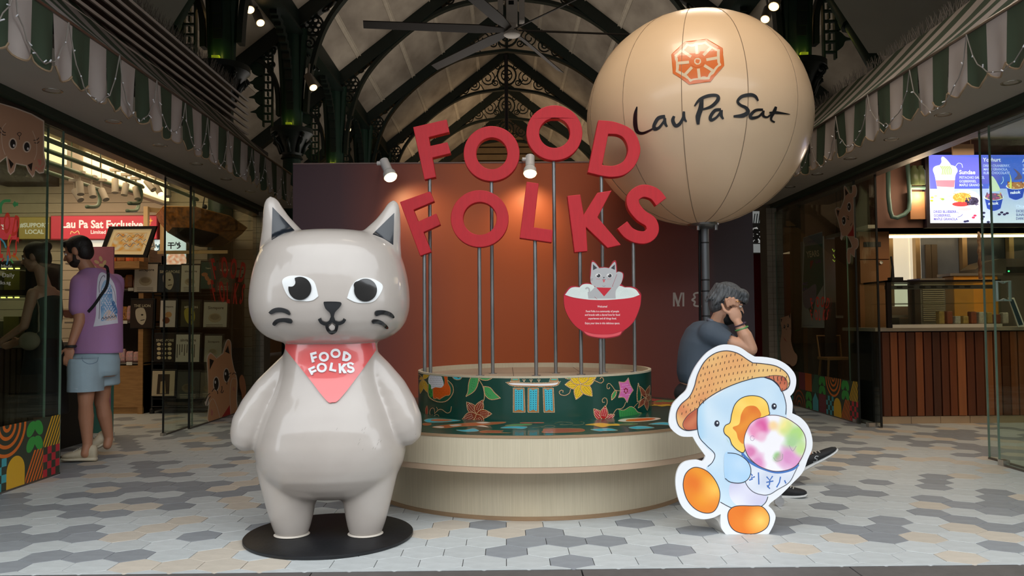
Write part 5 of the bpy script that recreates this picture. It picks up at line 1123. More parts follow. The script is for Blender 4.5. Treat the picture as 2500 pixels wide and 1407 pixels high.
# ceiling light cove, pipes, track spots
cv = thing('light_cove', 'row of warm glowing ceiling light panels inside the left shop', 'light', (-4.55, 7, 2.75))
for y0, y1 in ((7.3, 7.75), (7.8, 8.35), (8.75, 9.35), (9.38, 10.9)): MB().box(-4.56, -4.52, y0, y1, 2.76, 2.98).obj('light_panel', M('cove_glow', (255, 226, 168), .5, emit=1.6), cv)
MB().box(-4.66, -4.56, 6.5, 11, 2.72, 3.1).obj('cove_backing', CREAM, cv)
PIPE = M('sage_pipe', (120, 142, 120), .4)
for i, (x, ye) in enumerate(((-4.2, 9.35), (-4.5, 9.95), (-4.8, 9.6), (-3.95, 10.3))):
    t = thing('lighting_rail', ['sage green pipe rail nearest the shop opening', 'sage green pipe rail, second from the opening', 'sage green pipe rail deepest in the shop', 'short sage green pipe rail close to the dark door leaf'][i], 'rail', (x, ye, 2.7), 'pipe rails')
    MB().tube(cr([(6.0, 2.71), (ye-.25, 2.71), (ye-.05, 2.68), (ye, 2.6), (ye-.06, 2.5), (ye-.3, 2.46)], False, 4) and [(x, y, z) for y, z in cr([(6.0, 2.71), (ye-.25, 2.71), (ye-.05, 2.68), (ye, 2.6), (ye-.06, 2.5), (ye-.3, 2.46)], False, 4)], .022, 10).obj('pipe', PIPE, t, True)
    for y in (7.2, 8.4): MB().tube([(x, y, 2.72), (x, y, 3.15)], .007, 5).obj('hanger', PIPE, t)
sp_ = [((190,446),(205,458)), ((179,489-49),(176,470-10)), ((194,445),(197,475)), ((182,465),(197,489)), ((223,455),(227,481)), ((247,463),(259,488)), ((281,438),(281,471)), ((308,449),(303,477)), ((331,458),(336,486)), ((357,442),(375,464)), ((379,452),(392,474)), ((408,456),(411,480))]
wd = ['hanging straight', 'tilted left', 'tilted right', 'angled down']
for i, (a, b) in enumerate(sp_[2:]):
    Y = 8.6+i*.12; p = onY(*a, Y); q = onY(*b, Y-.04)
    t = thing('track_spotlight', f'white cylinder track spotlight, number {i+1} from the left of the ten over the shop' if False else ['white track spotlight, leftmost over the shop opening', 'white track spotlight leaning right, second from the left', 'white track spotlight, third from the left', 'white track spotlight leaning right, fourth from the left', 'white track spotlight hanging straight beside the long light panel', 'white track spotlight just right of the straight one', 'white track spotlight hanging over the wide red sign', 'tilted white track spotlight left of the lit one', 'white track spotlight that is lit, aimed down right', 'white track spotlight, rightmost beside the dark glass edge'][i], 'light', p, 'track spotlights in the left shop')
    MB().tube([p, q], .036, 14).obj('cylinder', M('spot_cream', (214, 202, 184), .5), t, 'auto'); MB().tube([p+Vector((0, 0, .0)), (p.x, Y, p.z+.10)], .012, 6).obj('hanger_rod', M('spot_cream', (214, 202, 184), .5), t) and MB().tube([(p.x, Y, p.z+.10), (p.x, Y, 3.15)], .005, 5).obj('stem', M('spot_cream', (214, 202, 184), .5), t)
    MB().box(p.x-.05, p.x+.05, Y-.03, Y+.03, p.z+.09, p.z+.12).obj('adapter', M('spot_cream', (214, 202, 184), .5), t)
    if i == 8: d = (q-p).normalized(); MB().ball(q+d*.002, (.033, .033, .012), 12, 5, d.to_track_quat('Z', 'Y').to_matrix()).obj('lens', M('spot_lit', (255, 220, 170), .5, emit=8), t, True)
# wooden display cabinet with snacks
CW_ = M('oak_cabinet', (182, 138, 88), .5, var=.12, scale=6, stretch=(1, 1, 8), rgb2=(168, 122, 74)); GYS = M('shelf_grey', (120, 112, 104), .5)
a = onY(258, 640, 10.1); b = onY(349, 1006, 10.1)
cb = thing('display_cabinet', 'oak display cabinet with shelves of snack packs behind the man', 'cabinet', (a.x, 10.1, 0))
x0, x1 = a.x-.5, b.x; zt = onY(300, 893, 10.1).z
MB().box(x0, x1, 10.1, 10.75, .08, zt).obj('base', CW_, cb); MB().box(x0, x1, 10.12, 10.75, 0, .08).obj('skirting', CW_, cb); MB().box(x0, x1, 10.6, 10.75, zt, 2.0).obj('back', M('cab_back', (70, 60, 52), .7), cb)
shz = [onY(300, y, 10.1).z for y in (886, 785, 705, 641)]
for z in shz: MB().box(x0, x1, 10.1, 10.6, z-.02, z).obj('shelf', GYS, cb)
MB().box(x1-.06, x1, 10.08, 10.75, 0, 2.05).obj('side_post', CW_, cb)
for k, (px, sh) in enumerate(((275, 0), (318, 0), (288, 1), (305, 1), (335, 1), (320, 2), (292, 2), (309, 3))):
    p = onY(px, 700, 10.09); MB().box(p.x-.035, p.x+.035, 10.085, 10.092, shz[sh]-.03, shz[sh]+.01).obj('price_tag', M('tag_white', (226, 222, 210), .5), cb)
SN = [M('snack_red', (200, 60, 60), .35, var=.5, scale=50, rgb2=(230, 190, 60)), M('snack_gold', (206, 150, 70), .35, var=.5, scale=60, rgb2=(150, 60, 40)), M('snack_pink', (214, 150, 150), .3, var=.4, scale=50, rgb2=(240, 220, 210)), M('snack_brown', (140, 80, 44), .35, var=.5, scale=60, rgb2=(210, 150, 90))]
rs_ = random.Random(4); spn = ['bottom', 'second', 'third', 'top']
for sh in range(4):
    x = x1-.12; k = 0
    while x > x1-.62:
        w_ = rs_.uniform(.07, .10); h = rs_.uniform(.13, .2) if sh else rs_.uniform(.12, .24); m_ = SN[(sh+ (k % 2)*(sh != 0)) % 4] if sh else SN[2]
        mb = MB(); rg = []
        for z, f in ((0, 1), (.15, 1.08), (.5, 1.12), (.85, 1.0), (1, .9)): rg.append([(x+w_*.46*f*c, 10.2+.045*(1 if 0 < z < 1 else .3)*f*s, shz[sh]+h*z) for c, s in ((-1, -.6), (0, -1), (1, -.6), (1, .6), (0, 1), (-1, .6))])
        mb.rings(rg); o = mb.obj('snack_pack', m_); tag(o, f'shiny snack pack on the {spn[sh]} shelf of the oak cabinet, ' + ['rightmost', 'second from right', 'third from right', 'fourth from right', 'fifth from right', 'sixth from right', 'seventh from right', 'eighth from right'][k], 'snack pack', f'snack packs on the {spn[sh]} cabinet shelf'); x -= w_+.012; k += 1
# framed picture and price card
t = thing('picture_frame', 'black slanted frame with gold swirls under the red sign', 'picture', onY(300, 628, 9.8))
fr = [(266,553),(382,552),(357,629),(240,628)]; inn = [(276,560),(371,559),(349,622),(252,621)]
MB().prism([fr, inn[::-1]], lambda x, y: onY(x, y, 9.8), lambda x, y: onY(x, y, 9.8)+Vector((0, .04, 0))).obj('frame', M('frame_black', (20, 18, 18), .4), t)
A = Art(planeY(9.815), lambda x, y: (x, y)); A.poly(inn, (232, 204, 150)); A.poly([(283,568),(360,568),(345,614),(265,614)], lambda x, y: mixc((214, 200, 170), (214, 150, 60), nz(x*.3, y*.35, 2)*1.3-.2), sp=4)
for i in range(16): x = 284+(i*37) % 66; y = 575+(i*23) % 34; A.stroke(cr([(x, y), (x+6, y-5), (x+13, y+1), (x+19, y-4)], False, 3), 1.4, [(196, 110, 40), (90, 110, 130), (224, 170, 90), (150, 120, 80)][i % 4])
A.obj('picture', MC('lit_print_0.25', .4, emit=.25), t)
MB().box(*sorted((onY(240, 630, 9.95).x, onY(352, 630, 9.95).x)), 9.82, 10.06, onY(300, 657, 9.95).z, onY(300, 640, 9.95).z).obj('ledge', CW_, t)
fr = thing('wood_rack', 'light wooden open rack frame left of the umbrella', 'rack', (onY(357, 700, 10.8).x, 10.8, 0))
xa, xb = onY(357, 600, 10.8).x, onY(396, 600, 11.0).x
for x, y in ((xa, 10.8), (xb, 11.02)): MB().box(x-.028, x+.028, y-.03, y+.03, 0, onY(357, 505, 10.8).z).obj('post', M('pine', (204, 172, 122), .5, var=.08), fr)
MB().add([(xa-.028, 10.8, onY(357, 505, 10.8).z-.06), (xb+.028, 11.02, onY(357, 505, 10.8).z-.06), (xb+.028, 11.02, onY(357, 505, 10.8).z), (xa-.028, 10.8, onY(357, 505, 10.8).z), (xa-.028, 10.84, onY(357, 505, 10.8).z-.06), (xb+.028, 11.06, onY(357, 505, 10.8).z-.06), (xb+.028, 11.06, onY(357, 505, 10.8).z), (xa-.028, 10.84, onY(357, 505, 10.8).z)], [(0,1,2,3), (4,5,6,7), (0,1,5,4), (2,3,7,6), (0,3,7,4), (1,2,6,5)]).obj('top_rail', M('pine', (204, 172, 122), .5, var=.08), fr)
def card(px, lab, name='price_card', Y=10.1):
    t = thing(name, lab, 'card', onY(*px[2], Y)); MB().prism([px], lambda x, y: onY(x, y, Y), lambda x, y: onY(x, y, Y)+Vector((0, .008, 0))).obj('card', M('tag_white', (226, 222, 210), .5), t); return t
t = card([(341,574),(371,568),(379,604),(352,613)], 'tilted white price card reading 2 for, clipped below the wooden rack')
MB().tube([onY(362, 612, 10.11), Vector((onY(366, 655, 10.11).x, 10.11, onY(366, 655, 10.11).z))], .006, 6).obj('holder_rod', STEEL, t); A = Art(planeY(10.1), lambda x, y: (x, y)); A.poly([(343,576),(370,570),(377,602),(354,610)], (120, 140, 160)); A.poly([(346,578),(368,573),(374,600),(356,606)], (226, 216, 206)); A.text('2 for', 351, 592, 9, (196, 40, 50), -.2, .03); A.text('$28.00', 350, 601, 7.5, (196, 40, 50), -.2, .03); A.obj('print', MC('satin_print', .5), t)
# umbrella hanging upside down
uc = onY(489, 562, 10.42); um = thing('hanging_umbrella', 'open black umbrella with gold floral print hung upside down', 'umbrella', uc)
Rt = Matrix.Rotation(-.22, 3, 'X') @ Matrix.Rotation(.10, 3, 'Y'); mb = MB(); n = 8; rings = []
for r, z in ((.02, -.20), (.20, -.17), (.38, -.09), (.51, .03), (.56, .12)):
    ring = []
    for k in range(n*4):
        a = 2*PI*k/(n*4)+.2; sc = math.cos(PI/n)/math.cos(((a-.2) % (2*PI/n))-PI/n); v = Rt @ Vector((r*sc*math.cos(a), r*sc*math.sin(a), z)); ring.append(tuple(uc+v))
    rings.append(ring)
mb.rings(rings, False); o = mb.obj('canopy', M('umbrella_black', (20, 18, 18), .6), um, True)
UM = M('umbrella_floral', (24, 20, 18), .5, var=.1, scale=16, rgb2=(206, 130, 50), sharp=.56)
mb = MB(); mb.rings([[tuple(Vector(p)+(Vector(p)-uc).normalized()*.004+Vector((0, 0, -.003))) for p in r] for r in rings[2:]], False); mb.obj('floral_band', UM, um, True)
mb = MB(); mb.tube([Vector(p) for p in rings[-1]], .008, 6, closed=True); mb.obj('gold_hem', M('gold_fringe', (196, 140, 70), .5), um)
MB().tube([uc+Rt @ Vector((0, 0, -.2)), uc+Vector((.03, 0, .30)), uc+Vector((.06, 0, .48)), uc+Vector((.06, 0, .9))], .008, 6).obj('pole', M('black_rubber', (18, 18, 20), .6), um); MB().ball(uc+Vector((.055, 0, .30)), .032, 10, 8).obj('handle_knob', M('black_rubber', (18, 18, 20), .6), um, True)
for k in range(8):
    a = 2*PI*k/8+.2; MB().tube([uc+Rt @ Vector((.02*math.cos(a), .02*math.sin(a), -.18)), uc+Rt @ Vector((.37*math.cos(a), .37*math.sin(a), -.08)), uc+Rt @ Vector((.55*math.cos(a), .55*math.sin(a), .12))], .004, 4).obj('rib', M('black_rubber', (18, 18, 20), .6), um)
# merchandise rack
RY = 10.12; rk = thing('merchandise_rack', 'black wheeled wire rack holding rows of packed tote bags', 'rack', (onY(460, 1000, RY).x, RY, 0))
xa, xb = onY(372, 900, RY).x, onY(566, 900, RY).x; BK = M('rack_black', (22, 22, 23), .5)
for x in (xa, xb):
    for y in (RY, RY+.42): MB().tube([(x, y, .07), (x, y, 1.75)], .014, 8).obj('post', BK, rk); MB().lathe([(.0, 0), (.03, 0), (.03, .05), (.012, .07)], (x, y, 0), 12).obj('wheel', BK, rk)
for y0 in (1000, 975, 890, 805, 722, 655):
    z = onY(460, y0, RY).z; MB().box(xa, xb, RY+.0, RY+.40, z, z+.012).obj('shelf_tray', BK, rk); MB().tube([(xa, RY-.02, z+.04), (xb, RY-.02, z+.04)], .006, 6).obj('front_rail', BK, rk)
MB().box(xa, xb, RY+.38, RY+.40, .1, 1.7).obj('back_panel', M('rack_back', (36, 34, 32), .8), rk)
MB().box(onY(385, 620, RY).x, onY(556, 620, RY).x, RY-.01, RY+.02, onY(460, 620, RY).z, onY(460, 612, RY).z).obj('top_bar', M('pine', (204, 172, 122), .5, var=.08), rk)
BG = [((327,645,383,713), (206, 200, 188), 'Singapore', 'white', 'bowl', 'top row left'), ((385,650,439,713), (40, 50, 60), 'SINGAPORE', 'dark navy', 'lion', 'top row middle'), ((441,648,486,713), (196, 192, 176), 'singapore', 'white', 'plate', 'top row right'), ((489,640,522,705), (20, 70, 62), 'Years', 'teal', 'leaf', 'top row far right'), ((525,645,568,712), (34, 34, 34), 'GLOW', 'black', 'plate', 'top row by the lettering'),
      ((318,733,372,801), (52, 40, 34), 'THE LION', 'dark brown', 'lion', 'second row far left'), ((390,734,427,799), (206, 198, 190), 'singapore', 'white', 'cookies', 'second row beside the dark lion one'), ((441,736,487,798), (60, 58, 40), 'MERLION', 'olive', 'lion', 'second row middle'), ((496,738,553,799), (176, 174, 158), 'Singapore', 'grey white', 'plate', 'second row right'),
      ((376,817,424,883), (36, 28, 26), 'SINGAPORE', 'black', 'dots', 'third row left'), ((428,817,486,884), (190, 186, 170), 'singapore', 'cream', 'lines', 'third row middle'), ((498,820,540,884), (150, 148, 132), 'Singapore', 'grey', 'plate', 'third row right'),
      ((370,906,425,967), (196, 180, 150), '', 'cream', 'jar', 'bottom row left'), ((432,908,486,972), (70, 72, 66), '', 'dark grey', 'plate', 'bottom row middle'), ((488,910,528,972), (96, 92, 78), '', 'dull brown', 'plate', 'bottom row right')]
for (px0, py0, px1, py1), col, tx, cn, mo, wh in BG:
    Y = RY-.06; sl = 2.5; t = thing('tote_bag_pack', f'{cn} packed tote bag, {wh} of the rack', 'bag', onY((px0+px1)/2, py1, Y), 'packed tote bags on the black rack')
    q = [(px0+sl,py0),(px1+sl,py0),(px1,py1),(px0,py1)]
    MB().prism([[(px0-2+sl,py0-4),(px1+4+sl,py0-4),(px1+4,py1+2),(px0-2,py1+2)]], lambda x, y: onY(x, y, Y)+Vector((0, .006, 0)), lambda x, y: onY(x, y, Y)+Vector((0, .05, 0))).obj('black_backing', BK, t, bevel=.004)
    A = Art(planeY(Y, .002), lambda x, y: (x, y)); A.poly(q, col); mx, my = (px0+px1)/2, (py0+py1)/2+8; W_ = px1-px0; ink = (60, 50, 44) if sum(col) > 330 else (196, 188, 160)
    if tx: A.text(tx, mx+sl, py0+17, W_*.17, ink, 0, .02, 'CENTER')
    if mo in ('bowl', 'plate'): A.poly(ell(mx, my, W_*.28, W_*.2), mixc(col, (150, 130, 90), .5)); A.poly(ell(mx, my-2, W_*.2, W_*.12), mixc(col, (110, 90, 60), .6)); [A.stroke([(px0+7, my+W_*.3+k*4), (px1-9, my+W_*.3+k*4)], 1, ink) for k in range(3)]
    if mo == 'cookies': A.poly(ell(mx+3, my-6, 8, 7), (200, 150, 100)); A.poly(ell(mx-3, my+8, 9, 8), (130, 70, 40))
    if mo == 'dots': [A.poly(ell(px0+12+i*13, py0+24+j*11, 5, 4), (206, 190, 150)) for i in range(3) for j in range(4)]
    if mo == 'lines': [A.stroke([(px0+5+i*6, py0+24), (px0+4+i*6, py1-10-(i*7) % 16)], 2, ink) for i in range(8)]
    if mo == 'lion': A.poly(cr([(mx-12,my-20),(mx+6,my-22),(mx+12,my),(mx+4,my+18),(mx-8,my+12),(mx-14,my-4)]), (200, 190, 170) if cn != 'olive' else (170, 160, 60)); A.poly(ell(mx+2, my-6, 3, 2), (40, 30, 20)); A.stroke([(mx-2,my+8),(mx+8,my+6)], 2, (40, 30, 20))
    if mo == 'leaf': [A.poly(ell(mx-6+k*6, my-10+k*9, 8, 5, 10, k), (170, 110, 70)) for k in range(3)]
    if mo == 'jar': A.poly([(px0+16,py0+8),(px1-10,py0+8),(px1-12,py1-4),(px0+12,py1-4)], (60, 46, 34)); A.poly([(px0+22,py0+26),(px1-22,py0+24),(px1-20,py1-6),(px0+20,py1-6)], (170, 150, 110))
    A.obj('print', MC('satin_print', .5), t)
# lit food posters seen between rack and umbrella
lbox(400, 525, 455, 655, 11.0, .04, (206, 226, 226), .8, 'lit_menu_panel', 'bright menu panel with black characters behind the umbrella', 'sign', lambda A: (A.text('干炒', 409, 606, 17, (20, 24, 30), 0, .04), A.poly(cr([(408,628),(425,612),(450,620),(452,648),(412,650)]), lambda x, y: mixc((214, 130, 90), (240, 220, 200), nz(x*.5, y*.5)), sp=4)))
lbox(376, 585, 396, 640, 11.0, .04, (206, 226, 226), .8, 'lit_menu_panel', 'narrow lit panel with a blue character right of the price card', 'sign', lambda A: A.text('炒', 377, 612, 18, (20, 60, 70), 0, .04))
lbox(205, 586, 262, 622, 11.0, .04, (214, 214, 200), .7, 'lit_window', 'bright window patch above the man, under the red sign', 'window'); lbox(262, 655, 285, 672, 11.0, .04, (200, 204, 190), .55, 'lit_window', 'small bright window patch right of the pink standee', 'window')
# pink standee
t = thing('pink_standee', 'pink and teal cardboard standee behind the man', 'standee', (onY(240, 1050, 8.1).x, 8.1, 0)); a = onY(214, 603, 8.1); b = onY(272, 1052, 8.1); z_ = onY(240, 915, 8.1).z
MB().box(a.x, b.x, 8.1, 8.12, z_, a.z).obj('pink_board', M('standee_pink', (196, 120, 140), .5, var=.1), t); MB().box(a.x, b.x, 8.08, 8.14, .03, z_).obj('teal_foot', M('standee_teal', (70, 130, 118), .5), t); MB().box(a.x-.01, b.x+.01, 8.07, 8.15, 0, .035).obj('white_base', M('tag_white', (226, 222, 210), .5), t)
MB().box(b.x-.10, b.x, 8.075, 8.083, z_-.5, z_).obj('pink_edge', M('standee_pink', (196, 120, 140), .5, var=.1), t)
A = Art(planeY(8.1, .002), lambda x, y: (x, y)); [A.poly(ell(x, y, 7, 4, 10, ang), (214, 190, 150)) for x, y, ang in ((236, 640, .5), (246, 632, 1.2), (255, 642, 2), (248, 648, .2), (232, 655, 1))]; A.obj('print', MC('satin_print', .5), t)
# ribbed counter with glass display, far left
ct = thing('shop_counter', 'dark ribbed counter with pale top behind the left glass', 'counter', (-5, 7.0, 0)); xr = onY(122, 840, 7.0).x; zc = onY(60, 838, 7.0).z
MB().box(-7.2, xr-.05, 7.04, 7.7, 0, zc-.04).obj('carcass', M('counter_dark', (34, 28, 24), .7), ct); MB().box(-7.25, xr, 6.98, 7.75, zc-.04, zc).obj('top', M('counter_top', (150, 142, 128), .4), ct)
for i in range(60): x = xr-.06-i*.052; MB().box(x-.018, x+.018, 7.015, 7.045, .02, zc-.05).obj('rib', M('counter_rib', (64, 50, 38), .5, var=.15, rand=.15), ct)
dp = thing('cake_display', 'black-framed glass display case on the ribbed counter at far left', 'display case', (-5, 7.1, zc)); xd = onY(76, 700, 7.1).x; zd = onY(40, 637, 7.1).z; zm = onY(40, 722, 7.1).z
for z in (zc+.001, zm, zd-.05): MB().box(-6.0, xd, 7.1, 7.6, z, z+.05).obj('frame_rail', BK, dp)
for x in (xd-.05, -6.0): MB().box(x, x+.05, 7.1, 7.6, zc+.05, zd-.05).obj('frame_post', BK, dp)
MB().box(-5.95, xd-.05, 7.105, 7.11, zc+.05, zd-.05).obj('front_glass', GL, dp)
for z in (zm-.02, zd-.07):
    for i in range(7): MB().box(xd-.16-i*.06, xd-.13-i*.06, 7.13, 7.15, z, z+.01).obj('led', M('led_yellow', (255, 230, 110), .4, emit=4), dp)
for k, (x, w_, h, c) in enumerate(((.22, .14, .18, (170, 160, 110)), (.42, .12, .14, (120, 150, 110)), (.62, .16, .2, (190, 180, 150)))):
    for lv_, z in (('lower', zc+.052), ('upper', zm+.051)):
        o = MB().box(xd-x-w_, xd-x, 7.3, 7.42, z, z+h).obj('pastry_box', M(f'box_{k}', c, .5, var=.2), None, bevel=.004); tag(o, f'{["tan","green","cream"][k]} pastry box on the {lv_} shelf of the far left display case', 'box', f'boxes on the {lv_} display shelf')
# ================================================================ right shop
gr1 = pane('shop_window', 'large glass pane at the right edge in front of the menu screen', GX_R, 3.7, 6.10); gr2 = pane('sliding_door', 'sliding glass leaf with white handle behind the right edge pane', GX_R+.08, 4.9, 6.36)
gr3 = pane('shop_window', 'glass pane right of the duck cut-out with mosaic print and stickers', GX_R, 8.50, 11.0); gr4 = pane('sliding_door', 'narrow glass leaf beside the slatted counter', GX_R+.08, 8.18, 8.9)
MB().box(GX_R+.072, GX_R+.09, 8.174, 8.19, .012, HEAD-.09).obj('dark_edge_strip', M('black_seal', (16, 18, 17), .5), gr4); MB().box(GX_R-.009, GX_R+.009, 8.492, 8.508, .012, HEAD-.09).obj('dark_edge_strip', M('black_seal', (16, 18, 17), .5), gr3)
for g_, yy in ((gr3, 8.56), (gr4, 8.24), (gr1, 6.02)): MB().box(GX_R-.02, GX_R+.03 if g_ is not gr4 else GX_R+.1, yy, yy+.07, .0, .045).obj('floor_clamp', M('chrome_rim', (200, 195, 188), .25, .9), g_)
mosaic(GX_R, 8.505, 1, 10, gr3, '')
h0 = onX(2449, 690, GX_R+.08); h1 = onX(2449, 732, GX_R+.08)
for d in (-.05, .05): MB().tube([(GX_R+.08, h0.y, h0.z), (GX_R+.08+d, h0.y, h0.z+.01), (GX_R+.08+d, h0.y, h1.z-.01), (GX_R+.08, h0.y, h1.z)], .011, 8).obj('handle', M('handle_white', (196, 200, 200), .3), gr2, True)
A = Art(planeX(GX_R-.007, .002), crop(1880, 430, 5.025))
A.poly(cr([(1040,1000,1),(1010,980),(990,960),(985,1060),(960,1075),(940,1000),(950,890),(1000,865),(950,745),(900,745),(880,790),(860,760),(865,700),(835,560),(798,440),(802,400),(830,382),(862,400,1),(905,270),(903,140),(925,125),(975,210,1),(1005,200),(1005,115,1),(1050,112),(1068,180),(1055,250),(1025,265,1),(1040,755,1),(1080,775),(1088,850),(1060,900),(1048,905)]), LT)
A.poly(cr([(1035,985,1),(1000,960),(985,945),(978,1050),(962,1062),(950,1000),(958,900),(1010,870),(958,738),(900,735),(872,700),(845,560),(808,440),(812,410),(832,394),(868,410,1),(915,280),(913,150),(928,140),(975,222,1),(1012,205),(1012,125,1),(1046,122),(1058,180),(1045,240),(1018,262,1),(1032,760,1),(1072,785),(1078,850),(1055,890),(1040,895)]), (216, 168, 138))
A.poly([(918,150),(960,210),(925,245)], (40, 20, 20)); A.poly([(815,415),(852,425),(832,500)], (40, 20, 20)); A.poly([(1022,590),(1028,738),(948,735),(1000,660)], (180, 30, 34))
for x, y in ((970, 378), (906, 548)): A.poly(ell(x, y, 26, 60), (240, 230, 220)); A.poly(ell(x, y, 20, 46), (26, 24, 30)); A.poly(ell(x-6, y, 5, 12), (235, 235, 235))
A.stroke(cr([(940,490),(965,500),(950,530),(968,525),(960,540)], False), 6, DK); A.stroke(cr([(885,530),(900,510),(920,515)], False), 8, DK); A.stroke([(1005,575),(985,610)], 6, DK); A.stroke([(880,690),(868,760)], 5, (230, 190, 190))
A.obj('cat_sticker', MC('satin_print', .5), gr3)
A = Art(planeX(GX_R-.007, .002), crop(1870, 690, 3.907))
A.poly(cr([(150,760,1),(135,600),(150,470),(140,380),(138,340,1),(165,330),(225,310),(235,290),(240,360),(242,470),(240,560),(265,650),(298,700),(290,770),(255,800),(225,780,1)]), (190, 150, 124)); A.poly([(140,345),(155,350),(145,385)], DK); A.poly([(218,318),(232,300),(232,350)], DK)
for x, y in ((176, 422), (210, 412)): A.poly(ell(x, y, 9, 18), (24, 20, 20)); A.poly(ell(x-2, y-5, 3, 5), (220, 220, 220))
A.stroke(cr([(188,440),(195,452),(203,440)], False), 3, DK); A.poly([(165,515),(200,570),(178,550)], (150, 30, 34)); [A.stroke([(a, b), (c, d)], 2.4, DK) for a, b, c, d in ((150, 440, 165, 436), (228, 430, 248, 440), (228, 440, 250, 455))]
A.obj('cat_sticker', MC('satin_print', .5), gr3)
A = Art(planeX(GX_R-.007, .002)); A.tx = lambda x, y: (1981+x, 723+y-x*.04); logo(A, 43, 62, (240, 84, 72)); A.obj('red_lettering', MC('satin_print', .5), gr3)
# poster inside
A = Art(planeX(3.86, .002), crop(1880, 430, 5.025)); pst = thing('poster', 'teal poster reading YEARS standing behind the right glass', 'poster', onX(1985, 800, 3.86))
A.poly([(405,755),(640,682),(665,1405+460),(385,1860)], (196, 200, 204)); A.poly([(425,860),(640,830),(660,1330),(560,1500),(520,1750),(440,1560),(400,1400)], (24, 104, 104)); A.poly([(405,760),(640,690),(640,828),(425,858)], (130, 140, 160))
A.text('YEARS', 452, 1000, 105, (226, 214, 184), -.12, .03, 'LEFT', .52); A.text('1 GAI', 520, 1075, 62, (110, 70, 150), -.12, .03, 'LEFT', .7); A.text('midnight', 470, 822, 46, (70, 60, 140), -.12, .01, 'LEFT', .5); A.poly([(490,1040),(535,1035),(495,1150)], (170, 40, 60)); A.text('AI', 400, 1410, 60, (120, 90, 190), 0, .02); A.text('AC', 398, 1340, 50, (120, 90, 190), 0, .02); A.text('ANNIVERSARY', 400, 1840, 20, (90, 80, 170))
A.poly(cr([(560,1330),(470,1380),(400,1440),(420,1600),(480,1620),(560,1500)]), (150, 140, 170)); A.obj('print', MC('satin_print', .5), pst)
p0 = onX(1958, 800, 3.86); p1 = onX(2013, 800, 3.86); MB().box(3.864, 3.88, min(p0.y, p1.y), max(p0.y, p1.y), onX(1985, 799, 3.86).z, onX(2010, 566, 3.86).z-.05).obj('board', M('poster_board', (120, 124, 128), .6), pst)
MB().box(3.865, 4.0, p1.y, p1.y+.03, 0, onX(1985, 799, 3.86).z+.3).obj('stand', BK, pst)
# slatted counter
CY = 8.5; xl = onY(2150, 900, CY).x; zt = onY(2200, 801, CY).z
ct = thing('slatted_counter', 'long counter faced with vertical red-brown timber slats', 'counter', (5.5, CY, 0)); MB().box(xl-.02, 8.2, CY+.03, CY+.75, 0, zt-.035).obj('carcass', M('counter_dark2', (22, 16, 12), .8), ct)
MB().box(xl-.06, 8.2, CY-.03, CY+.8, zt-.035, zt).obj('worktop', M('worktop_stone', (176, 160, 140), .3), ct)
sk = thing('counter_skirting', 'cream tiled skirting along the foot of the slatted counter', 'skirting', (5.5, CY, 0))
for i in range(9): MB().box(xl+i*.31, xl+i*.31+.305, CY+.002, CY+.028, 0, .075).obj('skirting_tile', M('skirting_tile', (188, 160, 128), .4, var=.06), sk)
rs2 = random.Random(8); wds = [(138, 76, 40), (120, 62, 30), (156, 92, 52), (98, 50, 26), (84, 46, 28)]
x = xl+.02; i = 0
while x < 7.6:
    w_ = .078+rs2.uniform(-.01, .01); c = rs2.randrange(5)
    MB().box(x, x+w_, CY-.012, CY+.03, .08, zt-.045).obj('timber_slat', M(f'slat_{c}', wds[c], .45, var=.14, scale=3, stretch=(12, 12, .8), rand=.08), ct, bevel=.004); x += w_+.014; i += 1
# glass display on counter
xa = onY(2163, 700, 8.42).x; xb = onY(2432, 700, 8.42).x; z0 = zt+.001; z1 = onY(2300, 684, 8.42).z
ds = thing('counter_display', 'glass display case with black frame on the slatted counter', 'display case', (xa, 8.42, z0)); DB = M('display_black', (20, 14, 14), .3)
MB().box(xa, xa+.045, 8.4, 8.44, z0, z1).obj('corner_post', DB, ds); MB().box(xa, xb+.04, 8.4, 8.95, z1-.02, z1).obj('top_rail', DB, ds); MB().box(xa+.05, xb+.04, 8.4, 8.44, z0, z0+.035).obj('base_rail', M('base_cream', (200, 190, 170), .4), ds)
MB().box(xa, xb+.04, 8.9, 8.93, z0, z1-.02).obj('rear_glass', GL, ds); MB().box(xa+.045, xb+.04, 8.41, 8.418, z0+.035, z1-.02).obj('front_glass', GL, ds); MB().box(xa+.05, xb+.04, 8.46, 8.88, z0+.25, z0+.258).obj('glass_shelf', GL, ds)
MB().box(xa+.5, xa+.53, 8.88, 8.92, z0, z1).obj('rear_mullion', DB, ds); MB().box(xa+.05, xb+.04, 8.5, 8.56, z1-.09, z1-.05).obj('vent_strip', M('vent_grey', (120, 108, 96), .5), ds)
for k in range(7): MB().box(xa+.15+k*.12, xa+.21+k*.12, 8.495, 8.50, z1-.08, z1-.06).obj('vent_slot', DB, ds)
rb = random.Random(2)
for k in range(9):
    xx = xa+.62+k*.085; h = rb.uniform(.08, .14); o = MB().box(xx, xx+.06, 8.55, 8.63, z0+.036, z0+.036+h).obj('food_pot', M(f'pot_{k%3}', [(190, 150, 80), (160, 80, 50), (200, 190, 170)][k % 3], .4, var=.3, scale=40), None, bevel=.01); tag(o, f'small food pot in the counter display, {["first","second","third","fourth","fifth","sixth","seventh","eighth","ninth"][k]} from the left', 'food pot', 'food pots in the counter display')
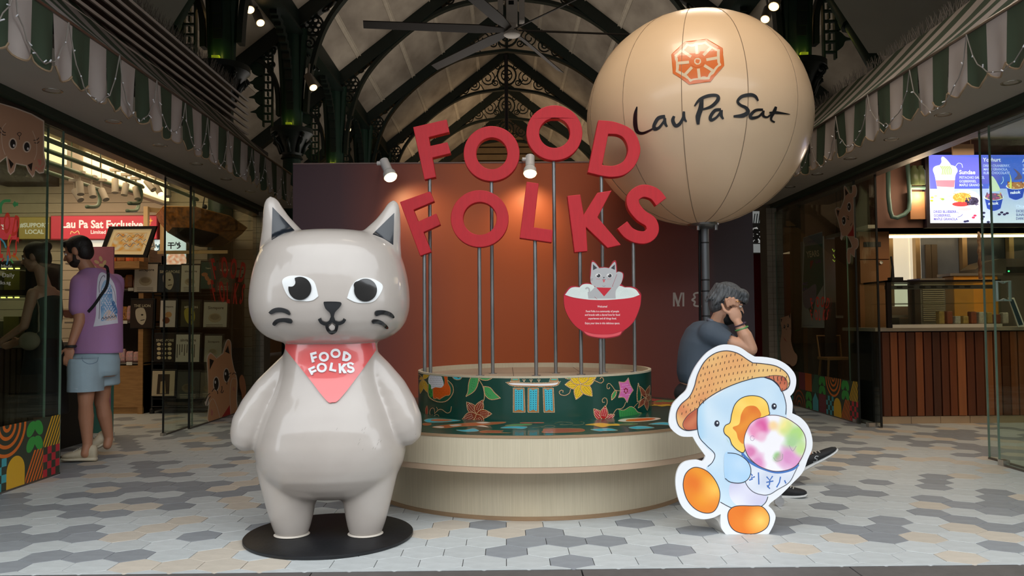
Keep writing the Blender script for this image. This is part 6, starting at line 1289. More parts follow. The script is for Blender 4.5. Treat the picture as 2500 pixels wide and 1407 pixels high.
# kitchen window wall
kw = struct('wall_right_shop_back', MB().box(3.9, 9.1, 10.45, 10.6, 0, 3.2), M('kitchen_wall', (150, 112, 84), .7))
MB().box(3.9, 9.1, 10.28, 10.45, 0, 1.1).obj('lower_panel', M('kitchen_steel', (120, 108, 96), .35, .5), kw)
zt2 = onY(2250, 574, 10.2).z; zb2 = onY(2250, 690, 10.2).z
win = struct('window_1', MB().box(onY(2172, 600, 10.2).x, 8.6, 10.18, 10.24, zt2, zt2+.06), M('window_alu', (186, 158, 120), .4, .4))
for px in (2172, 2238, 2352, 2466, 2580): p = onY(px, 600, 10.2).x; sub(MB().box(p-.03, p+.03, 10.17, 10.25, zb2-.3, zt2).obj('mullion', M('window_alu', (186, 158, 120), .4, .4), ), win)
for k, (p0, p1, c, em) in enumerate(((2172, 2238, (226, 216, 190), .75), (2238, 2352, (92, 92, 88), .25), (2352, 2466, (56, 58, 60), .12), (2466, 2580, (40, 50, 48), .1))):
    a_, b_ = onY(p0, 600, 10.2).x+.03, onY(p1, 600, 10.2).x-.03; sub(MB().box(a_, b_, 10.26, 10.27, zb2-.3, zt2).obj('lit_pane', M(f'pane_{k}', c, .3, var=.25 if k else .06, scale=3, emit=em)), win)
a_ = onY(2258, 600, 10.2).x; sub(MB().box(a_-.17, a_-.03, 10.25, 10.258, zb2-.3, zt2).obj('lit_pane', M('pane_0', (226, 216, 190), .3)), win)
for p0, p1 in ((2262, 2275), (2276, 2290)): sub(MB().box(onY(p0, 600, 10.2).x, onY(p1, 600, 10.2).x, 10.22, 10.255, zb2-.3, zt2-.12).obj('column_beyond', M('column_grey', (104, 92, 80), .6)), win)
led = MB().box(onY(2172, 560, 9.9).x, 8.6, 9.9, 9.93, 2.095, 2.125).obj('led_strip', M('led_warm', (255, 224, 170), .5, emit=5)); tag(led, 'thin warm light strip under the bulkhead above the kitchen windows', 'light')
bh = struct('wall_bulkhead', MB().box(onY(2140, 480, 9.2).x, 9.1, 9.2, 9.9, onY(2300, 556, 9.2).z, 3.2), M('bulkhead_mauve', (112, 78, 66), .7, var=.05))
sub(MB().box(onY(2118, 480, 9.2).x, 9.1, 9.21, 10.45, onY(2300, 556, 9.2).z+.0, onY(2300, 556, 9.2).z+.04).obj('bulkhead_soffit', CREAM), bh)
cbx = thing('wall_cupboard', 'brown timber cupboard with dark recessed handle left of the kitchen windows', 'cupboard', (onY(2150, 690, 9.4).x, 9.4, 0)); x0, x1 = onY(2098, 600, 9.4).x, onY(2172, 600, 9.4).x; zA, zB, zM = onY(2150, 565, 9.4).z, onY(2150, 692, 9.4).z, onY(2150, 634, 9.4).z
MB().box(x0, x1, 9.42, 10.1, 0.0, zA).obj('carcass', M('cupboard_brown', (140, 92, 52), .5, var=.08, stretch=(1, 1, .2)), cbx)
for z_0, z_1, n_ in ((zM+.006, zA-.004, 'upper_door'), (zB, zM-.006, 'lower_door')): MB().box(x0+.004, x1-.004, 9.40, 9.42, z_0, z_1).obj(n_, M('cupboard_brown', (140, 92, 52), .5), cbx, bevel=.002)
MB().box(x0+.05, onY(2151, 600, 9.39).x, 9.392, 9.401, onY(2130, 603, 9.4).z, onY(2130, 591, 9.4).z).obj('handle_slot', BK, cbx); MB().lathe([(.0, 0), (.02, 0), (.02, .01)], (0, 0, 0), 12).obj('lock', M('tag_white', (226, 222, 210), .5), cbx).matrix_local = Matrix.Translation(Vector(onY(2151, 641, 9.39))-Vector(cbx['org'])) @ Matrix.Rotation(PI/2, 4, 'X')
# menu screens
def scr(A):
    A.tx = crop(2150, 350, 5.211); VI = lambda x, y: mixc((112, 116, 226), (84, 92, 206), (y-150)/400) if x < 1500 else mixc((70, 110, 226), (60, 100, 210), (y-150)/400)
    A.poly([(612,148),(2600,148),(2600,1015),(632,1015)], lambda x, y: mixc((170, 190, 240), (214, 224, 250), (y-580)/430), sp=90); A.poly([(612,148),(2600,148),(2600,572),(625,580)], VI, sp=90)
    A.poly(cr([(665,335),(700,290),(820,270),(940,290),(980,350),(950,420),(935,600),(900,650),(830,665),(760,650),(725,600),(690,420)]), (228, 238, 238)); A.poly([(700,470),(945,470),(935,560),(715,550)], (196, 130, 150)); A.poly([(715,560),(935,560),(905,640),(740,640)], (240, 240, 244))
    A.poly(cr([(770,190),(800,172),(870,240),(930,340),(930,400),(830,420),(740,400),(700,340),(770,250)]), (236, 244, 232)); [A.stroke(cr([(760+k*22, 290), (790+k*22, 340), (780+k*22, 400)], False, 3), 13, (170, 206, 130)) for k in range(6)]
    A.stroke(cr([(950,300),(985,255),(1030,265),(1042,310)], False), 8, (214, 224, 250)); A.stroke(cr([(1530,520),(1560,480),(1555,425)], False), 8, (180, 220, 250)); A.stroke(cr([(980,940),(1030,920),(1048,880)], False), 6, (90, 80, 160))
    A.text('Sundae', 998, 392, 72, (240, 244, 255), 0, .02); A.text('Yoghurt', 1302, 232, 68, (240, 244, 255), 0, .02)
    for s_, x, y, c in (('PISTACHIO SAUCE,', 1000, 450, (190, 206, 250)), ('GOJIBERRIES,', 1000, 498, (190, 206, 250)), ('MAPLE GRANOLA', 1000, 546, (190, 206, 250)), ('DRIED CRANBERRY,', 1305, 300, (190, 206, 250)), ('MAPLE GRANOLA,', 1308, 346, (190, 206, 250)), ('RUBY CHOCOLATE', 1308, 392, (190, 206, 250)), ('DRIED BLUEBERRY,', 672, 886, (96, 84, 170)), ('GOJIBERRIES,', 675, 933, (96, 84, 170)), ('MAPLE GRANOLA', 675, 980, (96, 84, 170)), ('DICED FIG', 1722, 878, (60, 70, 140)), ('SUNFLOWER', 1722, 926, (60, 70, 140)), ('DARK CHOC', 1722, 972, (60, 70, 140)), ('TOASTED', 1805, 300, (190, 206, 250)), ('BANANA', 1805, 346, (190, 206, 250)), ('MUESLI', 1805, 392, (190, 206, 250))): A.text(s_, x, y, 44, c, 0, .02, 'LEFT', .86)
    A.text('Yogurt', 680, 828, 50, (236, 236, 250)); A.text('Acai', 1800, 245, 64, (240, 244, 255)); A.text('Choco', 1720, 822, 56, (220, 230, 255))
    for bx, by, rx, ry, rim in ((1080, 740, 195, 140, 1),): A.poly(cr([(885,700),(960,620),(1080,595),(1200,620),(1275,700),(1255,780),(1190,880),(1080,905),(970,870),(905,790)]), (244, 240, 244)); A.poly(ell(1035, 690, 118, 62), (222, 160, 70)); A.poly(ell(1160, 735, 88, 52), (60, 54, 84)); A.poly(ell(1020, 775, 110, 30), (214, 66, 70)); A.poly(ell(1070, 838, 90, 18), (238, 190, 200))
    rq = random.Random(1)
    for k in range(70): x, y = rq.uniform(925, 1145), rq.uniform(640, 745); A.poly(ell(x, y, 9, 6, 7, k), [(240, 190, 90), (206, 140, 60), (250, 206, 120)][k % 3])
    for k in range(30): A.poly(ell(rq.uniform(1090, 1240), rq.uniform(700, 785), 11, 9, 7), [(40, 36, 60), (90, 84, 120)][k % 2])
    for cx_, cy_, lb in ((1440, 700, 'nakok'), (1720, 560, 'nakok')):
        A.poly(cr([(cx_-118,cy_-10,1),(cx_+118,cy_-10,1),(cx_+85,cy_+130,1),(cx_,cy_+160),(cx_-85,cy_+130,1)]), (50, 78, 190)); A.poly(ell(cx_, cy_-12, 126, 40), (230, 236, 244)); A.poly(ell(cx_, cy_-22, 112, 44), (126, 90, 130) if cx_ < 1500 else (176, 120, 80))
        for k in range(26): A.poly(ell(cx_+rq.uniform(-105, 105), cy_-22+rq.uniform(-45, 30), 13, 10, 7), [(110, 80, 120), (190, 176, 120), (196, 90, 130)][k % 3] if cx_ < 1500 else [(170, 110, 70), (214, 180, 130), (140, 80, 50)][k % 3])
        A.text(lb, cx_-70, cy_+85, 52, (236, 240, 255), -.06, .03)
    A.poly(cr([(1385,600),(1400,450),(1425,420),(1480,500),(1515,600)]), (206, 226, 206)); A.poly(cr([(1690,320),(1770,380),(1795,450),(1700,460),(1740,400)]), (96, 84, 120)); A.poly(cr([(1640,560),(1650,450),(1638,385),(1660,440),(1668,560)]), (214, 220, 110))
    for x, y, c in ((655, 690, (170, 190, 80)), (700, 670, (200, 190, 150)), (650, 730, (150, 180, 60)), (770, 705, (190, 196, 140)), (790, 712, (150, 176, 70)), (1200, 920, (214, 66, 100)), (1180, 945, (214, 66, 100)), (1312, 885, (50, 50, 90)), (1305, 935, (50, 50, 90)), (1290, 962, (50, 50, 90)), (1075, 995, (50, 50, 90)), (1105, 990, (50, 50, 90)), (1370, 1002, (50, 50, 90)), (1540, 880, (50, 40, 80)), (1575, 905, (60, 50, 90)), (1610, 890, (50, 40, 80)), (1510, 905, (60, 50, 90))): A.poly(ell(x, y, 22, 14, 9), c)
SY_ = 9.1; a = onY(2258, 372, SY_); b = onY(2680, 553, SY_)
ms = thing('menu_screen', 'glowing blue and violet dessert menu screen on the right', 'screen', (a.x, SY_, b.z)); MB().box(a.x, b.x+.2, SY_+.002, SY_+.08, b.z, a.z).obj('bezel', M('bezel_black', (20, 12, 24), .35), ms)
A = Art(lambda x, y, l: onY(x, y, SY_-(l-1)*.0018)); scr(A); A.obj('display', MC('screen_print', .3, emit=1.15), ms)
# teal tube frame with jars
ts = thing('tube_shelf', 'grey-green tube frame shelf hung left of the menu screen', 'shelf', onY(2200, 530, 9.15)); TL = M('teal_tube', (84, 112, 104), .4)
P_ = lambda x, y: onY(x, y, 9.12); MB().tube([P_(*q) for q in [(2214,385),(2219,440),(2221,490),(2219,512),(2208,524),(2190,532),(2178,530),(2173,515),(2169,480),(2168,415)]], .025, 10).obj('tube', TL, ts, True); MB().tube([P_(2219,459), P_(2258,459)], .02, 8).obj('cross_bar', TL, ts)
MB().box(P_(2222, 460).x, P_(2258, 460).x, 9.13, 9.19, P_(2240, 535).z, P_(2240, 468).z).obj('timber_panel', M('shelf_timber', (150, 104, 66), .5), ts)
for px, lb in ((2232, 'left'), (2248, 'right')): c = P_(px, 457); o = MB().lathe([(.0, 0), (.05, 0), (.055, .02), (.055, .16), (.03, .2), (.03, .22), (0, .22)], (c.x, 9.12, c.z+.022), 16).obj('glass_jar', M('jar_green', (110, 122, 84), .2, trans=.2), None, 'auto'); tag(o, f'green glass jar on the tube shelf, the {lb} one', 'jar', 'jars on the tube shelf')
hang = MB().tube([onY(2335, 352, 8.71), onY(2335, 352, 8.71)+Vector((0, 0, .5))], .004, 5).tube([onY(2370, 352, 8.71), onY(2370, 352, 8.71)+Vector((0, 0, .5))], .004, 5).box(onY(2326, 370, 8.7).x, onY(2378, 370, 8.7).x, 8.7, 8.72, onY(2350, 378, 8.7).z, onY(2350, 352, 8.7).z).obj('notice_board', M('hanging_panel', (160, 130, 100), .6)); tag(hang, 'small plain tan panel hanging above the menu screen', 'panel')
# counter equipment
YM = M('machine_yellow', (206, 140, 40), .45, var=.15); SMT = M('machine_steel', (150, 142, 130), .35, .6)
t = thing('yellow_box', 'yellow fronted machine box behind the display case', 'machine', onY(2380, 690, 9.4)); a, b = onY(2328, 674, 9.4), onY(2440, 790, 9.4); MB().box(a.x, b.x, 9.4, 9.66, b.z, a.z).obj('front', YM, t, bevel=.01); MB().box(a.x-.05, b.x+.05, 9.38, 9.67, a.z, a.z+.03).obj('lid', SMT, t); MB().box(a.x, b.x, 9.4, 9.66, 0, b.z).obj('stand', SMT, t)
t = thing('louvred_fridge', 'grey louvred appliance behind the display case', 'appliance', onY(2280, 790, 9.4)); a, b = onY(2246, 680, 9.4), onY(2310, 790, 9.4); MB().box(a.x, b.x, 9.4, 9.7, 0.0, a.z).obj('body', SMT, t)
for k in range(18): MB().box(a.x+.02, b.x-.02, 9.385, 9.4, b.z+.03+k*.024, b.z+.042+k*.024).obj('louvre', M('louvre_tan', (170, 154, 130), .4), t)
t = thing('steel_hood', 'rounded grey steel machine hood at the right edge', 'machine', onY(2440, 668, 9.8)); a, b = onY(2376, 633, 9.8), onY(2520, 668, 9.8); MB().rings([[(a.x+(b.x+.3-a.x)*u, y, a.z+(b.z-a.z)*v) for u, v in ((0, 1), (0, .7), (.12, .25), (.3, 0), (1, 0), (1, 1))] for y in (9.76, 10.1)]).obj('hood', SMT, t, 'auto'); MB().box(a.x+.1, b.x+.3, 9.8, 10.1, 0, b.z).obj('body', SMT, t)
MB().box(onY(2458, 650, 9.75).x, onY(2530, 650, 9.75).x, 9.74, 9.76, onY(2450, 667, 9.75).z, onY(2450, 652, 9.75).z).obj('control_panel', BK, t); MB().box(onY(2462, 660, 9.73).x, onY(2465, 660, 9.73).x, 9.732, 9.74, onY(2450, 664, 9.73).z, onY(2450, 661, 9.73).z).obj('green_led', M('led_green', (60, 255, 120), .4, emit=4), t)
t = thing('chocolate_stick', 'tall brown stick with pale patches standing on the display case', 'ornament', onY(2393, 686, 8.6)); mb = MB(); p = onY(2393, 683, 8.6); q = onY(2393, 566, 8.6); mb.tube([(p.x+.004*math.sin(i*2.1), 8.6, z1+.012+(q.z-z1-.012)*i/14) for i in range(15)], [.016+.003*math.sin(i*1.7) for i in range(14)]+[.008], 10); mb.obj('stick', M('choc_stick', (70, 40, 26), .5, var=.3, scale=18, rgb2=(190, 160, 120), sharp=.36), t, True); MB().lathe([(0, 0), (.11, 0), (.11, .01), (0, .01)], (p.x, 8.6, z1), 20).obj('wooden_base', M('pine', (204, 172, 122), .5), t)
t = thing('price_tablet', 'tilted tablet display beside the right glass edge', 'tablet', onY(2478, 798, 8.4)); q_ = [(2461,727),(2476,727),(2503,797),(2486,799)]; MB().prism([q_], lambda x, y: onY(x, y, 8.4), lambda x, y: onY(x, y, 8.4)+Vector((.03, .06, 0))).obj('case', M('tag_white', (226, 222, 210), .5), t); MB().prism([[(2464,731),(2474,731),(2498,793),(2488,795)]], lambda x, y: onY(x, y, 8.396), lambda x, y: onY(x, y, 8.399)).obj('screen', M('tablet_screen', (40, 64, 76), .2), t)
t = thing('sign_holder', 'dark thin easel standing on the counter beside the cupboard', 'holder', onY(2182, 686, 8.6)); p = onY(2178, 640, 8.6); MB().tube([(p.x, 8.6, z1+.001), (p.x+.005, 8.6, p.z-.05), (p.x-.01, 8.6, p.z+.06)], [.022, .012, .01], 8).obj('upright', BK, t); MB().box(p.x-.03, p.x+.09, 8.55, 8.65, z1+.001, z1+.04).obj('foot', BK, t)
# neon reflections in the glass, built as glowing tubes behind it
def neon(name, lab, cpx, cpy, Y, paths, cols, r=.008):
    t = thing(name, lab, 'neon reflection', onY(cpx, cpy, Y))
    MB().tube([onY(cpx, cpy, Y), Vector((onY(cpx, cpy, Y).x, Y, 3.15))], .003, 4).obj('hanging_wire', BK, t)
    for i, (p, c) in enumerate(zip(paths, cols)): MB().tube([onY(x, y, Y) for x, y in p], r, 6).obj('tube', M('neon_%d_%d_%d' % c, c, .4, emit=2.2), t, True)
ce = lambda x, y, rx, ry: ell(x, y, rx, ry, 24)+[(x+rx, y)]
neon('neon_reflection', 'round blue-white neon reflection at the edge of the right glass', 2096, 663, 10.2, [ce(2094, 662, 25, 23), ce(2094, 662, 19, 17), [(2080, 655), (2108, 650)], [(2084, 674), (2092, 655), (2100, 672)]], [(150, 170, 235), (110, 120, 170), (120, 124, 150), (120, 124, 150)])
neon('neon_reflection', 'small yellow and cyan neon reflection low in the right glass', 2057, 706, 10.2, [[(2048,702),(2064,698),(2064,708),(2054,716),(2049,712),(2048,702)], [(2052,705),(2062,703)]], [(120, 220, 235), (200, 220, 60)])
neon('neon_reflection', 'yellow-green scribbled neon reflection in the right glass', 2045, 625, 10.2, [[(2032+k*4, 608+(k % 2)*7) for k in range(8)], [(2034+k*4, 622+(k % 2)*8) for k in range(8)], [(2033+k*4, 634+(k % 2)*5) for k in range(8)]], [(90, 100, 30)]*3, .006)
# counter behind glass; stools built for chairs reflected in the pane
t = thing('window_bar', 'pale bar top behind the right glass', 'bar', (4.4, 10.0, 0)); zb_ = onY(2050, 771, 9.9).z; MB().box(3.95, 5.0, 9.9, 10.25, zb_-.03, zb_).obj('top', M('worktop_stone', (176, 160, 140), .3), t); MB().box(3.97, 4.95, 10.15, 10.2, 0, zb_-.03).obj('panel', M('counter_dark2', (22, 16, 12), .8), t)
PW = M('chair_pine', (150, 104, 58), .5)
for k, (px, lb) in enumerate(((2020, 'left'), (2062, 'right'))):
    c = onY(px, 900, 9.6)+Vector((.10+.22*k, 0, 0)); t = thing('reflected_stool', f'slim wooden stool built for a chair reflection in the right glass, the {lb} one', 'stool', (c.x, 9.6, 0), 'stools built for the reflection in the right glass')
    MB().box(c.x-.16, c.x+.16, 9.45, 9.75, .62, .65).obj('seat', PW, t, bevel=.005)
    for dx in (-1, 1):
        for dy in (-1, 1): MB().tube([(c.x+dx*.13, 9.6+dy*.12, .62), (c.x+dx*.19, 9.6+dy*.17, 0)], .014, 6).obj('leg', PW, t)
    MB().tube([(c.x-.165, 9.45, .25), (c.x+.165, 9.45, .25)], .01, 6).obj('rung', PW, t); MB().tube([(c.x-.13, 9.75, .65), (c.x-.14, 9.8, .9), (c.x+.14, 9.8, .9), (c.x+.13, 9.75, .65)], .012, 6).obj('backrest', PW, t)
# beyond: red stall and sign
t = thing('red_stall_board', 'tall dark red glossy board between wall and tiled post', 'board', (onY(1858, 900, 12.2).x, 12.2, 0)); a, b = onY(1842, 621, 12.2), onY(1890, 900, 12.2); MB().box(a.x-.2, b.x+.3, 12.2, 12.3, 0, a.z).obj('panel', M('stall_red', (120, 14, 24), .3), t); MB().box(onY(1860, 630, 12.19).x, onY(1878, 630, 12.19).x, 12.19, 12.2, onY(1850, 640, 12.19).z, onY(1850, 624, 12.19).z).obj('gold_mark', M('gold_mark', (150, 90, 50), .5), t)
lbox(1836, 515, 1882, 618, 12.1, .1, (178, 182, 180), .35, 'stall_sign', 'white stall sign with bold black characters and bars', 'sign', lambda A: ([A.stroke([(1843+i*6, 522), (1840+i*6, 545)], 2.6, (40, 44, 44)) for i in range(7)], A.poly([(1836,545),(1882,545),(1882,596),(1836,596)], (36, 34, 32)), A.text('家', 1829, 588, 34, (226, 226, 222), 0, .12), A.text('拌', 1856, 588, 34, (226, 226, 222), 0, .12), A.text('家', 1829, 588, 34, (26, 24, 22), 0, .02), A.text('拌', 1856, 588, 34, (26, 24, 22), 0, .02)))
# ================================================================ people
def basis(f, up):
    f = Vector(f).normalized(); u = Vector(up); s = f.cross(u).normalized(); u = s.cross(f).normalized(); return Matrix((s, f, u)).transposed()   # x = right hand side, y = forward, z = up
def headblob(mb, c, B, k=1.0, beard=False):
    c = Vector(c); q = lambda x, y, z: c+B @ Vector((x*k, y*k, z*k))
    mb.ball(q(0, -.012, .025), (.076*k, .097*k, .093*k), 20, 14, B); mb.ball(q(0, .028, -.03), (.060*k, .066*k, .082*k), 16, 12, B); mb.ball(q(0, .05, -.082), (.036*k, .036*k, .028*k), 12, 8, B)
    mb.cap2(q(0, .088, .012), .010*k, q(0, .110, -.022), .014*k, 10)                       # nose
    for s in (-1, 1): mb.ball(q(s*.012, .100, -.026), .010*k, 8, 6); mb.ball(q(s*.030, .078, .022), (.022*k, .016*k, .010*k), 10, 6, B); mb.ball(q(s*.040, .058, -.02), (.024*k, .026*k, .02*k), 10, 8, B)
    mb.ball(q(0, .088, -.050), (.024*k, .012*k, .007*k), 10, 6, B); mb.ball(q(0, .086, -.062), (.020*k, .012*k, .007*k), 10, 6, B)
    for s in (-1, 1): mb.ball(q(s*.076, -.004, -.002), (.012*k, .022*k, .034*k), 10, 8, B); mb.ball(q(s*.080, -.008, .012), (.012*k, .018*k, .018*k), 10, 8, B)
def eyes(c, B, k, par):
    c = Vector(c)
    for s in (-1, 1):
        e = MB().ball(c+B @ Vector((s*.030*k, .080*k, .010*k)), .011*k, 10, 8).obj('eye', M('eye_ball', (225, 220, 214), .25), par, True); sub(e, par)
        p = MB().ball(c+B @ Vector((s*.030*k, .0875*k, .010*k)), .0058*k, 8, 6).obj('iris', M('iris', (40, 26, 18), .2), par, True); sub(p, par)
        b = MB().tube([c+B @ Vector((s*x*k, y*k, z*k)) for x, y, z in ((.014, .089, .028), (.032, .086, .034), (.05, .072, .028))], .0045*k, 6).obj('eyebrow', M('brow', (34, 24, 20), .8), par); sub(b, par)
def hand(mb, w, d, pn, k=1.0, curl=.5, side=1):
    """w wrist, d direction of the fingers, pn palm normal (towards what is held); side = which edge carries the thumb"""
    w = Vector(w); d = Vector(d).normalized(); pn = Vector(pn); pn = (pn-d*pn.dot(d)).normalized(); a = d.cross(pn)*side
    B = Matrix((a, d, pn)).transposed(); mb.ball(w+d*.045*k, (.040*k, .052*k, .015*k), 14, 10, B)
    for i, (o, L) in enumerate(((.030, .072), (.011, .080), (-.009, .075), (-.028, .060))):
        p = w+d*.082*k+a*o*k; dd = d
        for j, seg in enumerate((.42, .32, .26)):
            ang = curl*(.5+.7*j); dd = (d*math.cos(ang)+pn*math.sin(ang)).normalized(); n_ = p+dd*L*seg*k; mb.cap2(p, (.0092-.0008*j)*k, n_, (.0086-.0008*j)*k, 8); p = n_
    p = w+d*.018*k+a*.028*k; dd = (a*.75+d*.6+pn*.25).normalized(); n_ = p+dd*.036*k; mb.cap2(p, .013*k, n_, .0105*k, 8); dd = (a*.35+d*.85+pn*.45).normalized(); mb.cap2(n_, .0105*k, n_+dd*.030*k, .009*k, 8)
def ellloft(mb, rows, n=20, ex=2.2):
    """rows (centre, half-width vector, half-depth vector)"""
    rs = []
    for c, a, b in rows:
        c, a, b = Vector(c), Vector(a), Vector(b); rs.append([c+a*math.copysign(abs(math.cos(t))**(2/ex), math.cos(t))+b*math.copysign(abs(math.sin(t))**(2/ex), math.sin(t)) for t in [2*PI*i/n for i in range(n)]])
    mb.rings(rs)
def shoe(name, heel, toe, up, par, m_up, m_sole, k=1.0):
    heel, toe = Vector(heel), Vector(toe); f = (toe-heel); L = f.length; f.normalize(); up = Vector(up); s = f.cross(up).normalized(); up = s.cross(f)
    def sec(t, w, z0, z1, n=14): c = heel+f*L*t; return [c+s*(w*(.5+.5*k)*math.cos(2*PI*i/n))+up*k*(z0+(z1-z0)*(.5+.5*math.sin(2*PI*i/n))) for i in range(n)]
    mb = MB(); mb.rings([sec(*q) for q in ((.0, .020, .02, .06), (.03, .034, .012, .095), (.15, .038, .012, .105), (.3, .038, .012, .100), (.45, .041, .012, .080), (.62, .047, .012, .064), (.8, .046, .012, .054), (.93, .034, .014, .044), (.99, .014, .02, .034))]); u = mb.obj(name, m_up, par, True)
    mb = MB(); mb.rings([sec(*q) for q in ((-.01, .02, 0, .02), (.03, .040, -.0, .028), (.2, .041, 0, .028), (.45, .041, .0, .024), (.65, .049, 0, .022), (.85, .046, .001, .020), (.96, .032, .004, .020), (1.01, .012, .010, .020))]); o = mb.obj('sole', m_sole, par, True); sub(o, u)
    for i in range(4): c = heel+f*L*(.42+.07*i)+up*k*(.085-.008*i); o = MB().tube([c-s*.028, c+up*.006, c+s*.028], .0035, 5).obj('lace', M('lace', (190, 186, 176), .7), par); sub(o, u)
    return u
SK1 = M('skin_tan', (176, 124, 96), .5, var=.06, scale=5); SK2 = M('skin_elder', (190, 144, 118), .5, var=.08, scale=12); SK3 = M('skin_dusk', (170, 122, 98), .5)
def surfmap(o, off=.003, eps=.0008):
    b = BVHTree.FromPolygons([v.co[:] for v in o.data.vertices], [tuple(p.vertices) for p in o.data.polygons])
    def f(x, y, l):
        d = ray(x, y).normalized(); h = b.ray_cast(CO, d)
        if h[0] is None: return CO+d*6.7/d.y
        return h[0]-d*(off+(l-1)*eps)
    return f
# ---- man in purple shirt
P = onY; mn = thing('person', 'man in purple printed T-shirt and pale denim shorts, back half turned, crossbody strap', 'person', (P(205, 1120, 6.64).x, 6.7, 0), None)
Ya, Yb = 6.60, 6.86; hc = P(191, 616, 6.70); Bh = basis((-1, -.12, -.38), (-.25, 0, 1))
mb = MB(); headblob(mb, hc, Bh, 1.06); mb.cap2(P(203, 640, 6.71), .056, P(226, 680, 6.73), .064)
ellloft(mb, [(P(234, y, 6.73), (hw, 0, 0), (0, hd, 0)) for y, hw, hd in ((668, .08, .07), (690, .17, .10), (730, .17, .11), (790, .155, .105), (850, .15, .105), (900, .165, .115), (920, .15, .1))])
sh = P(196, 700, 6.62); el = P(194, 785, 6.58); wr_ = P(172, 848, 6.52)
mb.cap2(sh, .058, el, .043); mb.cap2(el, .044, wr_, .027); hand(mb, wr_, P(163, 892, 6.50)-wr_, (-.2, 1, 0), 1.0, .45, -1)
sh2 = P(282, 695, 6.86); el2 = P(262, 770, 7.0); wr2 = P(200, 770, 7.05); mb.cap2(sh2, .056, el2, .042); mb.cap2(el2, .042, wr2, .027); hand(mb, wr2, (-1, 0, .1), (0, -1, 0), 1.0, .5, 1)
mb.cap2(P(212, 905, Ya), .082, P(209, 985, Ya-.01), .056, 14); mb.cap2(P(209, 985, Ya-.01), .054, P(210, 1020, Ya+.02), .058, 14); mb.cap2(P(210, 1015, Ya+.02), .059, P(214, 1092, Ya+.02), .034, 14); mb.cap2(P(214, 1085, Ya+.02), .036, P(208, 1108, Ya), .035)
mb.cap2(P(252, 905, Yb), .082, P(248, 985, Yb-.02), .056, 14); mb.cap2(P(249, 980, Yb-.02), .054, P(255, 1015, Yb), .058, 14); mb.cap2(P(255, 1012, Yb), .058, P(266, 1072, Yb+.03), .034, 14); mb.cap2(P(266, 1070, Yb+.03), .036, P(262, 1088, Yb), .034)
bdy = remeshed(mb, 'body', SK1, mn, .0062, 3, .5)
eyes(hc, Bh, 1.06, bdy)
HB = M('hair_black', (26, 20, 18), .6, var=.2, scale=30, bump=.3, bscale=80)
mb = MB(); q = lambda x, y, z: hc+Bh @ Vector((x, y, z)); mb.ball(q(0, -.018, .040), (.090, .108, .098), 20, 14, Bh); mb.ball(q(0, -.05, .0), (.086, .07, .09), 18, 12, Bh); mb.ball(q(0, .055, .095), (.058, .045, .03), 14, 10, Bh); hr = remeshed(mb, 'hair', HB, mn, .007, 2)
# cut away the face side of the hair
bm = bmesh.new(); bm.from_mesh(hr.data); iB = Bh.inverted()
dv = [v for v in bm.verts if (lambda w: w.y > .052 and w.z < .062 or (w.y > .012 and w.z < -.015))(iB @ (v.co-hc))]; bmesh.ops.delete(bm, geom=dv, context='VERTS'); bm.to_mesh(hr.data); bm.free()
BEA = M('beard_black', (40, 28, 24), .8, var=.3, scale=60); mb = MB(); mb.ball(q(0, .034, -.078), (.062, .062, .042), 16, 10, Bh)
for s in (-1, 1): mb.cap2(q(s*.068, .01, -.01), .010, q(s*.058, .03, -.07), .016)
mb.ball(q(0, .098, -.045), (.028, .010, .007), 10, 6, Bh); remeshed(mb, 'beard', BEA, mn, .006, 2)
PUR = M('purple_cotton', (164, 122, 172), .85, var=.06, scale=5, bump=.25, bscale=9, rgb2=(176, 128, 168)); mb = MB()
ellloft(mb, [(P(cx_, y, 6.73), (hw, 0, 0), (0, hd, 0)) for cx_, y, hw, hd in ((226, 655, .07, .07), (228, 662, .105, .085), (232, 674, .155, .105), (236, 690, .19, .125), (238, 720, .198, .14), (238, 770, .195, .145), (237, 820, .198, .15), (236, 860, .203, .152), (236, 866, .19, .14))], 28, 2.3)
mb.cap2(P(198, 692, 6.63), .082, P(193, 752, 6.60), .078, 16); mb.cap2(P(280, 690, 6.85), .078, P(276, 745, 6.92), .076, 16); shirt = remeshed(mb, 'shirt', PUR, mn, .011, 4)
# trim the sleeve and hem flat
def cut(o, co, no):
    bm = bmesh.new(); bm.from_mesh(o.data); bmesh.ops.bisect_plane(bm, geom=bm.verts[:]+bm.edges[:]+bm.faces[:], plane_co=co, plane_no=no, clear_outer=True); bm.to_mesh(o.data); bm.free()
cut(shirt, P(236, 862, 6.73), (0, 0, -1)); 
bm = bmesh.new(); bm.from_mesh(shirt.data); cz_ = P(193, 766, 6.6); bmesh.ops.delete(bm, geom=[v for v in bm.verts if v.co.z < cz_.z and v.co.x < P(177.5, 766, 6.6).x], context='VERTS'); bm.to_mesh(shirt.data); bm.free()
A = Art(surfmap(shirt), crop(0, 620, 5.025)); arch = cr([(1145,895,1),(1175,760),(1180,600),(1190,400),(1205,280),(1240,228),(1290,240),(1350,290),(1400,370),(1425,470),(1432,640),(1448,850,1)])
A.poly(arch, (214, 212, 224), sp=35); A.poly(cr([(1240,830,1),(1235,600),(1240,430),(1280,330),(1330,340),(1370,420),(1385,560),(1440,680),(1430,790,1)]), lambda x, y: mixc((96, 140, 190), (160, 190, 216), nz(x*.03, y*.03, 3)), sp=30)
A.stroke(cr([(1215,800),(1225,560),(1215,400),(1240,300),(1275,265),(1285,290)], False), 7, (90, 80, 100)); A.stroke(cr([(1365,380),(1405,470),(1420,600)], False), 6, (120, 110, 130))
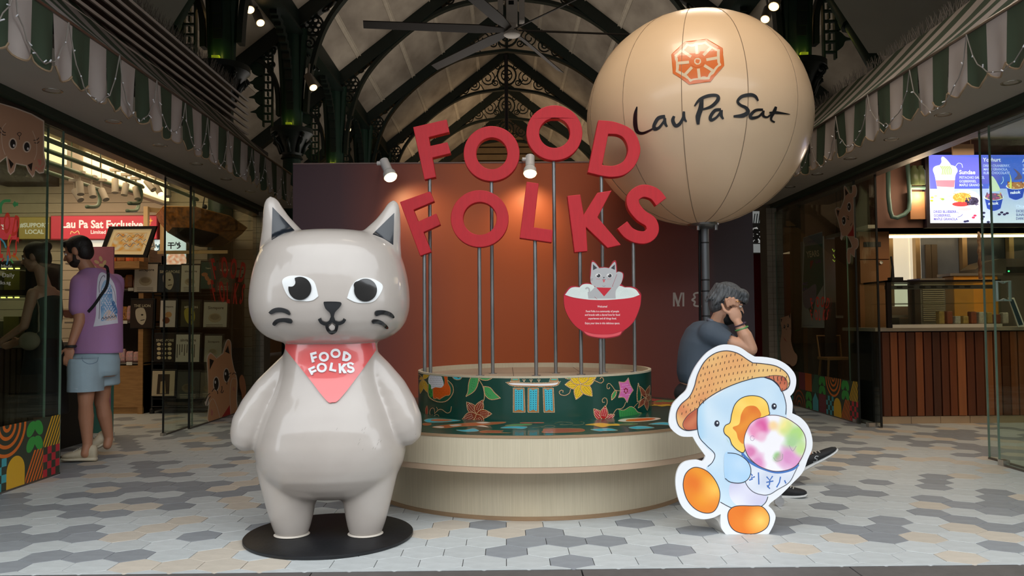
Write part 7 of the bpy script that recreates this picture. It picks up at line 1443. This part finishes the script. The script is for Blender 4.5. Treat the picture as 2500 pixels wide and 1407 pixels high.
A.poly(cr([(1270,760),(1330,690),(1400,740),(1430,800),(1300,820)]), (214, 190, 180), sp=30); [A.stroke(cr([(1245+k*38, 810-k*6), (1262+k*38, 780-k*6), (1275+k*38, 806-k*6)], False), 7, (50, 60, 80)) for k in range(5)]; A.poly(cr([(1370,600),(1400,580),(1430,660),(1436,740),(1395,680)]), (70, 110, 160), sp=30)
A.obj('back_print', MC('fabric_print', .85), mn)
DEN = M('pale_denim', (158, 180, 192), .85, var=.08, scale=7, bump=.2, bscale=20); mb = MB()
ellloft(mb, [(P(cx_, y, 6.73), (hw, 0, 0), (0, hd, 0)) for cx_, y, hw, hd in ((234, 850, .17, .13), (232, 880, .19, .15), (230, 905, .195, .155), (228, 918, .18, .14))], 24)
ellloft(mb, [(P(209, y, 6.63), (hw, 0, 0), (0, .15, 0)) for y, hw in ((875, .12), (900, .128), (925, .126), (958, .128), (961, .11))]); ellloft(mb, [(P(254, y, 6.84), (hw, 0, 0), (0, .145, 0)) for y, hw in ((875, .115), (915, .11), (938, .115), (941, .10))]); sho = remeshed(mb, 'shorts', DEN, mn, .010, 3)
cut(sho, P(230, 953, 6.7), (0, 0, -1)); A = Art(surfmap(sho), lambda x, y: (x, y)); A.stroke(cr([(200,872),(203,882),(218,889),(236,884),(240,872)], False), 1.6, (110, 132, 150)); A.stroke([(170,944),(186,950),(213,952)], 1.2, (190, 204, 212)); A.obj('pocket_seam', MC('fabric_print', .85), mn)
A = Art(surfmap(shirt, .008), lambda x, y: (x, y)); A.stroke(cr([(254,646+4),(262,655),(264,680),(259,702),(246,722),(230,745),(215,762)], False, 10), 7.5, (24, 22, 24)); A.obj('bag_strap', MC('fabric_print', .85), mn)
MB().tube([wr_+(el-wr_)*t+(Vector((math.cos(a)*.034, math.sin(a)*.034, 0))) for t, a in [(.03+.0*i, i*PI/8) for i in range(16)]], .012, 6, closed=True).obj('wristwatch', BK, mn, True)
shoe('shoe', P(236, 1126, 6.64)+Vector((0, 0, .0)), P(150, 1126, 6.60), (0, 0, 1), mn, M('shoe_beige', (196, 184, 158), .7, var=.1, scale=20), M('sole_cream', (206, 196, 172), .6), 1.3)
hl = P(280, 1078, 6.95); shoe('shoe', hl, hl+Vector((-.20, -.14, -.10)), (-.35, 0, .9), mn, M('shoe_beige', (196, 184, 158), .7, var=.1, scale=20), M('sole_cream', (206, 196, 172), .6), 1.25)
for o in list(mn.children):
    pass
# ---- woman behind the glass
WYY = 6.66; X0 = -3.80; wm = thing('person', 'woman in dark sleeveless top and black skirt behind the glass at left', 'person', (X0, WYY, 0)); hc = Vector((X0-.05, WYY, 1.66)); Bh = basis((-1, -.15, -.25), (0, 0, 1)); mb = MB(); headblob(mb, hc, Bh, .98); mb.cap2(hc+Vector((.03, 0, -.08)), .044, (X0+.03, WYY, 1.42), .05)
ellloft(mb, [((X0+.03, WYY, z), (hw, 0, 0), (0, hd, 0)) for z, hw, hd in ((1.42, .06, .09), (1.36, .09, .17), (1.25, .10, .165), (1.1, .095, .14), (1.0, .09, .13), (.88, .11, .17), (.78, .10, .16))])
for s in (-1, 1):
    a = Vector((X0+.03, WYY+s*.17, 1.36)); b = Vector((X0-.02, WYY+s*.19, 1.10)); c = Vector((X0-.24, WYY+s*.12, .98)); mb.cap2(a, .042, b, .034); mb.cap2(b, .034, c, .023); hand(mb, c, c-b, (0, -s, 0), .9, .5, s)
    mb.cap2((X0+.03, WYY+s*.09, .82), .085, (X0+.05, WYY+s*.09, .45), .050, 14); mb.cap2((X0+.05, WYY+s*.09, .46), .05, (X0+.07, WYY+s*.09, .30), .052, 14); mb.cap2((X0+.07, WYY+s*.09, .32), .052, (X0+.07, WYY+s*.09, .07), .030, 12); mb.cap2((X0+.07, WYY+s*.09, .05), .03, (X0-.07, WYY+s*.09, .035), .026)
b_ = remeshed(mb, 'body', SK3, wm, .0075, 3); eyes(hc, Bh, .98, b_)
mb = MB(); q = lambda x, y, z: hc+Bh @ Vector((x, y, z)); mb.ball(q(0, -.018, .036), (.086, .102, .094), 18, 12, Bh); mb.ball(q(0, -.06, -.01), (.075, .06, .09), 16, 10, Bh); mb.ball(q(0, -.10, .07), .045, 12, 8); hr = remeshed(mb, 'hair', M('hair_brown', (46, 32, 26), .6, var=.2, scale=30), wm, .008, 2)
bm = bmesh.new(); bm.from_mesh(hr.data); iB = Bh.inverted(); bmesh.ops.delete(bm, geom=[v for v in bm.verts if (lambda w: w.y > .05 and w.z < .058)(iB @ (v.co-hc))], context='VERTS'); bm.to_mesh(hr.data); bm.free()
mb = MB(); ellloft(mb, [((X0+.03, WYY, z), (hw, 0, 0), (0, hd, 0)) for z, hw, hd in ((1.38, .07, .13), (1.32, .11, .165), (1.2, .115, .18), (1.05, .105, .155), (.96, .105, .155), (.94, .09, .14))]); remeshed(mb, 'sleeveless_top', M('top_dark_green', (30, 40, 32), .8), wm, .011, 3)
mb = MB(); ellloft(mb, [((X0+.04, WYY, z), (hw, 0, 0), (0, hd, 0)) for z, hw, hd in ((1.0, .10, .15), (.9, .125, .185), (.7, .15, .20), (.5, .165, .215), (.38, .17, .22), (.375, .15, .2))]); remeshed(mb, 'skirt', M('skirt_black', (18, 16, 18), .8), wm, .011, 3)
mb = MB(); mb.ball((X0+.04, WYY-.22, .98), (.085, .04, .075), 16, 10); mb.tube([(X0-.06, WYY-.2, 1.05), (X0-.02, WYY-.17, 1.25), (X0+.03, WYY-.15, 1.4), (X0+.08, WYY-.17, 1.25), (X0+.1, WYY-.2, 1.05)], .010, 6); remeshed(mb, 'shoulder_bag', M('bag_beige', (120, 104, 84), .7), wm, .009, 2)
for s in (-1, 1): mb = MB(); mb.box(X0-.13, X0+.12, WYY+s*.09-.04, WYY+s*.09+.04, 0, .02); mb.tube([(X0-.05, WYY+s*.09-.035, .02), (X0-.05, WYY+s*.09, .07), (X0-.05, WYY+s*.09+.035, .02)], .009, 6); mb.tube([(X0+.1, WYY+s*.09-.035, .02), (X0+.12, WYY+s*.09, .09), (X0+.1, WYY+s*.09+.035, .02)], .009, 6); mb.obj('sandal', BK, wm)
# ---- seated grey-haired person
cc_ = crop(1640, 670, 5.627); Q = lambda x, y, Y: onY(*cc_(x, y), Y)
st_ = thing('person', 'grey-haired person in dark blue-grey shirt seated on the stage edge, hand on temple', 'person', (1.34, 5.55, .5)); HY = 5.52
hc = Q(772, 400, HY); Bh = basis((.90, -.16, -.40), (.42, 0, 1)); mb = MB(); headblob(mb, hc, Bh, 1.0); mb.cap2(Q(670, 560, HY), .052, Q(600, 760, 5.55), .064)
# torso, leaning forward
ellloft(mb, [(Q(x, y, 5.56), Vector((hw, 0, -hw*.15)), (0, hd, 0)) for x, y, hw, hd in ((600, 700, .07, .09), (520, 800, .11, .17), (450, 950, .125, .175), (400, 1150, .125, .16), (380, 1350, .13, .16), (400, 1520, .14, .17), (430, 1640, .13, .16))])
shR = Q(560, 860, 5.40); elR = Q(1085, 1030, 5.33); wrR = Q(905, 660, 5.37); mb.cap2(shR, .062, Q(800, 935, 5.36), .048, 14); mb.cap2(Q(800, 935, 5.36), .048, elR, .043, 14); mb.cap2(elR, .044, Q(1010, 850, 5.34), .046, 14); mb.cap2(Q(1010, 850, 5.34), .046, wrR, .027, 14)
# hand pressed to the temple: back of the hand to the viewer, knuckles bent over the brow
pw = wrR; hd_ = (Q(830, 430, 5.385)-wrR).normalized(); pnn = Vector((-.05, 1, -.1)); a_ = Vector((1, 0, .35)); Bp = basis(hd_, (0, -1, 0)); mb.ball(pw+hd_*.050, (.044, .056, .017), 16, 10, Bp)
for (x0, y0), (x1, y1), (x2, y2) in (((770, 440), (745, 345), (735, 400)), ((815, 420), (795, 325), (775, 385)), ((862, 415), (848, 328), (826, 380)), ((905, 430), (900, 358), (880, 400))):
    p0, p1, p2 = Q(x0, y0, 5.375), Q(x1, y1, 5.375), Q(x2, y2, 5.43); mb.cap2(p0, .0105, p1, .0100, 10); mb.cap2(p1, .0100, p2, .009, 10)
mb.cap2(Q(800, 540, 5.38), .013, Q(725, 500, 5.385), .0115, 10); mb.cap2(Q(725, 500, 5.385), .0115, Q(690, 412, 5.40), .009, 10)
# other arm folded, resting on the lap
shL = Q(560, 850, 5.73); elL = Q(820, 1200, 5.75); wrL = Vector((1.62, 5.55, .72)); mb.cap2(shL, .055, elL, .042); mb.cap2(elL, .042, wrL, .027); hand(mb, wrL, (.3, -.6, 0), (0, 0, -1), .95, .5, 1)
hip = Vector((1.36, 5.56, .60)); kR = Vector((1.76, 5.42, .70)); aR = Vector((1.955, 5.42, .26)); kL = Vector((1.78, 5.50, .52)); aL = Vector((1.70, 5.16, .11))
mb.cap2(hip+Vector((0, -.09, 0)), .09, kR, .058, 14); mb.cap2(kR, .056, kR+(aR-kR)*.35, .056, 14); mb.cap2(kR+(aR-kR)*.35, .056, aR, .034, 14); mb.cap2(hip+Vector((0, .09, -.02)), .09, kL, .058, 14); mb.cap2(kL, .056, kL+(aL-kL)*.35, .055, 14); mb.cap2(kL+(aL-kL)*.35, .055, aL, .034, 14)
mb.cap2(aR, .034, aR+Vector((.05, 0, -.05)), .032); mb.cap2(aL, .034, aL+Vector((.03, -.03, -.05)), .032)
b_ = remeshed(mb, 'body', SK2, st_, .0052, 2, .5); eyes(hc, Bh, 1.0, b_)
HG = M('hair_grey', (84, 88, 92), .55, var=.45, scale=26, stretch=(3, 3, .6), bump=.5, bscale=90, rgb2=(50, 52, 56)); mb = MB(); q = lambda x, y, z: hc+Bh @ Vector((x, y, z))
mb.ball(q(0, -.020, .040), (.094, .114, .104), 22, 14, Bh); mb.ball(q(0, -.066, .0), (.088, .064, .100), 18, 12, Bh); mb.ball(q(0, .062, .090), (.070, .052, .042), 16, 10, Bh); mb.ball(q(0, .094, .062), (.058, .026, .030), 14, 8, Bh)
for i in range(26): a = i*.241; mb.cap2(q(.088*math.cos(a), -.02+.10*math.sin(a), .09), .014, q(.096*math.cos(a), -.028+.118*math.sin(a), .0+.02*math.sin(i*2.3)+(.05 if math.sin(a) > .3 else -.03)), .008, 8)
hr = remeshed(mb, 'hair', HG, st_, .0055, 1); bm = bmesh.new(); bm.from_mesh(hr.data); iB = Bh.inverted()
bmesh.ops.delete(bm, geom=[v for v in bm.verts if (lambda w: (w.y > .055 and w.z < .038) or (w.y > -.028 and w.z < .020))(iB @ (v.co-hc))], context='VERTS'); bm.to_mesh(hr.data); bm.free()
mb = MB(); mb.ball(q(0, .058, -.066), (.068, .064, .058), 18, 12, Bh); mb.ball(q(0, .098, -.038), (.03, .026, .03), 12, 8, Bh); mb.ball(q(0, .03, -.11), (.05, .05, .035), 12, 8, Bh); remeshed(mb, 'face_mask', M('mask_black', (14, 14, 15), .8), st_, .006, 3)
for s in (-1, 1): MB().tube([q(s*.062, .05, -.045), q(s*.078, .015, -.02), q(s*.084, -.012, .005)], .002, 5).obj('mask_loop', BK, st_)
SHM = M('slate_shirt', (66, 78, 92), .75, var=.08, scale=4, bump=.5, bscale=7); mb = MB()
ellloft(mb, [(Q(x, y, 5.56), Vector((hw, 0, -hw*.15)), (0, hd, 0)) for x, y, hw, hd in ((560, 655, .075, .10), (540, 690, .115, .15), (505, 790, .148, .20), (450, 950, .158, .205), (415, 1100, .158, .19), (400, 1250, .158, .185), (395, 1400, .158, .185), (420, 1520, .155, .185), (430, 1560, .13, .16))], 28)
mb.cap2(Q(540, 820, 5.40), .092, Q(735, 915, 5.36), .070, 16); mb.cap2(Q(560, 850, 5.72), .08, Q(700, 1020, 5.75), .07, 16); shr = remeshed(mb, 'shirt', SHM, st_, .0085, 14)
bm = bmesh.new(); bm.from_mesh(shr.data); c0 = Q(792, 935, 5.36); n0 = (Q(800, 935, 5.36)-Q(560, 840, 5.40)).normalized(); bmesh.ops.delete(bm, geom=[v for v in bm.verts if (v.co-c0).dot(n0) > 0 and v.co.y < 5.52], context='VERTS'); bm.to_mesh(shr.data); bm.free()
COLM = M('slate_collar', (92, 98, 112), .8)
mb = MB(); pts = [Q(500, 625, 5.44), Q(545, 640, 5.40), Q(640, 740, 5.40), Q(745, 850, 5.44)]; mb.tube(pts, .013, 8, flat=1); mb.obj('collar', COLM, st_, True)
mb = MB(); ellloft(mb, [(Q(x, y, 5.50), Vector((hw, 0, 0)), (0, hd, 0)) for x, y, hw, hd in ((765, 790, .010, .05), (800, 850, .03, .08), (840, 920, .035, .09), (860, 1000, .03, .08))]); mb.obj('shirt_front', COLM, st_, True)
TRM = M('trousers_black', (28, 28, 32), .85, var=.1, bump=.3, bscale=10); mb = MB()
for s, k_, a_ in ((-1, kR, aR), (1, kL, aL)): mb.cap2(hip+Vector((-.02, s*.09, -.01)), .108, k_, .075, 14); mb.cap2(k_, .074, k_+(a_-k_)*.4, .072, 14); mb.cap2(k_+(a_-k_)*.4, .072, a_+(k_-a_)*.12, .058, 14)
mb.ball(hip+Vector((-.05, 0, .0)), (.16, .19, .10), 18, 10); remeshed(mb, 'trousers', TRM, st_, .010, 3)
mb = MB()
for i in range(20): a = i*PI/10; c = Q(940, 690, 5.36); mb.ball(c+Vector((.033*math.cos(a), .036*math.sin(a), .014*math.cos(a))), .0062, 8, 6)
mb.obj('bead_bracelet', M('bead_plum', (62, 44, 66), .3), st_, True); c = Q(960, 745, 5.36); MB().tube([c+Vector((.038*math.cos(i*PI/12), .040*math.sin(i*PI/12), .014*math.cos(i*PI/12))) for i in range(24)], .0068, 8, closed=True).obj('jade_bangle', M('jade', (84, 140, 82), .2, coat=.4), st_, True)
c = Q(905, 375, 5.365); MB().tube([c+Vector((.0115*math.cos(i*PI/6), .0115*math.sin(i*PI/6), 0)) for i in range(12)], .0022, 6, closed=True).obj('ring', M('gold_ring', (220, 170, 80), .2, .9), st_, True)
BU = M('shoe_black_knit', (26, 27, 31), .75, var=.2, scale=40, bump=.2); BS_ = M('sole_white', (206, 208, 208), .5)
u_ = shoe('shoe', P(1948, 1158, 5.42), P(2047, 1102, 5.40), (-.2, 0, 1), st_, BU, BS_, 1.0); u2 = shoe('shoe', P(1893, 1219, 5.12), P(1972, 1214, 5.03)+Vector((0, 0, .0)), (0, 0, 1), st_, BU, BS_)
A = Art(surfmap(u_), crop(1900, 950, 3.078)); A.stroke(cr([(302,508),(285,505),(275,520),(292,530),(285,545),(262,550)], False), 6, (170, 174, 178)); A.obj('shoe_mark', MC('fabric_print', .85), st_)
# chrome caster on the floor
c = onZ(1902, 1236); t = thing('caster', 'small chrome caster on the floor just behind the duck cut-out', 'caster', (c.x, c.y, 0)); CH = M('chrome', (200, 200, 204), .15, .95)
MB().tube([(c.x, c.y-.012, .028), (c.x, c.y+.012, .028)], .028, 16).obj('wheel', CH, t, 'auto'); MB().box(c.x-.012, c.x+.012, c.y-.018, c.y+.018, .055, .07).obj('fork', CH, t); MB().tube([(c.x, c.y, .066), (c.x, c.y, .12)], .009, 8).obj('stem', CH, t)
